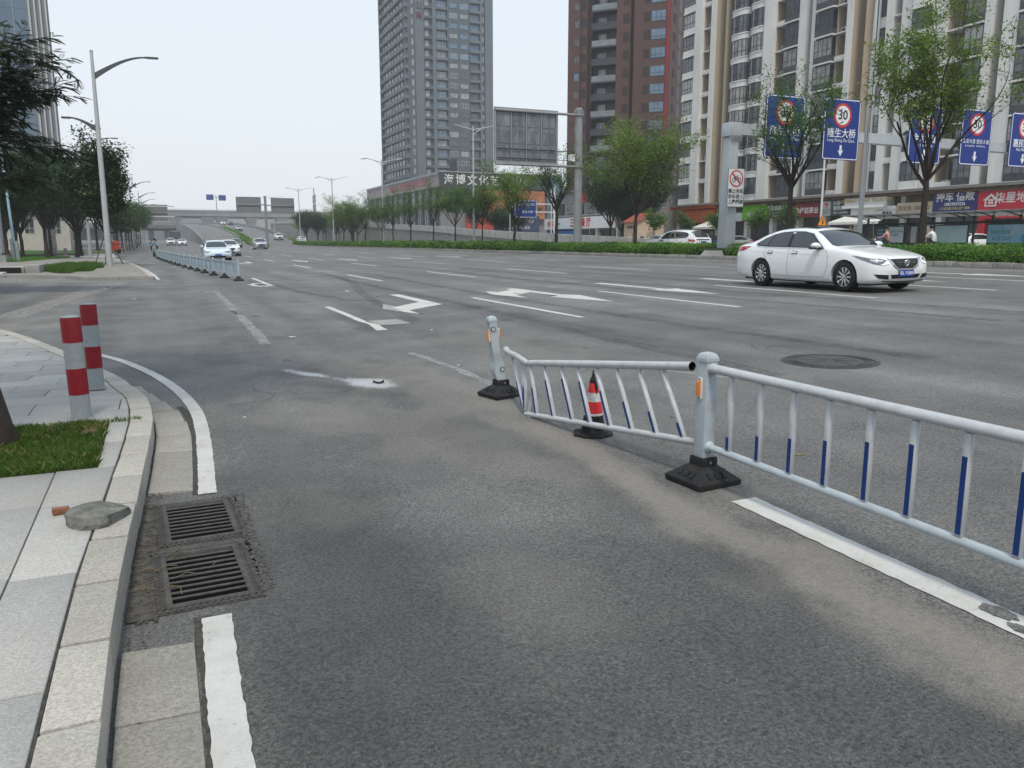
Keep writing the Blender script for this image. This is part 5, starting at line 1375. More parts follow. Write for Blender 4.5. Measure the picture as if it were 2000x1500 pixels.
# ================================================================ lamp posts
m_pole = M('pole_grey', (.42,.43,.43), .45, metal=.3, var=.08, scale=2, dirt=.15, dirtcol=(.25,.24,.22))
m_lampd = M('lamp_dark', (.07,.075,.08), .5)
m_lens = M('lamp_lens', (.45,.45,.43), .3)
def lamp_double(h=11.3):
    t = thing('street_lamp', '', 'street lamp')
    smooth_obj(MB().tube([(0,0,0),(0,0,h*.5),(0,0,h)], [.11,.09,.065], 12).build('pole', m_pole, t), 60)
    MB().lathe([(.16,0),(.16,.5),(.12,.55)],12).build('base_sleeve', m_pole, t)
    for s_ in (-1, 1):
        smooth_obj(MB().tube([(0,0,h-.35),(s_*.7,0,h-.20),(s_*2.0,0,h+.08)], [.05,.045,.035], 8).build('arm', m_pole, t), 60)
        smooth_obj(MB().tube([(0,0,h-.85),(s_*.35,0,h-.5),(s_*.9,0,h-.16)], [.03,.03,.025], 6).build('brace', m_pole, t), 60)
        hd = MB().hexa([(0,-.11,-.03),(.75,-.13,-.03),(.75,.13,-.03),(0,.11,-.03),(0,-.09,.06),(.75,-.08,.035),(.75,.08,.035),(0,.09,.06)]).build('lamp_head', m_lampd if s_ < 0 else m_pole, t, bevel=.01, loc=(s_*1.95,0,h+.07), rot=(0,R(-11)*s_ + (0 if s_ > 0 else 0),0 if s_ > 0 else PI))
        MB().box(.1,.65,-.09,.09,-.045,-.031).build('lens', m_lens, hd)
    return t
ld = lamp_double(); G = 'double arm lamps in the divider'
spots = [(27.5,71.64,'double arm street lamp standing in front of the grey podium'),(27.5,104.9,'double arm street lamp at the podium\'s far corner'),(27.5,137.5,'double arm street lamp where the ramp wall begins'),(27.5,172,'double arm street lamp beside the two far sign boards'),(27.6,25.9,'tall double arm street lamp rising behind the white sedan'),(28,215,'double arm street lamp beyond the planted divider')]
for i, (x, y, lab) in enumerate(spots):
    t = ld if i == 0 else copy_tree(ld)
    t.location = (x, y, .6+(gz(x,y)-gz(x,100))); relabel(t, lab, G)
def lamp_single(h=10.75, low=True):
    t = thing('street_lamp', '', 'street lamp')
    smooth_obj(MB().tube([(0,0,0),(0,0,h*.55),(0,0,h)], [.155,.12,.075], 14).build('pole', m_pole, t), 60)
    MB().lathe([(.075,h),(.085,h+.02),(.085,h+.08),(.05,h+.11)],12).build('pole_cap', m_pole, t)
    def arm(s_, z0, ln, rise):
        # a deep blade at the pole thinning into a tube
        n = 9; mb = MB()
        for i in range(n):
            f = i/(n-1); x = s_*ln*f; zc = z0 + rise*math.sin(f*PI/2); d = .26*(1-f)**1.6 + .035
            mb.v.extend([(x,-.035,zc-d),(x,.035,zc-d),(x,.035,zc+.03),(x,-.035,zc+.03)])
        for i in range(n-1):
            for k in range(4): mb.f.append((i*4+k,i*4+(k+1)%4,(i+1)*4+(k+1)%4,(i+1)*4+k)); mb.m.append(0)
        mb.f.append((0,3,2,1)); mb.m.append(0); mb.f.append((n*4-4,n*4-3,n*4-2,n*4-1)); mb.m.append(0)
        mb.build('arm', m_lampd, t)
        hd = MB().box(0,.62 if ln > 2 else .45,-.1,.1,-.045,.035).build('lamp_head', m_lampd, t, bevel=.015, loc=(s_*(ln-.08),0,z0+rise), rot=(0,0,0 if s_ > 0 else PI))
        MB().box(.08,.5 if ln > 2 else .38,-.08,.08,-.06,-.046).build('lens', m_lens, hd)
    arm(1, h-1.05, 2.55, .95); 
    if low: arm(-1, h-3.65, 1.25, .45)
    return t
ls = lamp_single(); G2 = 'single arm lamps along the left kerb'
for i, (x, y, lab, s_) in enumerate([(-2.31,47.2,'tall grey street lamp with a long upper arm beside the staked tree',1),(-5.6,83.5,'grey street lamp half hidden behind the leafy roadside tree',1.0),(-3.2,141,'distant lamp post rising above the row of staked trees',1),(-2.6,178,'distant lamp post in front of the far gantry board',1),(-2.6,215,'lamp post beside the far gantry on the left kerb',1),(-2.5,255,'small lamp post near the flyover on the left kerb',1)]):
    t = ls if i == 0 else copy_tree(ls); t.location = (x, y, gz(x,y)); relabel(t, lab, G2); t.rotation_euler = (0, 0, R(-6) if i == 0 else 0)
# slim poles beside the shops
def slim_pole(label, x, y, h, r=.06, sgn_=None):
    t = thing('slim_pole', label, 'pole', (x,y,.5)); smooth_obj(MB().tube([(0,0,0),(0,0,h)], [r,r*.7], 10).build('pole', M('pole_white',(.55,.56,.56),.5), t), 60)
    MB().tube([(0,0,h-1.2),(.5,0,h-.9),(1.1,0,h-.85)], .03, 6).build('bracket', m_pole, t); MB().box(1.0,1.35,-.06,.06,h-.92,h-.83).build('lamp_head', m_lampd, t)
    return t
slim_pole('slim white pole carrying the orange triangle sign', 44.2, 45.1, 8.0, .09)
slim_pole('slim white lamp pole by the restaurant sign', 44, 88.5, 7.4, .07)
slim_pole('slim white lamp pole by the ramp wall in front of the palms', 44, 101, 6.5, .06)
t = thing('warning_sign', 'orange triangular merging traffic sign on a white pole', 'road sign', (44.1,44.95,.5))
def tri_(s_): return [(-s_,0),(s_,0),(0,s_*1.73)]
MB().prism_y([(x,z-.0) for x,z in tri_(.50)], -.12, -.10).build('border', m_lk, t, loc=(0,0,2.0)); MB().prism_y([(x,z+.06) for x,z in tri_(.42)], -.135, -.121).build('face', M('sign_orange',(.68,.26,.02),.5), t, loc=(0,0,2.0))
a_ = MB().box(-.03,.03,-.15,-.136,.14,.55).build('arrow', m_lk, t, loc=(0,0,2.0)); MB().hexa([(.03,-.15,.16),(.03,-.136,.16),(.15,-.136,.34),(.15,-.15,.34),(.03,-.15,.23),(.03,-.136,.23),(.11,-.136,.36),(.11,-.15,.36)]).build('arrow_branch', m_lk, t, loc=(0,0,2.0))
MB().tube([(0,-.05,0),(0,-.05,2.6)], .03, 6).build('bracket', m_pole, t)

# ================================================================ gantry over the far carriageway with blue signs
m_gal = M('galvanised', (.40,.43,.44), .5, metal=.35, var=.12, scale=.8, dirt=.3, dirtcol=(.24,.24,.23), dscale=.6)
GA = thing('sign_gantry', 'pale steel gantry with a square pillar rising from the hedge', 'gantry', (0,0,0))
MB().hexa([(26.72,33.6,.5),(27.28,33.6,.5),(27.28,34.4,.5),(26.72,34.4,.5),(26.78,33.68,6.6),(27.24,33.68,6.6),(27.24,34.3,6.6),(26.78,34.3,6.6)]).build('pillar', m_gal, GA, bevel=.02)
MB().hexa([(26.66,33.66,6.62),(27.4,33.66,6.62),(27.4,34.36,6.62),(26.66,34.36,6.62),(26.72,33.66,7.30),(27.4,33.66,7.30),(27.4,34.36,7.30),(26.72,34.36,7.30)]).build('pillar_head', m_gal, GA, bevel=.015)
for j in range(7): MB().box(26.66+.11*j,26.69+.11*j,33.56,33.66,6.38,6.66).build('gusset', m_greyw, GA)
MB().hexa([(27.4,33.72,6.72),(62,33.72,6.72),(62,34.3,6.72),(27.4,34.3,6.72),(27.4,33.72,7.27),(62,33.72,7.2),(62,34.3,7.2),(27.4,34.3,7.27)]).build('beam', m_gal, GA)
MB().box(61.3,62.2,33.7,34.6,.5,6.74).build('pillar', m_gal, GA)
MB().hexa([(26.05,33.2,.5),(27.9,33.2,.5),(27.9,35.1,.5),(26.05,35.1,.5),(26.3,33.45,.95),(27.6,33.45,.95),(27.6,34.85,.95),(26.3,34.85,.95)]).build('plinth', m_conc, GA)
m_sblue = M('sign_blue', (.008,.030,.185), .55, var=.06, scale=1, dirt=.1, dirtcol=(.05,.08,.2), dscale=2)
m_sred = M('sign_red', (.50,.03,.03), .45); m_swhite = M('sign_white', (.66,.67,.68), .45)
def round_rect(w, h, r, n=5):
    pts = []
    for (cx, cz, a0) in ((w/2-r,-h/2+r,-90),(w/2-r,h/2-r,0),(-w/2+r,h/2-r,90),(-w/2+r,-h/2+r,180)):
        for k in range(n+1):
            a = R(a0+90*k/n); pts.append((cx+r*math.cos(a), cz+r*math.sin(a)))
    return pts
def lane_sign(label, x0, zc, lines):
    w, h = 2.55, 3.15
    t = thing('lane_sign', label, 'road sign', (x0+w/2, 33.5, zc), 0, 'blue lane signs hung on the gantry')
    MB().prism_y(round_rect(w,h,.16), 0, .05).build('board', m_sblue, t)
    MB().prism_y(round_rect(w-.07,h-.07,.14), -.004, -.001).build('white_border', m_swhite, t); MB().prism_y(round_rect(w-.17,h-.17,.11), -.008, -.005).build('blue_field', m_sblue, t)
    MB().lathe([(.62,-.020),(.62,-.009)],36,(0,0,.72),axis='y').build('red_ring', m_sred, t); MB().lathe([(.49,-.026),(.49,-.021)],36,(0,0,.72),axis='y').build('white_disc', m_swhite, t)
    text('30', .68, m_lk, t, (0,-.030,.72), extrude=.002, bold=.012)
    for s_, size, z in lines: text(s_, size, m_swhite, t, (0,-.012,z), extrude=.003, bold=.006 if size > .3 else 0)
    MB().prism_y([(-.075,-.80),(-.075,-1.1),(-.2,-1.05),(0,-1.38),(.2,-1.05),(.075,-1.1),(.075,-.80)][::-1], -.014, -.009).build('down_arrow', m_swhite, t)
    for x in (-.8,.8): MB().box(x-.05,x+.05,.05,.30,-1.4,1.4).build('back_rail', m_gal, t)
lane_sign('blue lane sign half hidden by the bare tree, next to the gantry pillar', 28.73, 7.19, [('隆生大桥',.50,-.22),('Long Sheng Da Qiao.',.23,-.56)])
lane_sign('blue lane sign for the bridge, clear between the two divider trees', 32.6, 7.28, [('隆生大桥',.50,-.22),('Long Sheng Da Qiao.',.23,-.56)])
lane_sign('blue lane sign mostly hidden behind the leafy divider tree', 38.87, 7.32, [('金龙大道',.50,-.22),('Jin Long Ave.',.25,-.56)])
lane_sign('blue lane sign naming two avenues side by side', 43.03, 7.39, [('金龙大道 惠民大道',.27,-.24),('Jin Long Ave.   Hui Min Ave.',.15,-.48)])
lane_sign('blue lane sign at the end of the row naming one avenue', 47.27, 7.43, [('惠民大道',.50,-.22),('Hui Min Ave.',.25,-.56)])
t = thing('cycle_ban_sign', 'white sign with a crossed out bicycle and black characters on the gantry pillar', 'road sign', (27.02,33.44,4.08))
MB().prism_y(round_rect(1.02,1.9,.05), 0, .04).build('board', m_lgrey, t); MB().prism_y(round_rect(.97,1.85,.04), -.006, -.001).build('white_field', m_swhite, t)
MB().lathe([(.42,-.012),(.42,-.007)],32,(0,0,.45),axis='y').build('red_ring', m_sred, t); MB().lathe([(.35,-.017),(.35,-.013)],32,(0,0,.45),axis='y').build('white_disc', m_swhite, t)
for x in (-.16,.16): smooth_obj(ring(.10,.012,20,6).build('cycle_wheel', m_lk, t, loc=(x,-.022,.40)),60)
for p, q in (((-.16,.40),(-.02,.42)),((-.02,.42),(.06,.56)),((-.1,.55),(.06,.56)),((.06,.56),(.16,.40)),((-.1,.55),(-.16,.40)),((.06,.56),(.10,.62)),((-.1,.55),(-.02,.42))): MB().tube([(p[0],-.022,p[1]),(q[0],-.022,q[1])], .011, 5).build('cycle_frame', m_lk, t)
MB().hexa([(-.29,-.034,.68),(-.24,-.034,.73),(-.24,-.028,.73),(-.29,-.028,.68),(.24,-.034,.17),(.29,-.034,.22),(.29,-.028,.22),(.24,-.028,.17)]).build('red_slash', m_sred, t)
for i, s_ in enumerate(('禁止非机','动车进入','上跨桥梁')): text(s_, .24, m_lk, t, (0,-.012,-.18-.26*i), extrude=.002, bold=.004)

# ================================================================ large board seen from behind
BB = thing('sign_board', 'large grey sign board seen from behind on a thick steel mast', 'road sign', (27.45,51.0,.6))
m_mast = M('mast_grey', (.27,.275,.28), .5, metal=.4, var=.15, scale=1.2, dirt=.3, dirtcol=(.15,.145,.14), dscale=1.0)
m_back = M('board_back', (.20,.215,.235), .55, metal=.4, var=.25, scale=1.5, dirt=.75, dirtcol=(.07,.072,.078), dscale=1.3, stretch=(1,1,.35))
smooth_obj(MB().tube([(0,0,-.1),(0,0,9.9)], [.30,.25], 20).build('mast', m_mast, BB), 60)
for j in range(12): 
    a = 2*PI*j/12; MB().box(-.02,.02,.24,.34,9.55,9.75).build('flange_bolt', m_mast, BB, rot=(0,0,a))
for z in (5.95, 9.42): MB().lathe([(.36,z-.05),(.36,z+.05)],18).build('flange', m_mast, BB)
for z in (5.95, 9.42): MB().tube([(-.2,0,z),(-6.3,0,z)], .09, 10).build('arm', m_mast, BB)
MB().prism_y(round_rect(4.72,3.56,.22), .10, .16).build('board', m_back, BB, loc=(-4.0,0,7.82))
fr = MB()
fr2 = []
for (a,b_,c,d_) in ((-2.36,2.36,1.66,1.78),(-2.36,2.36,-1.78,-1.66),(-2.36,-2.24,-1.66,1.66),(2.24,2.36,-1.66,1.66)): MB().box(a,b_,-.02,.10,c,d_).build('rim', m_mast, BB, loc=(-4.0,0,7.82))
for j in range(1,4): MB().box(-2.24+1.12*j-.035,-2.24+1.12*j+.035,.02,.10,-1.66,1.66).build('stiffener', m_mast, BB, loc=(-4.0,0,7.82))
m_pan = M('board_panel', (.17,.185,.205), .6, metal=.3, var=.35, scale=2.2, dirt=.8, dirtcol=(.05,.052,.058), dscale=1.6, stretch=(1,1,.4))
for i in range(4):
    for j in range(3):
        for s_ in (0,1):
            x = -2.24+1.12*i+.09+.51*s_; z = -1.6+1.1*j
            MB().box(x,x+.43,.07,.099,z,z+.98).build('panel', m_pan, BB, loc=(-4.0,0,7.82)); 
            MB().box(x+.15,x+.28,.03,.07,z+.80,z+.86).build('panel_clip', m_mast, BB, loc=(-4.0,0,7.82))
MB().box(-.75,-.35,-.15,.15,6.3,6.75).build('camera_box', m_swhite, BB)
for z in (6.15,6.75): MB().tube([(-.2,0,z+.2),(-6.2,0,z+.2)], .025, 6).build('cable', m_lk, BB)

# ================================================================ bus shelter and service road furniture
BS = thing('bus_shelter', 'dark green bus shelter with pale advertising panels', 'bus shelter', (38.0,36.0,.5), R(-90))
m_shel = M('shelter_green', (.025,.04,.042), .45, var=.1); m_roofg = glassmat('shelter_roof', (.30,.31,.32), .3, .5, .2, .5)
MB().hexa([(.4,-1.6,2.35),(12.6,-1.6,2.35),(12.6,.6,2.2),(.4,.6,2.2),(.4,-1.6,2.39),(12.6,-1.6,2.39),(12.6,.6,2.25),(.4,.6,2.25)]).build('roof', m_roofg, BS)
for x in (.9,2.0,3.6,5.2,7.0,7.6,8.6,10.0,11.4,12.5):
    MB().box(x-.04,x+.04,.0,.1,0,2.2).build('post', m_shel, BS); MB().tube([(x,.05,2.1),(x,-.8,2.28),(x,-1.5,2.36)], .03, 6).build('rafter', m_shel, BS)
MB().box(.4,12.6,-.02,.08,1.80,1.92).build('header_beam', m_shel, BS)
def poster(name, cols):
    m, n, l, b = nmat(name); t_ = NT(m); pos, x, y, z = t_.xyz()
    f = t_.mr(t_.noise(pos, .9, 3), .35, .65); l.new(t_.mix(f, cols[0], cols[1]), b.inputs['Base Color']); b.inputs['Roughness'].default_value = .25
    return m
ads = [(1.6,2.2,'timetable',((.10,.17,.22),(.05,.08,.1))),(2.4,3.5,'ad_panel',((.52,.62,.66),(.60,.68,.70))),(3.9,4.35,'ad_panel',((.30,.34,.36),(.45,.48,.48))),(5.4,7.35,'ad_panel',((.38,.58,.62),(.50,.66,.68))),(8.4,12.4,'ad_panel',((.40,.60,.68),(.22,.46,.60)))]
for (a, b_, nm, c) in ads:
    p = MB().box(a,b_,-.03,.06,.35,1.78).build(nm, m_shel, BS); MB().box(a+.04,b_-.04,-.045,-.031,.85 if nm=='ad_panel' else .5,1.72).build('poster', poster('poster_'+str(a), c), p)
for j in range(6): MB().box(1.68,2.12,-.055,-.046,.6+.18*j,.68+.18*j).build('route_strip', M('route_blue',(.20,.35,.55),.5), BS)
text('加强交通安全 文明出行', .13, M('letter_teal',(.05,.2,.25),.5), BS, (2.9,-.05,1.45), extrude=.001); text('共建美好城市', .13, M('letter_teal',(.05,.2,.25),.5), BS, (2.75,-.05,1.25), extrude=.001)
text('绿色低碳', .26, M('letter_teal',(.05,.2,.25),.5), BS, (9.1,-.05,1.35), extrude=.001); text('从我做起', .26, M('letter_teal',(.05,.2,.25),.5), BS, (9.2,-.05,1.05), extrude=.001)
for (x, z, s_) in ((11.0,1.4,.32),(10.4,1.05,.24)): MB().lathe([(s_,-.052),(s_,-.047)],20,(x,0,z),axis='y').build('poster_figure', M('poster_blue',(.06,.3,.5),.5), BS)
for x in (4.5,7.9): MB().box(x,x+.9,-.45,-.05,.42,.47).build('bench', m_shel, BS)
pl = struct(MB().box(37.4,67.5,-10,150,.35,.62).build('pavement', M('pavement_tiles',(.30,.285,.26),.85,var=.2,scale=1.0,bump=.2)))

# ramp wall beyond the far carriageway
RW = thing('ramp_wall', 'long weathered concrete ramp wall climbing behind the hedge', 'wall', (0,0,0))
prof = [(50,1.35),(57.7,1.65),(63.6,1.86),(73.7,2.17),(86.6,2.57),(100,3.05),(115,3.71),(141,4.52),(165,5.4),(210,6.9),(300,8.5)]
for (ya, za), (yb, zb_) in zip(prof[:-1], prof[1:]):
    n = max(1, int((yb-ya)/9))
    for k in range(n):
        y0, y1 = ya+(yb-ya)*k/n, ya+(yb-ya)*(k+1)/n; a, b_ = za+(zb_-za)*k/n, za+(zb_-za)*(k+1)/n
        MB().hexa([(37.7,y0+.01,.2),(38.05,y0+.01,.2),(38.05,y1-.01,.2),(37.7,y1-.01,.2),(37.7,y0+.01,a-.85),(38.05,y0+.01,a-.85),(38.05,y1-.01,b_-.85),(37.7,y1-.01,b_-.85)]).build('wall_panel', m_conc, RW)
        MB().hexa([(37.6,y0+.01,a-.85),(37.95,y0+.01,a-.85),(37.95,y1-.01,b_-.85),(37.6,y1-.01,b_-.85),(37.6,y0+.01,a),(37.95,y0+.01,a),(37.95,y1-.01,b_),(37.6,y1-.01,b_)]).build('parapet', m_conc_pale, RW)
rr_s = MB()
for (ya, za), (yb, zb_) in zip(prof[:-1], prof[1:]): rr_s.add([(38.0,ya,za-.9),(47,ya,za-.9),(47,yb,zb_-.9),(38.0,yb,zb_-.9)], [(0,1,2,3)])
struct(rr_s.build('ramp_road', m_asph2))
# shrubs at the foot of the ramp wall, blue direction sign on a white frame
t = thing('direction_sign', 'blue direction sign on a white post behind the ramp wall', 'road sign', (48,104,.5))
MB().box(-2.0,1.4,-.05,.03,4.2,6.6).build('board', m_sblue, t); MB().box(-1.95,1.35,-.056,-.051,4.25,6.55).build('border', m_swhite, t); MB().box(-1.88,1.28,-.063,-.057,4.32,6.48).build('field', m_sblue, t)
text('惠民大道一路', .42, m_swhite, t, (.35,-.07,5.0), extrude=.002); text('直行 隆生大桥', .42, m_swhite, t, (-.2,-.07,6.0), extrude=.002)
for z in (5.0,6.1): MB().tube([(1.4,0,z),(4.2,0,z)], .07, 8).build('arm', m_swhite, t)
MB().tube([(4.2,0,-.2),(4.2,0,8.6)], .13, 10).build('mast', m_swhite, t)
# ================================================================ vehicles
m_cwhite = M('car_white', (.70,.71,.71), .28, var=.02, scale=2, coat=.9, spec=.4)
m_cdark = M('car_dark', (.03,.028,.028), .25, var=.05, coat=.9)
m_cpale = M('car_pale_blue', (.55,.63,.70), .25, var=.02, coat=.9)
m_csilver = M('car_silver', (.45,.46,.47), .3, metal=.4, var=.03, coat=.7)
m_cglass = glassmat('car_glass', (.012,.014,.016), .04, 1.0, .1, 1.0)
m_trim = M('black_trim', (.014,.014,.015), .4); m_tyre = M('tyre', (.014,.014,.014), .85, var=.2, scale=20)
m_chrome = M('chrome', (.72,.73,.75), .12, metal=1.0, var=.02); m_rim = M('alloy_rim', (.50,.51,.53), .28, metal=.8, var=.05)
m_lampc = M('lamp_clear', (.16,.17,.18), .1, metal=.3, var=.5, scale=25, coat=1); m_lampr = M('lamp_red', (.35,.012,.018), .15, var=.15, scale=10, coat=1)
m_drl = M('lamp_white', (.75,.76,.78), .2, coat=1); m_plate = M('plate_blue', (.015,.06,.32), .4); m_seam = M('panel_gap', (.09,.09,.09), .8)
m_under = M('underbody', (.01,.01,.01), .95)

def pchip(xs, ys, x):
    xs, ys = np.array(xs, float), np.array(ys, float); h = np.diff(xs); d = np.diff(ys)/h
    m = np.zeros(len(xs)); m[0], m[-1] = d[0], d[-1]
    for i in range(1, len(xs)-1):
        if d[i-1]*d[i] > 0:
            w1, w2 = 2*h[i]+h[i-1], h[i]+2*h[i-1]; m[i] = (w1+w2)/(w1/d[i-1]+w2/d[i])
    i = np.clip(np.searchsorted(xs, x)-1, 0, len(xs)-2); t = (x-xs[i])/h[i]
    return (2*t**3-3*t**2+1)*ys[i] + (t**3-2*t**2+t)*h[i]*m[i] + (-2*t**3+3*t**2)*ys[i+1] + (t**3-t**2)*h[i]*m[i+1]
SEDAN = dict(L=4.87, axle=(.90,3.70), wr=.335, s=[0,.07,.28,.7,1.0,1.35,1.6,2.0,2.35,2.8,3.3,3.8,4.2,4.45,4.7,4.83,4.87],
    zu=[.36,.24,.19,.18,.18,.18,.18,.18,.18,.18,.18,.18,.19,.21,.25,.31,.40], zt=[.66,.75,.83,.925,.97,1.015,1.15,1.36,1.44,1.463,1.445,1.36,1.215,1.125,1.095,1.03,.90],
    zb=[.60,.69,.77,.86,.90,.935,.945,.95,.955,.96,.97,.985,1.0,1.005,.995,.95,.84], ze=[.63,.725,.805,.90,.945,.975,1.10,1.30,1.37,1.39,1.37,1.285,1.155,1.085,1.055,.99,.87],
    hw=[.56,.73,.86,.905,.915,.915,.915,.915,.915,.915,.915,.915,.91,.89,.84,.76,.66], hb=[.50,.66,.79,.835,.85,.855,.855,.855,.855,.855,.855,.845,.825,.80,.75,.67,.58], ht=[.36,.50,.62,.67,.69,.71,.70,.63,.60,.60,.60,.595,.60,.62,.60,.53,.44])
SUV = dict(L=4.50, axle=(.88,3.54), wr=.35, s=[0,.06,.25,.65,.95,1.25,1.5,1.85,2.2,2.7,3.2,3.7,4.05,4.25,4.4,4.47,4.50],
    zu=[.40,.28,.23,.22,.22,.22,.22,.22,.22,.22,.22,.22,.24,.27,.31,.36,.45], zt=[.78,.88,.97,1.03,1.07,1.12,1.28,1.52,1.62,1.655,1.645,1.61,1.56,1.38,1.15,1.02,.95],
    zb=[.72,.80,.89,.96,.99,1.02,1.03,1.04,1.05,1.06,1.08,1.10,1.12,1.11,1.05,.98,.88], ze=[.75,.85,.94,1.0,1.04,1.07,1.22,1.45,1.53,1.56,1.55,1.51,1.45,1.30,1.11,1.0,.92],
    hw=[.58,.74,.87,.91,.92,.92,.92,.92,.92,.92,.92,.92,.91,.90,.87,.80,.72], hb=[.52,.68,.81,.85,.86,.865,.865,.865,.865,.865,.865,.86,.85,.83,.80,.73,.64], ht=[.38,.52,.65,.70,.72,.73,.72,.66,.64,.64,.63,.62,.61,.62,.63,.58,.5])
COUPE = dict(SEDAN); COUPE['zt'] = [.56,.64,.73,.83,.88,.93,1.09,1.31,1.40,1.43,1.41,1.33,1.20,1.12,1.09,1.03,.90]; COUPE['zb'] = [.50,.59,.68,.78,.83,.87,.89,.91,.92,.93,.95,.975,1.0,1.005,.995,.95,.84]; COUPE['ze'] = [.53,.62,.71,.81,.86,.90,1.04,1.25,1.33,1.36,1.34,1.255,1.14,1.085,1.055,.99,.87]
COUPE['hw'] = [.64,.80,.90,.955,.965,.965,.965,.965,.965,.965,.965,.965,.96,.94,.89,.80,.70]

def ring_pts(T, s):
    g = {k: float(pchip(T['s'], T[k], s)) for k in ('zu','zt','zb','ze','hw','hb','ht')}
    zm = g['zu'] + (g['zb']-g['zu'])*.45
    gh = max(0.0, g['zt']-g['zb']-.1)
    ctrl = [(0,g['zu']),(g['hw']*.78,g['zu']),(g['hw']*.955,g['zu']+.045),(g['hw']*.995,g['zu']+(g['zb']-g['zu'])*.22),(g['hw'],zm),(g['hw']*.985,g['zu']+(g['zb']-g['zu'])*.75),
            (g['hb'],g['zb']),((g['hb']+g['ht'])/2+.03*min(1,gh/.2),(g['zb']+g['ze'])/2),(g['ht'],g['ze']),(g['ht']*.62,g['ze']+(g['zt']-g['ze'])*.72),(g['ht']*.25,g['zt']-.003),(0,g['zt'])]
    return ctrl
def cr(P, n):
    out = []
    for i in range(len(P)-1):
        p0, p1, p2, p3 = [np.array(P[j], float) for j in (max(i-1,0), i, i+1, min(i+2,len(P)-1))]
        for k in range(n):
            t = k/n; out.append(.5*((2*p1)+(p2-p0)*t+(2*p0-5*p1+4*p2-p3)*t*t+(3*p1-p0-3*p2+p3)*t**3))
    out.append(np.array(P[-1], float)); return out
def car_body(T, ns=64, nr=3):
    """closed body mesh, local +Y = forward, origin at ground centre; wheel wells cut out"""
    L = T['L']; ss = np.concatenate([np.linspace(0,.3,9)[:-1], np.linspace(.3,L-.3,ns), np.linspace(L-.3,L,9)[1:]])
    rings = []
    for s in ss:
        h = cr(ring_pts(T, float(s)), nr)
        h = [(max(0,p[0]), p[1]) for p in h]
        y = L/2 - s
        full = [(x, y, z) for x, z in h] + [(-x, y, z) for x, z in h[-2:0:-1]]
        rings.append(full)
    n = len(rings[0]); mb = MB()
    for r_ in rings: mb.v.extend(r_)
    for i in range(len(rings)-1):
        for k in range(n): mb.f.append((i*n+k, (i+1)*n+k, (i+1)*n+(k+1)%n, i*n+(k+1)%n)); mb.m.append(0)
    mb.f.append(tuple(range(n))); mb.m.append(0); e = (len(rings)-1)*n; mb.f.append(tuple(e+n-1-k for k in range(n))); mb.m.append(0)
    me = mb.mesh('body', m_cwhite)
    bm = bmesh.new(); bm.from_mesh(me); bmesh.ops.recalc_face_normals(bm, faces=bm.faces); bmesh.ops.triangulate(bm, faces=[f for f in bm.faces if len(f.verts) > 4]); bm.to_mesh(me); bm.free()
    bvh = BVHTree.FromPolygons([v.co[:] for v in me.vertices], [p.vertices[:] for p in me.polygons])
    ob = bpy.data.objects.new('body', me); COL.objects.link(ob)
    cut = MB()
    for a in T['axle']:
        for s_ in (-1, 1): cut.lathe([(T['wr']+.055,0),(T['wr']+.055,.42)], 40, (s_*.74-.21 , L/2-a, T['wr']), axis='x')
    co = cut.build('cutter', m_cwhite); bm = bmesh.new(); bm.from_mesh(co.data); bmesh.ops.recalc_face_normals(bm, faces=bm.faces); bm.to_mesh(co.data); bm.free()
    md = ob.modifiers.new('b', 'BOOLEAN'); md.operation = 'DIFFERENCE'; md.object = co; md.solver = 'EXACT'
    dg = bpy.context.evaluated_depsgraph_get(); dg.update()
    new = bpy.data.meshes.new_from_object(ob.evaluated_get(dg))
    bpy.data.objects.remove(ob); bpy.data.objects.remove(co)
    new.polygons.foreach_set('use_smooth', [True]*len(new.polygons)); new.set_sharp_from_angle(angle=R(38)); new.name = 'body'
    return new, bvh
def decal(bvh, poly, org, U, Vv, D, mat, off=.006, res=.06, name='panel', parent=None, thick=0.0):
    """polygon given in (u,v) of the plane org+uU+vV, thrown along D onto the body and lifted by off"""
    U, Vv, D, org = Vector(U), Vector(Vv), Vector(D).normalized(), Vector(org)
    bm = bmesh.new(); vs = [bm.verts.new((u, v, 0)) for u, v in poly]; bm.faces.new(vs)
    us = [p[0] for p in poly]; vv = [p[1] for p in poly]
    for lo, hi, nrm in ((min(us),max(us),(1,0,0)),(min(vv),max(vv),(0,1,0))):
        k = int((hi-lo)/res)
        for i in range(1, k+1):
            c = lo + (hi-lo)*i/(k+1); bmesh.ops.bisect_plane(bm, geom=bm.verts[:]+bm.edges[:]+bm.faces[:], plane_co=(c,0,0) if nrm[0] else (0,c,0), plane_no=nrm)
    bad = []
    for v in bm.verts:
        o = org + U*v.co.x + Vv*v.co.y
        hit, n, i, d = bvh.ray_cast(o, D, 6)
        if hit is None: bad.append(v); continue
        if n.dot(D) > 0: n = -n
        v.co = hit + n*off
    bmesh.ops.delete(bm, geom=bad, context='VERTS')
    for f in bm.faces:
        f.normal_update()
        if f.normal.dot(D) > 0: f.normal_flip()
    me = bpy.data.meshes.new(name); bm.to_mesh(me); bm.free(); me.materials.append(mat)
    me.polygons.foreach_set('use_smooth', [True]*len(me.polygons))
    o = bpy.data.objects.new(name, me); COL.objects.link(o); o.parent = parent
    return o
def strip_poly(pts, w):
    L_, R_ = [], []
    for i, p in enumerate(pts):
        a, b_ = Vector(pts[max(i-1,0)]), Vector(pts[min(i+1,len(pts)-1)]); d = (b_-a).normalized(); n = Vector((-d.y,d.x))*w/2
        L_.append(tuple(Vector(p)+n)); R_.append(tuple(Vector(p)-n))
    return L_ + R_[::-1]
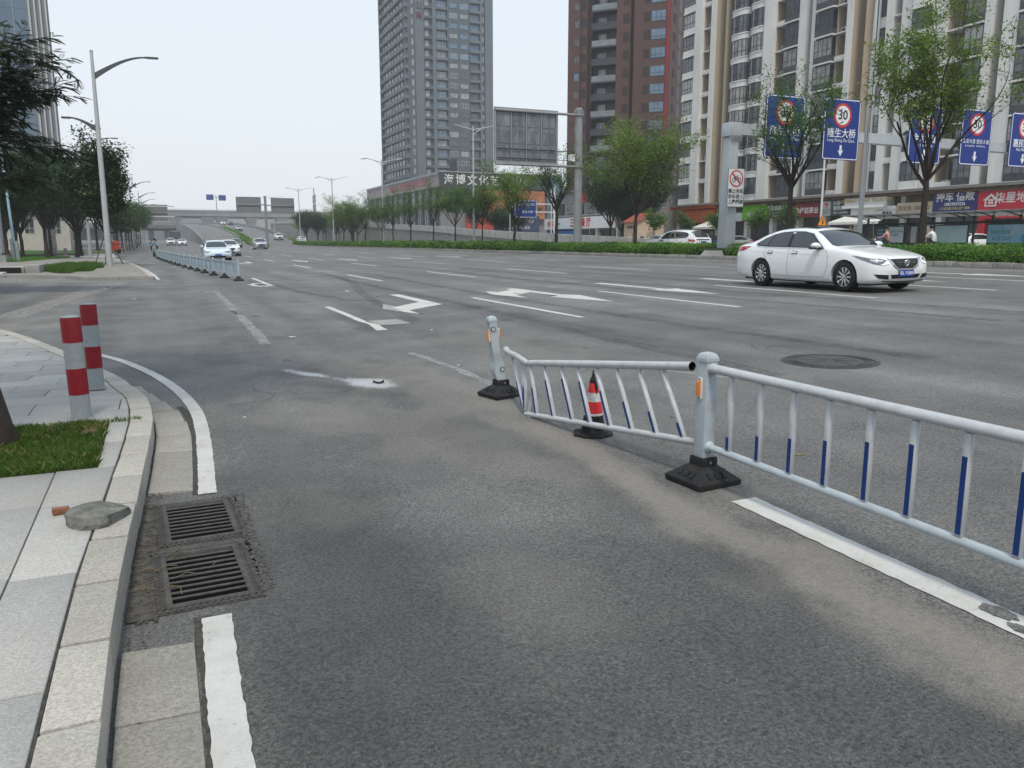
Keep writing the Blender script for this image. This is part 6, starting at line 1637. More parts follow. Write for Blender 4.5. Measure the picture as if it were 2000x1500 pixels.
def wheel(parent, x, y, r, side, detail=True, spokes=10):
    w = thing('wheel', '', '') if False else bpy.data.objects.new('wheel', None)
    mb = MB(); hw = .108
    prof = [(r*.66,-hw),(r*.90,-hw),(r*.975,-hw*.86),(r,-hw*.6),(r,hw*.6),(r*.975,hw*.86),(r*.90,hw),(r*.66,hw)]
    ty = mb.lathe(prof, 36, axis='x', cap=False).lathe([(r*.66,-.02),(r*.66,.0)], 24, axis='x').build('wheel', m_tyre, parent, loc=(x,y,r)); smooth_obj(ty, 50)
    sx = side
    rim = MB(); rr = r*.665
    rim.lathe([(rr,.0),(rr*1.0,.095),(rr*.93,.098),(rr*.90,.05),(rr*.90,.02)], 36, axis='x', cap=False)
    rim.lathe([(rr*.93,.012),(rr*.93,.016)], 30, axis='x', m=1)
    ro = rim.build('rim', [m_rim, m_trim], ty, rot=(0,0,0 if sx > 0 else PI)); smooth_obj(ro, 40)
    if detail:
        for k in range(spokes):
            a = 2*PI*k/spokes; c, s_ = math.cos(a), math.sin(a)
            q = [(.03,-.012),(rr*.93,-.028),(rr*.93,.028),(.03,.012)]
            vs = []
            for xx in (.05,.088):
                for (u, v) in q: vs.append((xx-.03*(u>.1)*0, u*c-v*s_, u*s_+v*c))
            MB().hexa([vs[0],vs[1],vs[2],vs[3],vs[4],vs[5],vs[6],vs[7]]).build('spoke', m_rim, ro, bevel=.003, seg=1)
        MB().lathe([(.045,.08),(.045,.094),(.03,.098)],16,axis='x').build('hub', m_rim, ro)
        MB().lathe([(.13,.02),(.13,.04)],20,axis='x').build('brake_disc', m_under, ro)
    return ty
def make_car(T, label, paint, detail=True, group=None, style='sedan', plate=None):
    t = thing('car', label, 'car', (0,0,0), 0, group)
    L = T['L']; body, bvh = car_body(T, 64 if detail else 36, 3 if detail else 2)
    body.materials.clear(); body.materials.append(paint)
    bo = bpy.data.objects.new('body', body); COL.objects.link(bo); bo.parent = t
    MB().box(-.70,.70,-L/2+.35,L/2-.35,.16,.45).build('underbody', m_under, t)
    Y = lambda s: L/2 - s
    def side(poly, mat, name, sgn, off=.005, res=.09, par=None): # poly in (s,z)
        pl = [(p[0],p[1]) for p in poly]
        return decal(bvh, pl, (sgn*2.0, L/2, 0), (0,-1,0), (0,0,1), (-sgn,0,0), mat, off, res, name, par or t)
    def top(poly, mat, name, off=.005, res=.09): return decal(bvh, poly, (0,L/2,3), (1,0,0), (0,-1,0), (0,0,-1), mat, off, res, name, t)
    def front(poly, mat, name, off=.005, res=.06, par=None): return decal(bvh, poly, (0,L/2+1,0), (1,0,0), (0,0,1), (0,-1,0), mat, off, res, name, par or t)
    def rear(poly, mat, name, off=.005, res=.08, par=None): return decal(bvh, poly, (0,-L/2-1,0), (1,0,0), (0,0,1), (0,1,0), mat, off, res, name, par or t)
    def diag(poly, mat, name, sgn, off=.006, res=.05, par=None, ang=42, back=False):
        a = R(ang); d = Vector((-sgn*math.sin(a), -math.cos(a)*(1 if not back else -1), 0)); u = Vector((math.cos(a)*sgn, -math.sin(a)*(1 if not back else -1), 0))
        o = Vector((sgn*.72, (L/2-.2)*(1 if not back else -1), 0)) - d*1.6
        return decal(bvh, poly, o, u, (0,0,1), d, mat, off, res, name, par or t)
    if style == 'sedan' or style == 'coupe':
        top([(-.70,1.50),(-.62,1.40),(0,1.36),(.62,1.40),(.70,1.50),(.575,2.10),(0,2.07),(-.575,2.10)], m_cglass, 'windscreen'); top([(-.53,3.74),(.53,3.74),(.60,4.28),(0,4.33),(-.60,4.28)], m_cglass, 'rear_window')
        if detail: top([(-.40,2.30),(.40,2.30),(.40,2.95),(-.40,2.95)], m_cglass, 'sunroof')
        wins = [[(1.70,.985),(1.90,1.13),(2.13,1.272),(2.45,1.33),(2.73,1.34),(2.71,.995)],[(2.80,.997),(2.82,1.338),(3.15,1.32),(3.40,1.277),(3.52,1.01)],[(3.56,1.012),(3.45,1.268),(3.72,1.178),(3.93,1.07),(3.90,1.035)]]
        dlo = [(1.60,.96),(1.86,1.135),(2.12,1.292),(2.45,1.350),(2.78,1.358),(3.18,1.340),(3.48,1.286),(3.76,1.20),(4.0,1.065),(3.92,1.005),(3.5,.985),(2.7,.97)]
        belt = [(1.58,.955),(2.7,.968),(3.5,.98),(3.93,1.0),(4.02,1.065)]; roofl = [(1.60,.975),(1.86,1.14),(2.12,1.30),(2.45,1.356),(2.78,1.364),(3.18,1.346),(3.48,1.292),(3.76,1.20),(4.01,1.07)]
    else:
        top([(-.72,1.42),(-.6,1.30),(0,1.27),(.6,1.30),(.72,1.42),(.60,1.98),(0,1.95),(-.60,1.98)], m_cglass, 'windscreen')
        rear([(-.60,1.16),(.60,1.16),(.55,1.50),(-.55,1.50)], m_cglass, 'rear_window')
        wins = [[(1.62,1.08),(1.80,1.25),(2.0,1.42),(2.40,1.51),(2.48,1.51),(2.46,1.09)],[(2.56,1.09),(2.57,1.515),(3.0,1.51),(3.35,1.48),(3.36,1.12)],[(3.43,1.13),(3.42,1.47),(3.72,1.42),(3.90,1.30),(3.82,1.17)]]
        dlo = [(1.52,1.05),(1.78,1.27),(1.98,1.445),(2.4,1.53),(3.0,1.53),(3.4,1.50),(3.76,1.44),(3.98,1.30),(3.86,1.13),(3.4,1.10),(2.5,1.07)]
        belt = [(1.5,1.045),(2.5,1.065),(3.4,1.095),(3.86,1.125)]; roofl = None
    for sg in (-1, 1):
        side(dlo, m_trim, 'window_surround', sg, .003)
        for w in wins: side(w, m_cglass, 'side_window', sg, .007)
        if detail:
            side(strip_poly(belt, .016), m_chrome, 'belt_moulding', sg, .010, .1)
            if roofl: side(strip_poly(roofl, .016), m_chrome, 'roof_moulding', sg, .010, .1)
            for ln in ([(1.52,.93),(1.42,.80),(1.40,.55),(1.50,.33)],[(2.72,.97),(2.74,.6),(2.70,.31)],[(3.58,.99),(3.62,.80),(3.44,.60),(3.36,.45),(3.30,.31)],[(1.50,.31),(2.4,.30),(3.30,.31)]):
                side(strip_poly(ln, .009), m_seam, 'door_gap', sg, .003, .1)
            side(strip_poly([(1.35,.80),(2.4,.845),(3.4,.865),(4.3,.90)], .012), paint, 'shoulder_crease', sg, .006, .15)
            for hs in (2.42, 3.30):
                hd = side([(hs,.845),(hs+.21,.855),(hs+.21,.890),(hs,.880)], m_chrome, 'door_handle', sg, .028, .06); side([(hs+.0,.815),(hs+.19,.825),(hs+.19,.905),(hs,.895)], m_seam, 'handle_recess', sg, .002, .06)
            # door mirror
            mx = sg*.98; mo = MB(); n = 8
            for i in range(n+1):
                f = i/n; yy = .10 - .22*f; r0 = math.sin(PI*min(.98,max(.06,f*.93+.05)))**.5
                for k in range(12):
                    a = 2*PI*k/12; mo.v.append((mx+.115*r0*math.cos(a), Y(1.72)+yy, 1.03+.072*r0*math.sin(a)))
            for i in range(n):
                for k in range(12): mo.f.append((i*12+k,i*12+(k+1)%12,(i+1)*12+(k+1)%12,(i+1)*12+k)); mo.m.append(0)
            mo.f.append(tuple(range(11,-1,-1))); mo.m.append(0); mo.f.append(tuple(n*12+k for k in range(12))); mo.m.append(0)
            mr_ = mo.build('door_mirror', paint, t); smooth_obj(mr_, 60)
            MB().box(mx-.10,mx+.10,Y(1.72)-.13,Y(1.72)+.06,.952,.985).build('mirror_base', m_trim, mr_, bevel=.01); MB().tube([(sg*.84,Y(1.70),.965),(sg*.93,Y(1.72),.975)], .025, 8).build('mirror_stalk', m_trim, mr_)
        else:
            MB().box(sg*.95-.10,sg*.95+.10,Y(1.70)-.08,Y(1.70)+.08,.97 if style!='suv' else 1.08,1.09 if style!='suv' else 1.2).build('door_mirror', paint, t, bevel=.03)
        for ax in T['axle']: 
            o = wheel(t, sg*.80, Y(ax), T['wr'], sg, detail)
    # lamps and face
    zt0 = .0 if style == 'sedan' else .10 if style == 'suv' else -.06
    for sg in (-1, 1):
        if style == 'sedan':
            hl = diag([(-.30,.625),(-.17,.595),(.02,.635),(.30,.735),(.46,.815),(.33,.80),(.10,.755),(-.12,.745),(-.27,.70)], m_lampc, 'headlight', sg, .006)
            diag([(-.30,.632),(-.17,.600),(-.10,.618),(-.16,.640),(-.24,.70),(-.285,.69)], m_drl, 'daytime_lamp', sg, .011, .04, hl)
            diag([(-.05,.66),(.10,.70),(.10,.745),(-.06,.72)], m_rim, 'lamp_reflector', sg, .010, .04, hl)
            diag([(-.30,.50-.10),(.02,.42),(-.08,.33),(-.30,.30)], m_trim, 'fog_lamp_recess', sg, .005)
            tl = diag([(-.12,.84),(.28,.90),(.46,1.0),(.15,1.0),(-.14,.97)], m_lampr, 'tail_light', sg, .008, .05, None, 50, True)
        else:
            diag([(-.30,.64+zt0),(-.1,.60+zt0),(.25,.70+zt0),(.30,.78+zt0),(-.05,.73+zt0),(-.30,.70+zt0)], m_lampc, 'headlight', sg, .006)
            if style == 'suv' : diag([(-.1,.88),(.25,.90),(.34,1.04),(-.1,1.02)], m_lampr, 'tail_light', sg, .008, .06, None, 45, True)
    if style == 'sedan':
        gr_ = front([(-.42,.735),(.42,.735),(.34,.62),(.20,.53),(-.20,.53),(-.34,.62)], m_trim, 'grille', .006)
        for z in (.57,.61,.65,.69): front([(-.30,z),(.30,z),(.30,z+.008),(-.30,z+.008)], m_seam, 'grille_bar', .012, .08, gr_)
        front(strip_poly([(-.47,.745),(-.36,.60),(-.20,.505),(.20,.505),(.36,.60),(.47,.745)], .035), m_chrome, 'grille_frame', .016, .05, gr_)
        em = ring(.062,.011,24,8).build('emblem', m_chrome, gr_); smooth_obj(em, 60)
        hit = bvh.ray_cast(Vector((0,L/2+1,.645)), Vector((0,-1,0)))[0]; em.location = (0, hit.y+.02, .645); em.rotation_euler = (R(-12),0,0)
        MB().box(-.085,.085,-.008,.008,-.013,.013).build('emblem_bar', m_chrome, em)
        front([(-.45,.40),(.45,.40),(.38,.315),(-.38,.315)], m_trim, 'lower_intake', .006)
        pz = .425; hit = bvh.ray_cast(Vector((0,L/2+1,pz)), Vector((0,-1,0)))[0]
        pp = MB().box(-.22,.22,0,.012,-.065,.065).build('number_plate', m_plate, t, loc=(0,hit.y+.02,pz))
        if plate: text(plate, .088, m_drl, pp, (0,.0135,0), (R(90),0,PI), extrude=.001, bold=.002)
        rear([(-.22,.62),(.22,.62),(.22,.76),(-.22,.76)], m_plate, 'rear_plate', .01)
        front(strip_poly([(-.62,.265),(0,.235),(.62,.265)], .02), m_trim, 'front_lip', .006)
    elif style == 'suv':
        front([(-.55,.80),(.55,.80),(.50,.62),(-.50,.62)], m_trim, 'grille', .006); front([(-.60,.52),(.60,.52),(.55,.40),(-.55,.40)], m_trim, 'lower_intake', .006)
        front([(-.22,.54),(.22,.54),(.22,.64),(-.22,.64)], m_plate, 'number_plate', .012); rear([(-.26,.80),(.26,.80),(.26,.93),(-.26,.93)], m_plate, 'rear_plate', .012); rear([(-.62,.98),(.62,.98),(.60,1.05),(-.60,1.05)], m_trim, 'rear_garnish', .008)
        if detail: top([(-.66,4.15),(.66,4.15),(.62,4.02),(-.62,4.02)], m_trim, 'spoiler_edge', .004)
    else:
        front([(-.55,.36),(.55,.36),(.50,.26),(-.50,.26)], m_trim, 'lower_intake', .006); front([(-.22,.38),(.22,.38),(.22,.47),(-.22,.47)], m_plate, 'number_plate', .012)
    return t
def place_car(t, x, y, heading, z=None, tilt=True):
    """heading: 0 = driving away along +Y, 180 = towards the camera"""
    q = Quaternion((0,1,0), -math.atan(.02) if (tilt and 0 < x < 25.4) else 0) @ Quaternion((0,0,1), R(heading))
    t.rotation_mode = 'QUATERNION'; t.rotation_quaternion = q; t.location = (x, y, gz(x,y) if z is None else z); return t

car1 = make_car(SEDAN, 'white sedan with a chrome V grille crossing the lanes beside the hedge', m_cwhite, True, None, 'sedan', '粤L 712KR')
# wheels stand at Y 13.62 (front) and 16.43 (rear), near side at X 14.13
place_car(car1, 14.98, 15.06, 180); car1.scale = (1,.972,1)
suv1 = make_car(SUV, 'white hatchback driving away behind the divider hedge', m_cwhite, True, None, 'suv')
place_car(suv1, 30.95, 43.9, 11)
far_suv = make_car(SUV, 'pale SUV coming down the ramp beside the green median', m_csilver, False, 'cars on the main road', 'suv'); place_car(far_suv, 13.9, 124, 180)
far_cp = make_car(COUPE, 'pale blue coupe driving beside the arched railing', m_cpale, False, 'cars on the main road', 'coupe'); place_car(far_cp, 3.9, 62, 180)
far_sd = make_car(SEDAN, 'white sedan following close beside the pale blue coupe', m_cwhite, False, 'cars on the main road', 'sedan'); place_car(far_sd, 6.0, 78, 180)
def recol(t, paint):
    for c in t.children:
        if c.name.split('.')[0] in ('body','door_mirror','shoulder_crease'):
            c.data = c.data.copy(); c.data.materials[0] = paint
    return t
FAR = [('black SUV with lit headlights coming off the ramp', far_suv, m_cdark, 13.4, 156, 180, None),('white car in the lower road before the flyover, next to the bus', far_suv, m_cwhite, 2.9, 192, 180, None),('white car beside another in the lower road under the flyover', far_sd, m_cwhite, 5.0, 187, 180, None),
       ('silver saloon at the foot of the ramp behind the sign mast', far_sd, m_csilver, 24.0, 205, 180, None)]
for lab, src, pm, x, y, h, z in FAR:
    t = recol(copy_tree(src), pm); relabel(t, lab, 'cars on the main road'); place_car(t, x, y, h, z)
for i, (x, y, c, hd, lab) in enumerate([(44.5,66,m_csilver,8,'silver car parked beside the pavilion'),(60.0,80.5,m_cdark,80,'dark car parked in front of the green shop sign'),(60,74.5,m_csilver,88,'silver car parked below the brown shop sign'),(52,70,m_cdark,10,'dark car parked behind the white hatchback'),(60.5,45.5,m_cwhite,85,'white car parked below the red estate agency sign'),(59,52,m_cdark,95,'dark car parked below the navy shop sign')]):
    t = recol(copy_tree(far_suv if i % 2 else far_sd), c); relabel(t, lab, 'cars parked by the shops'); place_car(t, x, y, hd, .62 if x > 38 else None)
# ================================================================ trees
m_bark = M('bark', (.036,.029,.024), .95, var=.4, scale=8, bump=.9, bscale=25, stretch=(1,1,.3))
m_bark_g = M('bark_grey', (.11,.10,.085), .95, var=.4, scale=7, bump=.8, bscale=25, stretch=(1,1,.3))
m_leaf = leafmat('leaf_mid', (.038,.095,.014), (.105,.200,.036), .8, .35)
m_leaf_y = leafmat('leaf_bright', (.070,.135,.016), (.185,.275,.045), .8, .4)
m_leaf_d = leafmat('leaf_dark', (.012,.036,.009), (.036,.080,.019), .8, .25)
m_leaf_f = leafmat('leaf_feather', (.030,.056,.025), (.068,.102,.042), .9, .3)

def tree_mesh(seed, H, fork, spread, limbs, n_leaf, leaf, sparse=.25, up=.55, r0=.14, levels=3, droop=0.0, tex_r=.42, top_bias=.0, lean=(0,0)):
    """branching skeleton -> (wood MB, leaf vertex array); clumps of leaves sit on the outer twigs"""
    r = random.Random(seed); wood = MB(); tips = []
    def grow(p, d, ln, rad, lev):
        n = 4 if lev < 2 else 3; pts = [p.copy()]; rads = [rad]; dd = d.copy()
        for i in range(n):
            dd = (dd + Vector((r.uniform(-.22,.22), r.uniform(-.22,.22), (up*.25 if lev < 2 else up*.12) - droop*lev*.12))).normalized()
            pts.append(pts[-1] + dd*ln/n); rads.append(max(.006, rad*(1-(.55*(i+1)/n))))
        wood.tube([tuple(q) for q in pts], rads, 7 if lev == 0 else 5 if lev == 1 else 4, cap=False)
        if lev >= levels-1:
            for q in pts[1:]: tips.append((q, lev))
        if lev < levels:
            k = r.choice([2,3,3]) if lev else r.choice([3,4])
            for j in range(k):
                q = pts[r.randint(max(1,n-2), n)] if lev else pts[r.randint(1,n)]
                a = r.uniform(0,2*PI); el = r.uniform(.25,.95)
                nd = (dd*r.uniform(.5,1.0) + Vector((math.cos(a)*el, math.sin(a)*el, r.uniform(-.15,.45)*(1-droop)))).normalized()
                grow(q, nd, ln*r.uniform(.55,.78), rads[-1]*r.uniform(.7,.95), lev+1)
    base = Vector((0,0,0)); tp = [base - Vector((0,0,.15))]; k = 6
    for i in range(k+1): tp.append(Vector((lean[0]*(i/k)+r.uniform(-.04,.04), lean[1]*(i/k)+r.uniform(-.04,.04), fork*i/k)))
    wood.tube([tuple(p) for p in tp], [r0*1.5]+[r0*(1.25 if i == 0 else 1.0-.35*i/k) for i in range(k+1)], 12, cap=False)
    for j in range(limbs):
        a = 2*PI*j/limbs + r.uniform(-.3,.3); el = r.uniform(.45,1.0)*spread
        d = Vector((math.cos(a)*el, math.sin(a)*el, 1.0)).normalized()
        st = tp[-1] - Vector((0,0,r.uniform(0,fork*.15)))
        grow(st, d, (H-fork)*r.uniform(.48,.62), r0*.48, 0)
    if r.random() < .8: grow(tp[-1], Vector((r.uniform(-.2,.2),r.uniform(-.2,.2),1)).normalized(), (H-fork)*.55, r0*.5, 0)
    rs_ = np.random.RandomState(seed+100)
    T = np.array([tuple(q) for q, _ in tips]); keep = rs_.uniform(0,1,len(T)) > sparse; T = T[keep]
    wgt = np.ones(len(T)) + top_bias*np.clip((T[:,2]-fork)/(H-fork),0,1); wgt /= wgt.sum()
    idx = rs_.choice(len(T), n_leaf, p=wgt)
    off = rs_.normal(0,1,(n_leaf,3))*np.array([tex_r,tex_r,tex_r*.55]); P = T[idx]+off
    N = np.tile(np.array([0,0,1.0]), (n_leaf,1)) + off*.5
    V = leaf_cloud(P, N, leaf, rs_, .6, .42)
    return wood, V
TREES = {}
def tree_type(key, bark, leafm, **k):
    w, V = tree_mesh(**k); me = w.mesh('trunk', bark); me.polygons.foreach_set('use_smooth', [True]*len(me.polygons))
    TREES[key] = (me, cloud_mesh('crown', V, leafm))
tree_type('round_a', m_bark, m_leaf_y, seed=1, H=7.3, fork=2.6, spread=.95, limbs=6, n_leaf=12500, leaf=.075, sparse=.28, r0=.13, tex_r=.30)
tree_type('round_b', m_bark, m_leaf, seed=2, H=7.3, fork=3.0, spread=1.1, limbs=6, n_leaf=5200, leaf=.095, sparse=.35, r0=.11, tex_r=.28)
tree_type('round_c', m_bark, m_leaf, seed=5, H=7.8, fork=3.2, spread=.85, limbs=6, n_leaf=4200, leaf=.095, sparse=.40, r0=.11, tex_r=.27)
tree_type('open_a', m_bark, m_leaf_y, seed=11, H=9.0, fork=3.5, spread=.85, limbs=6, n_leaf=15000, leaf=.076, sparse=.40, r0=.16, levels=3, tex_r=.24, top_bias=1.5)
tree_type('bare_a', m_bark, m_leaf, seed=23, H=7.6, fork=3.4, spread=.95, limbs=7, n_leaf=5600, leaf=.070, sparse=.56, r0=.15, levels=3, tex_r=.22, up=.35)
tree_type('dense_a', m_bark, m_leaf_d, seed=31, H=8.2, fork=2.6, spread=.95, limbs=6, n_leaf=17000, leaf=.14, sparse=.05, r0=.20, tex_r=.55)
tree_type('dense_b', m_bark, m_leaf_d, seed=37, H=9.5, fork=3.2, spread=.80, limbs=6, n_leaf=18000, leaf=.14, sparse=.05, r0=.20, tex_r=.6)
tree_type('column', m_bark, leafmat('leaf_glossy', (.012,.036,.010), (.040,.082,.022), 1.0, .22), seed=41, H=7.4, fork=2.0, spread=.42, limbs=6, n_leaf=24000, leaf=.14, sparse=.0, r0=.17, tex_r=.36, up=.9)
tree_type('young', m_bark, m_leaf, seed=47, H=4.6, fork=2.3, spread=.9, limbs=4, n_leaf=2600, leaf=.13, sparse=.05, r0=.07, levels=2, tex_r=.34)
tree_type('staked', m_bark, leafmat('leaf_staked', (.022,.060,.012), (.066,.125,.026), 1.0, .28), seed=53, H=5.8, fork=2.4, spread=.8, limbs=5, n_leaf=7000, leaf=.13, sparse=.05, r0=.10, levels=2, tex_r=.46)
def tree(key, label, x, y, z=None, rz=0.0, sc=1.0, group=None, name='street_tree', scz=None):
    t = thing(name, label, 'tree', (x, y, (gz(x,y) if z is None else z)), rz, group); t.scale = (sc, sc, scz or sc)
    inst(TREES[key][0], 'trunk', t); inst(TREES[key][1], 'crown', t)
    return t
GD = 'trees planted in the road divider'
dv = [('open_a',27.5,22.7,.3,.94,'open leafy divider tree in front of the tea bar and bus shelter'),('bare_a',27.5,30.1,2.1,1.05,'half bare divider tree in front of the first blue lane signs'),('open_a',27.6,14.6,2.6,.95,'leafy divider tree at the end of the shelter, branches reaching toward the last lane sign'),
      ('round_a',27.5,43.5,.0,1.06,'round bright green divider tree in front of the dark trees and pavilion'),('bare_a',27.4,54.2,4.0,.98,'thin half bare divider tree beside the sign mast'),('round_a',27.5,62.2,1.3,.93,'full divider tree under the large board seen from behind'),
      ('round_b',27.4,69.2,2.2,.86,'divider tree with reddish gaps between lamp and large board'),('round_b',27.5,76.8,3.4,.88,'full divider tree in front of the blue direction sign'),('round_c',27.5,83.8,.7,.86,'divider tree in front of the podium corner'),
      ('round_c',27.4,92.0,1.6,.84,'slender divider tree in front of the podium windows'),('round_c',27.6,100.5,2.9,.84,'slender divider tree paired with its neighbour by the podium side'),('round_b',27.4,105.0,4.4,.82,'divider tree next to the lamp at the podium end'),
      ('round_c',27.5,115.0,5.2,.9,'divider tree at the far end of the podium'),('round_b',27.5,122.5,.2,.95,'divider tree before the ramp foot'),('round_a',27.6,130,1.1,1.0,'divider tree closing the row near the ramp wall')]
for key, x, y, rz, sc, lab in dv: tree(key, lab, x, y, .60, rz, sc, GD)
r_ = random.Random(9)
for i in range(14):
    y = 140 + i*7.5; tree(['round_b','round_a','dense_a'][i%3], 'far tree in the green belt behind the ramp foot', 30.5 + r_.uniform(-2,3.5)+ i*.55, y, .5+gz(30,y)-.5, r_.uniform(0,6), r_.uniform(.75,.95), 'far trees in the green belt beside the ramp')
# dark trees behind the ramp wall and the pavilion
dk_lab = ['tall dark evergreen behind the pavilion','dark evergreen beside the brown tower','dark evergreen spreading over the pavilion roof','dark evergreen by the orange sign','dark tree behind the sign mast','dark tree between restaurant and ramp wall','dark palm-like tree below the hoardings','dark tree by the podium entrance','dark tree behind the direction sign']
for i, (x, y, sc, k) in enumerate([(54,83,1.15,'dense_b'),(52,88,1.1,'dense_a'),(60,96,1.0,'dense_a'),(59.5,90.5,.9,'dense_b'),(57,93.5,.9,'dense_a'),(47,112,.7,'dense_a'),(54,120,.85,'dense_a'),(52,135,.85,'dense_b'),(50,116,.7,'dense_a')]):
    tree(k, dk_lab[i], x, y, .55, i*1.3, sc, 'dark trees behind the ramp wall', 'evergreen_tree')
for i, (x, y, lab) in enumerate([(57.5,80.0,'young street tree in front of the orange shop sign'),(56.5,72.6,'young street tree in front of the white shop sign'),(56,65.8,'young street tree in front of the lime green sign'),(45.5,68.5,'young street tree in front of the pavilion'),(55.5,60.5,'young dark-stemmed tree by the maroon sign')]):
    tree('young', lab, x, y, .6, i*1.7, .92 if i != 3 else .85, 'young trees along the shops')
# shrubs at the ramp wall
sv = []
r2 = np.random.RandomState(4)
for k in range(34):
    cy = 52 + k*2.6 + r2.uniform(-.6,.6); cx = 35.9 + r2.uniform(-.3,.5); n = 420; d = r2.normal(0,1,(n,3)); d /= np.linalg.norm(d,axis=1)[:,None]; d[:,2] = np.abs(d[:,2]); s_ = r2.uniform(.6,1.0)
    sv.append((cx, cy, leaf_cloud(d*np.array([.75,1.0,.95])*s_*r2.uniform(.8,1.05,(n,1)), d, .12, r2, .5)))
for cx, cy, V in sv:
    o = bpy.data.objects.new('shrub', cloud_mesh('shrub', V, m_leaf_d)); COL.objects.link(o); o.location = (cx, cy, .5); tag(o, 'round dark shrub at the foot of the ramp wall', 'shrub', 'shrubs along the ramp wall')

# ---------------------------------------------------------------- left side trees
tr = tree('column', 'dense glossy roadside tree standing right behind the tall street lamp', -2.62, 52.3, .12, .4, .78, None, scz=.83)
m_prop = M('tree_prop', (.16,.14,.115), .9)
def props(parent_name, x, y, z, h=1.7, s=.7):
    for k in range(3):
        a = 2*PI*k/3 + .5
        o = MB().tube([(math.cos(a)*s, math.sin(a)*s, 0),(0,0,h)], .035, 6).build('tree_prop', m_prop, loc=(x,y,z)); tag(o, 'wooden prop leaning on the tree behind the tall street lamp' if y < 60 else 'wooden prop leaning on a staked kerb tree', 'tree prop', 'wooden props holding the roadside trees')
props('', -2.62, 52.3, .1, 1.9, .85)
LG = 'dark park trees on the left'
for i, (x, y, k, sc, lab) in enumerate([(-6.2,78,'dense_a',.95,'dark park tree with a forked trunk behind the second lamp'),(-9.0,86,'dense_b',.9,'dark park tree behind the stone pillar'),(-12.5,92,'dense_a',1.0,'dark park tree between the stone pillar and the sign pole'),(-15.0,102,'dense_b',.95,'dark park tree in front of the cream building'),
    (-9.6,73,'dense_a',.85,'dark park tree beside the bright lawn strip'),(-7.6,70,'dense_b',.78,'slim dark park tree beside the culvert block'),(-11.9,82,'dense_a',.92,'dark park tree beside the blue pole'),(-10.6,97,'dense_b',1.0,'dark park tree just behind the stone marker pillar'),(-13.0,88,'dense_b',.9,'dark park tree with a leaning crown near the grey cabinet'),(-7.0,92,'dense_a',.95,'dark park tree at the park entrance bollards'),
    (-8,104,'dense_a',1.0,'dark park tree before the red forklift'),(-11,110,'dense_b',1.0,'tall dark park tree by the gatehouse door'),(-17.2,112,'dense_b',1.05,'dark park tree hiding the cream building front'),(-13,125,'dense_a',1.2,'tall dark park tree deep in the park'),(-8,134,'dense_b',1.15,'tall dark park tree behind the staked row'),(-18,130,'dense_a',1.15,'broad dark park tree at the cream building corner')]):
    tree(k, lab, x, y, .1, i*.9, sc*.92, LG, 'park_tree')
kt = [(-4.3,108),(-4.1,119),(-3.9,129),(-3.8,138),(-3.7,149),(-3.5,160),(-3.4,172),(-3.3,186),(-3.2,202),(-3.2,220),(-6,150),(-6,170),(-6.5,190)]
for i, (x, y) in enumerate(kt):
    tree('staked', 'staked leafy kerb tree in the row beyond the forklift', x, y, gz(x,y)+.1, i*1.1, 1.1 if i < 4 else 1.25, 'staked trees along the far left kerb')
    if i < 8: props('', x, y, gz(x,y)+.1, 2.0, .9)

# feathery tree overhanging from the left: its trunk stands outside the frame
def feather_tree():
    r = random.Random(77); rs_ = np.random.RandomState(78); wood = MB(); PV = []
    wood.tube([(0,0,-.1),(.1,0,1.5),(.25,.1,3.0),(.45,.15,5.6)], [.24,.20,.17,.10], 12, cap=False)
    def frond(p, d, ln):            # a spray of narrow pinnate leaflets
        d = d.normalized(); side = d.cross(Vector((0,0,1))); side = side.normalized() if side.length > .01 else Vector((1,0,0))
        n = 15
        for i in range(n):
            f = (i+1)/n; q = p + d*ln*f - Vector((0,0,.22*ln*f*f)); l_ = .15*ln*math.sin(PI*(.15+.8*f))+.035
            for s_ in (-1,1):
                e = q + side*s_*l_ + d*l_*.7 - Vector((0,0,l_*.45)); w = Vector((0,0,1)).cross(e-q).normalized()*.011
                PV.append([tuple(q-w*.6), tuple(q.lerp(e,.5)-w*1.3), tuple(e), tuple(q.lerp(e,.5)+w*1.3)])
    def br(p, d, ln, rad, lev):
        pts = [p]; dd = d
        for i in range(4):
            dd = (dd + Vector((r.uniform(-.16,.16), r.uniform(-.16,.16), r.uniform(-.10,.07)))).normalized(); pts.append(pts[-1]+dd*ln/4)
        wood.tube([tuple(q) for q in pts], [rad*(1-.17*i) for i in range(5)], 6, cap=False)
        if lev < 2:
            for q in pts[1:]:
                for _ in range(2):
                    nd = (dd + Vector((r.uniform(-.8,.8), r.uniform(-.8,.8), r.uniform(-.25,.35)))).normalized(); br(q, nd, ln*r.uniform(.42,.6), rad*.5, lev+1)
        else:
            for q in pts[1:]:
                for _ in range(2): frond(q, (dd*.6 + Vector((r.uniform(-.8,.8), r.uniform(-.8,.8), r.uniform(-.35,.15)))), r.uniform(.20,.34))
    for (x, y, z) in ((3.05,1.0,6.5),(3.3,1.2,5.6),(3.2,.6,5.1),(3.3,1.3,4.5),(3.1,.9,3.9),(2.8,.5,3.4),(2.7,-.4,5.9),(2.6,1.8,4.8),(-2.5,.5,5),(-1.5,2.5,5.5),(-1.0,-2.4,5.2),(1.0,3.0,5.8)):
        e = Vector((x, y, z)); st = Vector((.35,.1,max(2.2,z-1.2))); br(st, (e-st).normalized(), (e-st).length*.85, .055, 0)
    me = wood.mesh('trunk', m_bark); return me, cloud_mesh('crown', np.array(PV).reshape(-1,3), m_leaf_f)
fw_, fc_ = feather_tree()
t = thing('feathery_tree', 'dark feathery-leaved tree reaching in from beyond the side street', 'tree', (-6.6,24.5,.05), 0); inst(fw_, 'trunk', t); inst(fc_, 'crown', t)
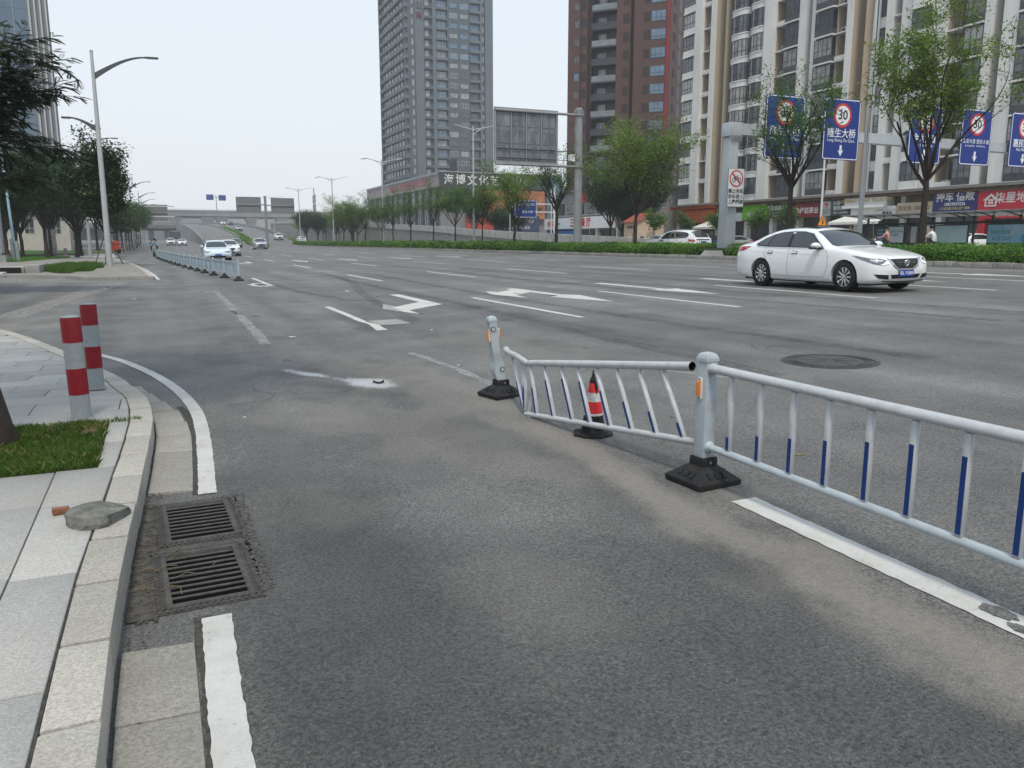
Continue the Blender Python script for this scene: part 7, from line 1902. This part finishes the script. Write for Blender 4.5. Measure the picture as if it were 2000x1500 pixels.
# street tree in the near lawn: trunk leans out of the frame, crown overhead
w_, V_ = tree_mesh(seed=91, H=7.5, fork=3.2, spread=1.0, limbs=5, n_leaf=5000, leaf=.12, sparse=.2, r0=.10, tex_r=.4, lean=(-.72,-.1))
t = thing('street_tree', 'rough brown tree trunk rising from the near lawn bed', 'tree', (-.965,5.74,.13), 0)
me = w_.mesh('trunk', m_bark); me.polygons.foreach_set('use_smooth', [True]*len(me.polygons)); inst(me, 'trunk', t); inst(cloud_mesh('crown', V_, m_leaf), 'crown', t)
# ================================================================ far left: island, park, cabinet
m_brickp = None
def brickmat():
    m, n, l, b = nmat('brick_paving'); t = NT(m); pos, x, y, z = t.xyz()
    br = n.new('ShaderNodeTexBrick'); l.new(pos, br.inputs['Vector']); br.inputs['Scale'].default_value = 2.2; br.inputs['Color1'].default_value = (.26,.235,.20,1); br.inputs['Color2'].default_value = (.22,.20,.175,1); br.inputs['Mortar'].default_value = (.10,.095,.085,1); br.inputs['Mortar Size'].default_value = .03
    big = t.noise(pos, .6, 5); c = t.mix(1, br.outputs[0], t.grey(t.mr(big, .3, .7, .75, 1.25, False)), 'MULTIPLY'); l.new(c, b.inputs['Base Color']); b.inputs['Roughness'].default_value = .9
    return m
m_brickp = brickmat()
isl = [(-.2,33.0),(-.45,38),(-.9,46),(-1.6,55),(-2.3,62),(-3.1,70),(-4.5,76),(-9,79),(-30,80),(-30,37.6),(-9,36.6),(-5.5,37.0),(-3.2,35.2),(-2.6,33.6)]
island = struct(MB().prism(isl[::-1] if False else isl, -.05, .115).build('pavement', m_brickp))
park = struct(MB().prism([(-4.6,104),(-4.2,125),(-3.9,150),(-3.6,200),(-3.6,300),(-70,300),(-70,84),(-12,92),(-7,98)], -.05, .10).build('park_ground', M('park_soil',(.085,.075,.05),.95,var=.4,scale=.7)))
def kerb_run(pts, name, mat, w=.16, h=.13, stones=None):
    k = struct(MB().box(pts[0][0],pts[0][0]+.05,pts[0][1],pts[0][1]+.05,-.05,-.01).build(name, m_joint))
    for (a, b_) in zip(pts[:-1], pts[1:]):
        a, b_ = Vector(a), Vector(b_); ln = (b_-a).length; n = max(1, int(ln/(stones or ln)))
        for i in range(n):
            p, q = a.lerp(b_,i/n), a.lerp(b_,(i+.985)/n); d = (q-p).normalized(); nn = Vector((-d.y,d.x))*w
            MB().hexa([(p.x,p.y,-.05),(q.x,q.y,-.05),(q.x+nn.x,q.y+nn.y,-.05),(p.x+nn.x,p.y+nn.y,-.05),(p.x,p.y,h+gz(p.x,p.y)),(q.x,q.y,h+gz(q.x,q.y)),(q.x+nn.x,q.y+nn.y,h+gz(q.x,q.y)),(p.x+nn.x,p.y+nn.y,h+gz(p.x,p.y))]).build('kerb_stone', mat, k)
    return k
kerb_run([(-.15,32.9),(-.40,38),(-.85,46),(-1.55,55),(-2.25,62),(-3.05,70),(-4.45,76.2)], 'island_kerb', m_gran_kerb, .18, .13, 1.0)
kerb_run([(-9,36.45),(-5.5,36.85),(-3.2,35.05),(-2.5,33.3),(-.15,32.8)], 'island_front_kerb', m_conc, .2, .10, 1.2)
kerb_run([(-7,97.6),(-4.4,104),(-4.0,125),(-3.7,150),(-3.4,200),(-3.3,300)], 'park_kerb', m_gran_kerb, .2, .15, 6)
ribbon('edge_line', [(-.02,32.9),(-.22,38),(-.68,46),(-1.35,55),(-2.1,62),(-2.9,70)], .14, m_paint, step=.5, jag=.005)
ribbon('edge_line', [(-3.9,106),(-3.6,125),(-3.3,150),(-3.0,200),(-3.0,280)], .16, m_paint_old, step=3)
ribbon('side_street_line', [(-12,33.2),(-5,33.9),(-2.7,32.3),(1.2,30.4)], .10, m_paint_old, step=.4, jag=.01)
# pale concrete seam across the side street mouth
lay('concrete_strip', [(-2.95,17.4),(-2.35,17.1),(-2.0,21.5),(-1.35,27.0),(-.9,31.0),(-1.75,31.2),(-2.0,29.0),(-2.35,23)], paint('worn_concrete', (.30,.29,.265), 0, .75), .004)
lay('concrete_strip', [(-9.5,33.0),(-3.0,31.5),(-1.0,31.2),(-.6,32.4),(-2.6,33.0),(-3.3,34.8),(-5.5,36.7),(-9.5,36.2)], paint('worn_concrete_b', (.24,.235,.22), 0, .8), .005)
for i, (x, y) in enumerate([(-5.2,30.2),(-3.6,31.5),(-.7,27.5),(.9,21)]): ribbon('worn_dash', [(x-.25,y),(x+.25,y)], .12, m_paint_old, h=.007)
lay('parking_apron', [(-3.3,80),(-4.8,77),(-9,79.6),(-24,80.6),(-24,91),(-12,91.4),(-7,97.4),(-4.6,103.8)], m_conc_pale, .004)
gr = blades('grass', (-5.4,-2.3,37.5,52), 14000, .08, .30, m_grass, lambda a,b_: .11, seed=12, lean=.9, w=.012, test=lambda a,b_: ((a+3.75)/1.15)**2+((b_-44)/6.2)**2 < 1.0+.25*np.sin(a*5+b_)); struct(gr,'stuff'); gr['label'] = 'tuft of long grass on the island corner'
m_grass_b = leafmat('grass_bright', (.07,.19,.015), (.12,.27,.03), 1.5, .35)
gr = blades('grass', (-12.5,-6.6,60,78), 12000, .05, .16, m_grass_b, lambda a,b_: .11, seed=13, lean=.9, w=.02, test=lambda a,b_: (a < -6.8) & (a < -7.2+.12*(b_-70))); struct(gr,'stuff'); gr['label'] = 'bright lawn strip beside the grey cabinet'
struct(lay('grass_bed', [(-12.5,60),(-8.3,60),(-6.4,77),(-12.5,77)], M('lawn_base',(.04,.10,.012),.9,var=.3,scale=2), .117, None))
lb = struct(lay('park_lawn', [(-30,96),(-8.5,99),(-6.5,108),(-6.0,130),(-40,134)], M('lawn_far',(.055,.135,.018),.9,var=.4,scale=.8), .104, None))
# broken culvert headwall
cv = thing('culvert_headwall', 'broken concrete culvert block at the island edge', 'culvert', (-7.3,38.9,.02))
MB().box(-3.4,2.2,-.2,2.4,0,.34).build('slab', m_conc, cv, bevel=.03); MB().box(2.2,2.75,-.1,1.9,0,.42).build('end_block', m_conc, cv, bevel=.03); MB().box(-3.2,1.6,-1.3,-.2,.0,.16).build('apron', m_conc_pale, cv, bevel=.03); MB().box(1.2,2.1,-.26,-.19,.05,.33).build('opening', m_dark, cv)
cb = thing('control_cabinet', 'tall grey steel control cabinet on a stepped plinth', 'cabinet', (-9.75,60.5,.1))
MB().box(-.7,.7,-.5,.5,.45,4.3).build('body', M('cabinet_grey',(.20,.225,.215),.55,var=.08,dirt=.2), cb); MB().box(-.8,.85,-.6,.6,4.3,4.42).build('roof', m_greyw, cb); MB().box(.70,.76,-.48,.48,.6,4.2).build('edge_trim', m_greyw, cb); MB().box(-.9,.95,-.7,.7,0,.44).build('plinth', m_conc, cb); MB().box(-.02,.02,-.52,-.5,.6,4.2).build('door_gap', m_seam, cb); MB().box(.1,.2,-.56,-.52,2.0,2.3).build('handle', m_steel, cb)
sp_ = thing('camera_pole', 'pale blue pole with a steel base by the grey cabinet', 'pole', (-8.55,62.0,.1)); sp_.rotation_euler = (0,R(-1.5),0)
smooth_obj(MB().tube([(0,0,1.2),(0,0,10)], [.085,.06], 10).build('pole', M('pole_blue',(.33,.47,.56),.5), sp_),60); MB().box(-.2,-.02,-.14,.14,0,1.5).build('base_post', m_gal, sp_); MB().box(.04,.22,-.14,.14,0,1.35).build('base_post', m_gal, sp_)
for i,(x,y) in enumerate([(-9.7,95.5),(-8.6,94.5),(-7.7,96.8),(-6.9,98.5)]):
    o = MB().hexa([(-.17,-.17,0),(.17,-.17,0),(.17,.17,0),(-.17,.17,0),(-.15,-.15,.75),(.15,-.15,.75),(.15,.15,.75),(-.15,.15,.75)]).build('stone_bollard', m_conc, bevel=.02, loc=(x,y,.0)); tag(o, 'squat stone bollard at the park entrance', 'bollard', 'stone bollards at the park entrance')
o = thing('stone_pillar', 'grey stone marker pillar among the park trees', 'monument', (-10.3,99.5,.1)); MB().box(-.65,.65,-.4,.4,0,.35).build('base', m_conc_pale, o, bevel=.02); MB().hexa([(-.5,-.3,.35),(.5,-.3,.35),(.5,.3,.35),(-.5,.3,.35),(-.42,-.25,2.6),(.42,-.25,2.6),(.42,.25,2.6),(-.42,.25,2.6)]).build('shaft', m_conc_pale, o, bevel=.03)
fk = thing('forklift', 'red forklift with a black canopy parked by the roadside trees', 'forklift', (-4.6,104.5,.1), R(10)); m_fr = M('forklift_red',(.50,.06,.03),.5)
MB().box(-.6,.6,-.9,.9,.35,1.05).build('body', m_fr, fk, bevel=.08); MB().box(-.55,.55,-1.0,-.4,1.05,1.35).build('counterweight', m_fr, fk, bevel=.05); MB().box(-.6,.6,-.7,.6,2.25,2.42).build('canopy', m_trim, fk)
for (x,y) in ((-.5,-.6),(.5,-.6),(-.5,.5),(.5,.5)): MB().tube([(x,y,1.0),(x,y,2.3)], .04, 6).build('canopy_post', m_trim, fk); MB().lathe([(.1,-.12),(.32,-.12),(.34,0),(.32,.12),(.1,.12)],16,axis='x').build('wheel', m_tyre, fk, loc=(x*1.1,y,.34))
MB().box(-.35,-.25,.9,1.0,.1,2.5).build('mast_rail', m_trim, fk); MB().box(.25,.35,.9,1.0,.1,2.5).build('mast_rail', m_trim, fk); MB().box(-.4,-.25,1.0,2.0,.12,.18).build('fork', m_trim, fk); MB().box(.25,.4,1.0,2.0,.12,.18).build('fork', m_trim, fk); MB().box(-.25,.25,-.25,.15,1.05,1.2).build('seat', m_trim, fk)

# ================================================================ ramps and flyover in the distance
m_fly = M('flyover_concrete', (.22,.225,.225), .85, var=.15, scale=.25, dirt=.35, dirtcol=(.12,.12,.12), dscale=.12)
def strip3(name, left, right, mat, kind=True):
    mb = MB()
    for a, b_ in zip(left, right): mb.v.extend([a, b_])
    for i in range(len(left)-1): mb.f.append((2*i,2*i+1,2*i+3,2*i+2)); mb.m.append(0)
    o = mb.build(name, mat); 
    return struct(o) if kind else o
YR = [166,190,215,250,290,330,370,410,450]
zR = [.30,1.0,2.1,3.9,5.8,7.4,8.6,9.3,9.6]
lX = [9.0,9.6,10.0,10.2,9.6,8.0,5.0,0,-7]; rX = [17.0,18.2,19.2,19.8,19.6,18.2,15.4,10.5,3.5]
zR = [z + gz(12,166)*0 + .02 for z in zR]
strip3('ramp_road', [(x,y,z+.12) for x,y,z in zip(lX,YR,zR)], [(x,y,z+.12) for x,y,z in zip(rX,YR,zR)], m_asph2)
strip3('ramp_road', [(x+2.2,y,z+.10) for x,y,z in zip(rX,YR,zR)], [(x+11.5,y,z+.10) for x,y,z in zip(rX,YR,zR)], m_asph2)
RP = thing('ramp_parapet', 'long curved concrete parapet walls of the ramp to the flyover', 'wall', (0,0,0))
def wall_run(xs, off, h, w, parent, name, mat, i0=0, base=None):
    for i in range(i0, len(YR)-1):
        x0, x1 = xs[i]+off, xs[i+1]+off; za, zb_ = zR[i], zR[i+1]; b0 = -.2 if base is None else za+base; b1 = -.2 if base is None else zb_+base
        MB().hexa([(x0,YR[i]+.02,b0),(x0+w,YR[i]+.02,b0),(x1+w,YR[i+1],b1),(x1,YR[i+1],b1),(x0,YR[i]+.02,za+h),(x0+w,YR[i]+.02,za+h),(x1+w,YR[i+1],zb_+h),(x1,YR[i+1],zb_+h)]).build(name, mat, parent)
wall_run(lX, -.4, .95, .4, RP, 'parapet', m_fly, 1); wall_run(rX, .0, .55, .3, RP, 'parapet', m_fly, 2); wall_run(rX, 11.5, .95, .35, RP, 'parapet', m_fly, 2)
def leafy_strip(name, label, pts, w, n, size, mat, seed):
    r = np.random.RandomState(seed); P = []
    for (x0,y0,z0),(x1,y1,z1) in zip(pts[:-1],pts[1:]):
        k = int(n*(abs(y1-y0))/sum(abs(b_[1]-a[1]) for a,b_ in zip(pts[:-1],pts[1:]))); f = r.uniform(0,1,k)
        P.append(np.c_[x0+(x1-x0)*f+r.uniform(-w/2,w/2,k), y0+(y1-y0)*f, z0+(z1-z0)*f+r.uniform(0,.7,k)])
    P = np.concatenate(P); o = bpy.data.objects.new(name, cloud_mesh(name, leaf_cloud(P, np.tile([0,-.3,1.0],(len(P),1)), size, r, .6), mat)); COL.objects.link(o); struct(o,'stuff'); o['label'] = label
leafy_strip('median_planting', 'low green planting along the ramp median', [(17.6,150,.3)]+[(x+1.1,y,z) for x,y,z in zip(rX[:5],YR[:5],zR[:5])], 1.7, 7000, .28, m_hedge, 5)
leafy_strip('median_planting', 'low green planting beside the second ramp', [(28.8,168,.4)]+[(x+12.6,y,z*.6) for x,y,z in zip(rX[:5],YR[:5],zR[:5])], 2.0, 7000, .3, m_hedge, 6)
FL = thing('flyover', 'grey concrete flyover crossing above the ramps on broad piers', 'flyover', (0,0,0))
def deck(y, z0, z1, x0, x1, d, sk=0.0, parent=FL):
    MB().hexa([(x0,y,z0+.8),(x1,y+sk,z0+.8),(x1,y+sk+d,z0+.8),(x0,y+d,z0+.8),(x0,y,z1),(x1,y+sk,z1),(x1,y+sk+d,z1),(x0,y+d,z1)]).build('deck', m_fly, parent); MB().hexa([(x0,y+2,z0),(x1,y+sk+2,z0),(x1,y+sk+d-2,z0),(x0,y+d-2,z0),(x0,y+1,z0+.79),(x1,y+sk+1,z0+.79),(x1,y+sk+d-1,z0+.79),(x0,y+d-1,z0+.79)]).build('girder', m_fly, parent)
    MB().hexa([(x0,y-.2,z1),(x1,y+sk-.2,z1),(x1,y+sk+.1,z1),(x0,y+.1,z1),(x0,y-.2,z1+1.0),(x1,y+sk-.2,z1+1.0),(x1,y+sk+.1,z1+1.0),(x0,y+.1,z1+1.0)]).build('parapet', m_fly, parent)
    n = int((x1-x0)/3)
    for i in range(n): 
        x = x0+(x1-x0)*i/n; MB().box(x-.04,x+.04,y+sk*i/n-.1,y+sk*i/n,z1+1,z1+1.6).build('rail_post', m_greyw, parent)
    MB().hexa([(x0,y-.1,z1+1.5),(x1,y+sk-.1,z1+1.5),(x1,y+sk,z1+1.5),(x0,y,z1+1.5),(x0,y-.1,z1+1.6),(x1,y+sk-.1,z1+1.6),(x1,y+sk,z1+1.6),(x0,y,z1+1.6)]).build('handrail', m_greyw, parent)
deck(455, 13.8, 16.8, -70, 190, 14, 10)
for x in (-40,-22,-6,10,26,33,48,64,80,96,112,130): 
    MB().hexa([(x-1.6,459,-1),(x+1.6,459,-1),(x+1.6,464,-1),(x-1.6,464,-1),(x-1.6,459,10),(x+1.6,459,10),(x+1.6,464,10),(x-1.6,464,10)]).build('pier', m_fly, FL); MB().hexa([(x-1.6,459,10),(x+1.6,459,10),(x+1.6,464,10),(x-1.6,464,10),(x-3.6,458,14.2),(x+3.6,458,14.2),(x+3.6,466,14.2),(x-3.6,466,14.2)]).build('pier_head', m_fly, FL)
F2 = thing('flyover', 'lower concrete bridge spanning the road under the flyover', 'bridge', (0,0,0)); 
deck(330, 5.6, 7.2, -45, 8.0, 12, 4, F2)
for x in (-30,-20,-10,-1.5,4): MB().box(x-.9,x+.9,336,338.5,-1,6.0).build('pier', m_fly, F2)
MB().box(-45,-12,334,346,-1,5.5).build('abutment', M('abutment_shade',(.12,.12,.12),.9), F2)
# boards seen from behind
def far_board(label, mx, my, boards, h, base=.3):
    t = thing('sign_board', label, 'road sign', (mx,my,base), 0, 'far sign boards seen from behind'); smooth_obj(MB().tube([(0,0,-.3),(0,0,h)], .28, 10).build('mast', m_mast, t),60)
    for (x0,x1,z0,z1) in boards:
        MB().box(x0,x1,.1,.22,z0,z1).build('board', M('far_board_back',(.165,.17,.175),.6,var=.1), t); MB().box(min(x0,0),max(x1,0),-.1,.1,(z0+z1)/2-.12,(z0+z1)/2+.12).build('arm', m_mast, t)
    return t
far_board('pair of dark boards seen from behind on one mast before the flyover', 22.5, 186, [(-6.1,-.9,7.1,10.4),(1.2,6.2,7.0,10.3)], 10.6, .6)
far_board('wide grey board seen from behind on the left kerb gantry', -6.0, 225, [(3.0,9.2,5.6,9.6),(-.5,2.6,6.4,9.2)], 10.0, 1.0)
gt = thing('sign_gantry', 'thin white double rail gantry across the left road', 'gantry', (-5.2,205,1.0)); 
for z in (6.0,8.3): MB().box(0,9.6,-.08,.08,z,z+.25).build('rail', m_framew, gt)
MB().tube([(0,0,-.3),(0,0,9.2)], .18, 10).build('mast', m_pole, gt)
bs_ = thing('direction_sign', 'pair of small blue signs on a mast above the flyover', 'road sign', (30,450,17.0)); MB().tube([(0,0,-1),(0,0,8.2)], .2, 8).build('mast', m_mast, bs_); MB().box(-4.8,-1.2,-.1,.1,5.6,8.4).build('board', m_sblue, bs_); MB().box(1.2,4.8,-.1,.1,5.4,8.2).build('board', m_sblue, bs_); MB().box(-1.3,1.3,-.05,.05,6.8,7.0).build('arm', m_mast, bs_)
cm = thing('signal_mast', 'mobile phone mast with clustered antennas beyond the trees', 'mast', (42,236,1)); MB().tube([(0,0,-1),(0,0,15.5)], [.3,.15], 8).build('mast', m_pole, cm)
for k,z in enumerate((8.5,9.6,11.0,12.2)): MB().box(-.45,-.15,-.3,.0,z,z+1.1).build('antenna', m_greyw, cm); MB().box(.1,.45,-.3,.0,z+.3,z+1.4).build('antenna', m_greyw, cm)
# buildings glimpsed under the flyover
for i,(x,y,w,h,lab) in enumerate([(14,520,14,10,'low grey building glimpsed beneath the flyover deck'),(45,540,22,12,'grey block glimpsed between two flyover piers'),(75,540,26,12,'long grey block behind the flyover piers'),(-30,520,26,11,'dark low building at the left end of the flyover'),(-8,560,40,18,'long dim building behind the lower bridge'),(33,575,58,18.5,'long dim block filling the gap under the flyover'),(92,575,70,18,'far dim block seen through the right flyover piers')]):
    t = thing('far_building', lab, 'building', (x,y,1)); MB().box(0,w,0,10,-2,h).build('wall', M('far_grey_wall_%d'%(i%2),[(.22,.23,.235),(.30,.30,.30)][i%2],.9), t)
    for j in range(int(w/3)):
        for k in range(2): MB().box(1+3*j,2.4+3*j,-.06,0,3+4*k,5+4*k).build('window', m_glass, t)
# ---------------------------------------------------------------- bus, traffic on the ramps
bus = thing('bus', 'dark bus coming along the lower road under the flyover', 'bus', (4.4,225,gz(4.4,225)), PI)
mb_ = M('bus_dark',(.05,.055,.06),.35,coat=.4)
MB().box(-1.25,1.25,-5.5,5.5,.4,3.15).build('body', mb_, bus, bevel=.12); MB().box(-1.12,1.12,5.49,5.53,1.3,2.7).build('windscreen', m_cglass, bus); MB().box(-1.0,1.0,5.49,5.54,2.78,3.02).build('destination_board', m_lgrey, bus); MB().box(-1.15,1.15,5.49,5.53,.55,1.0).build('bumper', m_csilver, bus)
for s_ in (-1,1):
    MB().box(s_*.95-.15,s_*.95+.15,5.5,5.55,.75,.95).build('headlight', m_drl, bus); MB().box(s_*1.26-.02,s_*1.26+.02,-5,4.8,1.4,2.6).build('side_window', m_cglass, bus)
    for y in (3.2,-3.0): MB().lathe([(.2,-.14),(.48,-.14),(.48,.14),(.2,.14)],16,axis='x').build('wheel', m_tyre, bus, loc=(s_*1.08,y,.48))
def on_ramp(src, pm, x, y, hd, lab):
    z = float(np.interp(y, YR, zR))+.12; t = recol(copy_tree(src), pm); relabel(t, lab, 'cars on the ramps'); t.rotation_mode = 'QUATERNION'; t.rotation_quaternion = Quaternion((0,0,1), R(hd)); t.location = (x,y,z)
on_ramp(far_suv, m_csilver, 23.5, 262, 180, 'silver car descending the second ramp'); on_ramp(far_sd, m_cwhite, 25, 345, 180, 'small white car high on the second ramp'); on_ramp(far_suv, m_cdark, 27, 335, 180, 'dark car high on the second ramp'); on_ramp(far_suv, m_cwhite, 27.5, 205, 180, 'white van low on the second ramp')
t = recol(copy_tree(far_suv), m_cwhite); relabel(t, 'white van on the far carriageway beside the green belt', 'cars on the main road'); place_car(t, 31.5, 196, 0, gz(31,196))

# ================================================================ people and two-wheelers
m_skin = M('skin', (.42,.26,.18), .6); m_hair = M('hair', (.012,.011,.011), .5)
def person(label, loc, rz, joints, shirt, trouser, hair=True, cap=None, name='person'):
    """one continuous skinned body; joints: dict name -> (x,y,z,radius)"""
    order = ['pelvis','spine','chest','neck','head0','head1']
    me = bpy.data.meshes.new('body'); bm = bmesh.new(); vd = {}
    for k, v in joints.items(): vd[k] = bm.verts.new(v[:3])
    def e(a, b_): bm.edges.new((vd[a], vd[b_]))
    for a, b_ in zip(order[:-1], order[1:]): e(a, b_)
    for s_ in 'LR':
        e('chest','sho'+s_); e('sho'+s_,'elb'+s_); e('elb'+s_,'wri'+s_); e('wri'+s_,'han'+s_); e('pelvis','hip'+s_); e('hip'+s_,'kne'+s_); e('kne'+s_,'ank'+s_); e('ank'+s_,'toe'+s_)
    bm.verts.index_update(); idx = {k: v.index for k, v in vd.items()}
    bm.to_mesh(me); bm.free()
    o = bpy.data.objects.new(name, me); COL.objects.link(o)
    md = o.modifiers.new('s','SKIN'); 
    sl = me.skin_vertices[0].data if me.skin_vertices else None
    if sl is None:
        bpy.context.view_layer.objects.active = o; sl = me.skin_vertices[0].data
    for k, v in joints.items(): sl[idx[k]].radius = (v[3], v[3]*(.8 if k in ('chest','spine','pelvis') else 1)); sl[idx[k]].use_root = (k == 'pelvis')
    o.modifiers.new('u','SUBSURF').levels = 1; o.modifiers['u'].render_levels = 1
    dg = bpy.context.evaluated_depsgraph_get(); dg.update(); new = bpy.data.meshes.new_from_object(o.evaluated_get(dg))
    o.modifiers.clear(); o.data = new
    for m in (shirt, trouser, m_skin, m_trim): new.materials.append(m)
    J = {k: Vector(v[:3]) for k, v in joints.items()}
    for p in new.polygons:
        c = p.center; best = min(J, key=lambda k: (J[k]-c).length)
        p.material_index = 2 if best in ('head0','head1','neck','wriL','wriR','hanL','hanR') else 3 if best in ('toeL','toeR','ankL','ankR') else 1 if best[:3] in ('hip','kne','pel') else 0
        p.use_smooth = True
    o.location = loc; o.rotation_euler = (0,0,rz); tag(o, label, 'person')
    h = J['head1']; 
    hm = MB(); prof = [(.02,.125),(.075,.10),(.105,.05),(.112,.0),(.10,-.05)]
    hm.lathe([(r_,z) for r_,z in prof[::-1]], 14); ho = hm.build('hair' if cap is None else 'cap', cap or m_hair, o, loc=(h.x,h.y-.015,h.z+.02)); smooth_obj(ho, 60)
    return o
STAND = dict(pelvis=(0,0,.95,.14), spine=(0,0,1.12,.13), chest=(0,0,1.33,.15), neck=(0,.01,1.47,.055), head0=(0,.02,1.55,.08), head1=(0,.03,1.64,.095),
    shoL=(-.18,0,1.39,.065), elbL=(-.23,-.02,1.12,.045), wriL=(-.22,.08,.90,.032), hanL=(-.21,.11,.82,.035), shoR=(.18,0,1.39,.065), elbR=(.23,-.02,1.12,.045), wriR=(.22,.06,.90,.032), hanR=(.21,.09,.82,.035),
    hipL=(-.09,0,.90,.10), kneL=(-.10,.12,.50,.065), ankL=(-.10,.10,.09,.045), toeL=(-.10,.24,.04,.04), hipR=(.09,0,.90,.10), kneR=(.10,-.02,.50,.065), ankR=(.10,-.18,.11,.045), toeR=(.10,-.05,.04,.04))
RIDE = dict(pelvis=(0,-.18,.86,.15), spine=(0,-.16,1.04,.14), chest=(0,-.08,1.26,.155), neck=(0,-.02,1.41,.055), head0=(0,.01,1.49,.08), head1=(0,.02,1.58,.095),
    shoL=(-.19,-.05,1.32,.065), elbL=(-.26,.12,1.12,.045), wriL=(-.25,.36,1.06,.032), hanL=(-.24,.43,1.05,.035), shoR=(.19,-.05,1.32,.065), elbR=(.26,.12,1.12,.045), wriR=(.25,.36,1.06,.032), hanR=(.24,.43,1.05,.035),
    hipL=(-.10,-.12,.82,.10), kneL=(-.16,.28,.72,.07), ankL=(-.14,.20,.34,.045), toeL=(-.14,.32,.30,.04), hipR=(.10,-.12,.82,.10), kneR=(.16,.28,.72,.07), ankR=(.14,.20,.34,.045), toeR=(.14,.32,.30,.04))
def scooter(label, loc, rz, paint):
    t = thing('scooter', label, 'scooter', loc, rz)
    for y in (-.55,.62):
        w = MB().lathe([(.12,-.05),(.22,-.055),(.245,0),(.22,.055),(.12,.05)],20,axis='x').build('wheel', m_tyre, t, loc=(0,y,.245)); MB().lathe([(.12,-.04),(.12,.04)],14,axis='x').build('rim', m_rim, w)
    MB().hexa([(-.15,-.75,.35),(.15,-.75,.35),(.15,-.05,.30),(-.15,-.05,.30),(-.12,-.78,.70),(.12,-.78,.70),(.12,-.1,.68),(-.12,-.1,.68)]).build('rear_body', paint, t, bevel=.05); MB().box(-.12,.12,-.65,-.02,.70,.78).build('seat', m_trim, t, bevel=.03); MB().box(-.15,.15,-.08,.38,.27,.33).build('footboard', m_trim, t, bevel=.01)
    MB().hexa([(-.17,.34,.28),(.17,.34,.28),(.15,.42,.28),(-.15,.42,.28),(-.15,.42,.92),(.15,.42,.92),(.12,.50,.92),(-.12,.50,.92)]).build('front_shield', paint, t, bevel=.03); MB().tube([(0,.62,.25),(0,.46,.95),(0,.42,1.04)], .03, 8).build('steering_column', m_trim, t); MB().tube([(-.28,.40,1.05),(0,.45,1.06),(.28,.40,1.05)], .018, 8).build('handlebar', m_trim, t); MB().lathe([(.06,0),(.05,.05)],14,(0,.50,.98),axis='y').build('headlight', m_drl, t)
    return t
m_pink = M('shirt_pink',(.50,.28,.28),.8); m_wshirt = M('shirt_white',(.62,.62,.60),.8); m_dtr = M('trousers_dark',(.03,.032,.04),.85); m_dshirt = M('shirt_dark',(.05,.055,.07),.85); m_green = M('scooter_green',(.10,.42,.05),.4)
z_s = .508
scooter('green delivery scooter on the service road behind the hedge', (34.6,30.7,z_s), R(25), m_green); person('person in a pink top riding the green scooter', (34.6,30.7,z_s), R(25), RIDE, m_pink, m_dtr)
scooter('dark scooter on the service road beside the pale poster', (34.8,28.2,z_s), R(15), m_cdark); person('person in a white top riding the dark scooter', (34.8,28.2,z_s), R(15), RIDE, m_wshirt, m_dtr)
person('person in a white shirt walking by the shelter timetable', (38.6,36.9,.62), R(120), STAND, m_wshirt, m_dtr); person('person in a dark shirt walking beside the one in white', (39.1,37.6,.62), R(100), STAND, m_dshirt, m_dtr)
scooter('dark scooter riding toward us along the left kerb', (-.55,118,0), PI, m_cdark); person('person in dark clothes riding along the left kerb', (-.55,118,0), PI, RIDE, m_dshirt, m_dtr)
scooter('second dark scooter further along the left kerb', (.0,128,0), PI, m_cdark); person('person in a grey top riding behind another along the kerb', (.0,128,0), PI, RIDE, M('shirt_grey',(.2,.2,.2),.8), m_dtr)
scooter('pale scooter at the head of the arched railing', (-.15,81,0), R(170), m_csilver); person('person in a pale blue jacket riding at the head of the railing', (-.15,81,0), R(170), RIDE, M('jacket_blue',(.2,.3,.42),.8), m_dtr)

# ================================================================ haze in the air
hz = MB().box(-930,930,-60,1230,-1.5,90).build('haze', None)
hm, hn, hl, hb_ = nmat('haze_air'); hn.remove(hb_)
pv = hn.new('ShaderNodeVolumePrincipled'); pv.inputs['Color'].default_value = (.92,.95,1.0,1); pv.inputs['Density'].default_value = HAZE; pv.inputs['Anisotropy'].default_value = .2
hl.new(pv.outputs[0], hn['Material Output'].inputs['Volume']); hz.data.materials.clear(); hz.data.materials.append(hm); struct(hz, 'stuff'); hz['label'] = 'thin pale haze in the air'
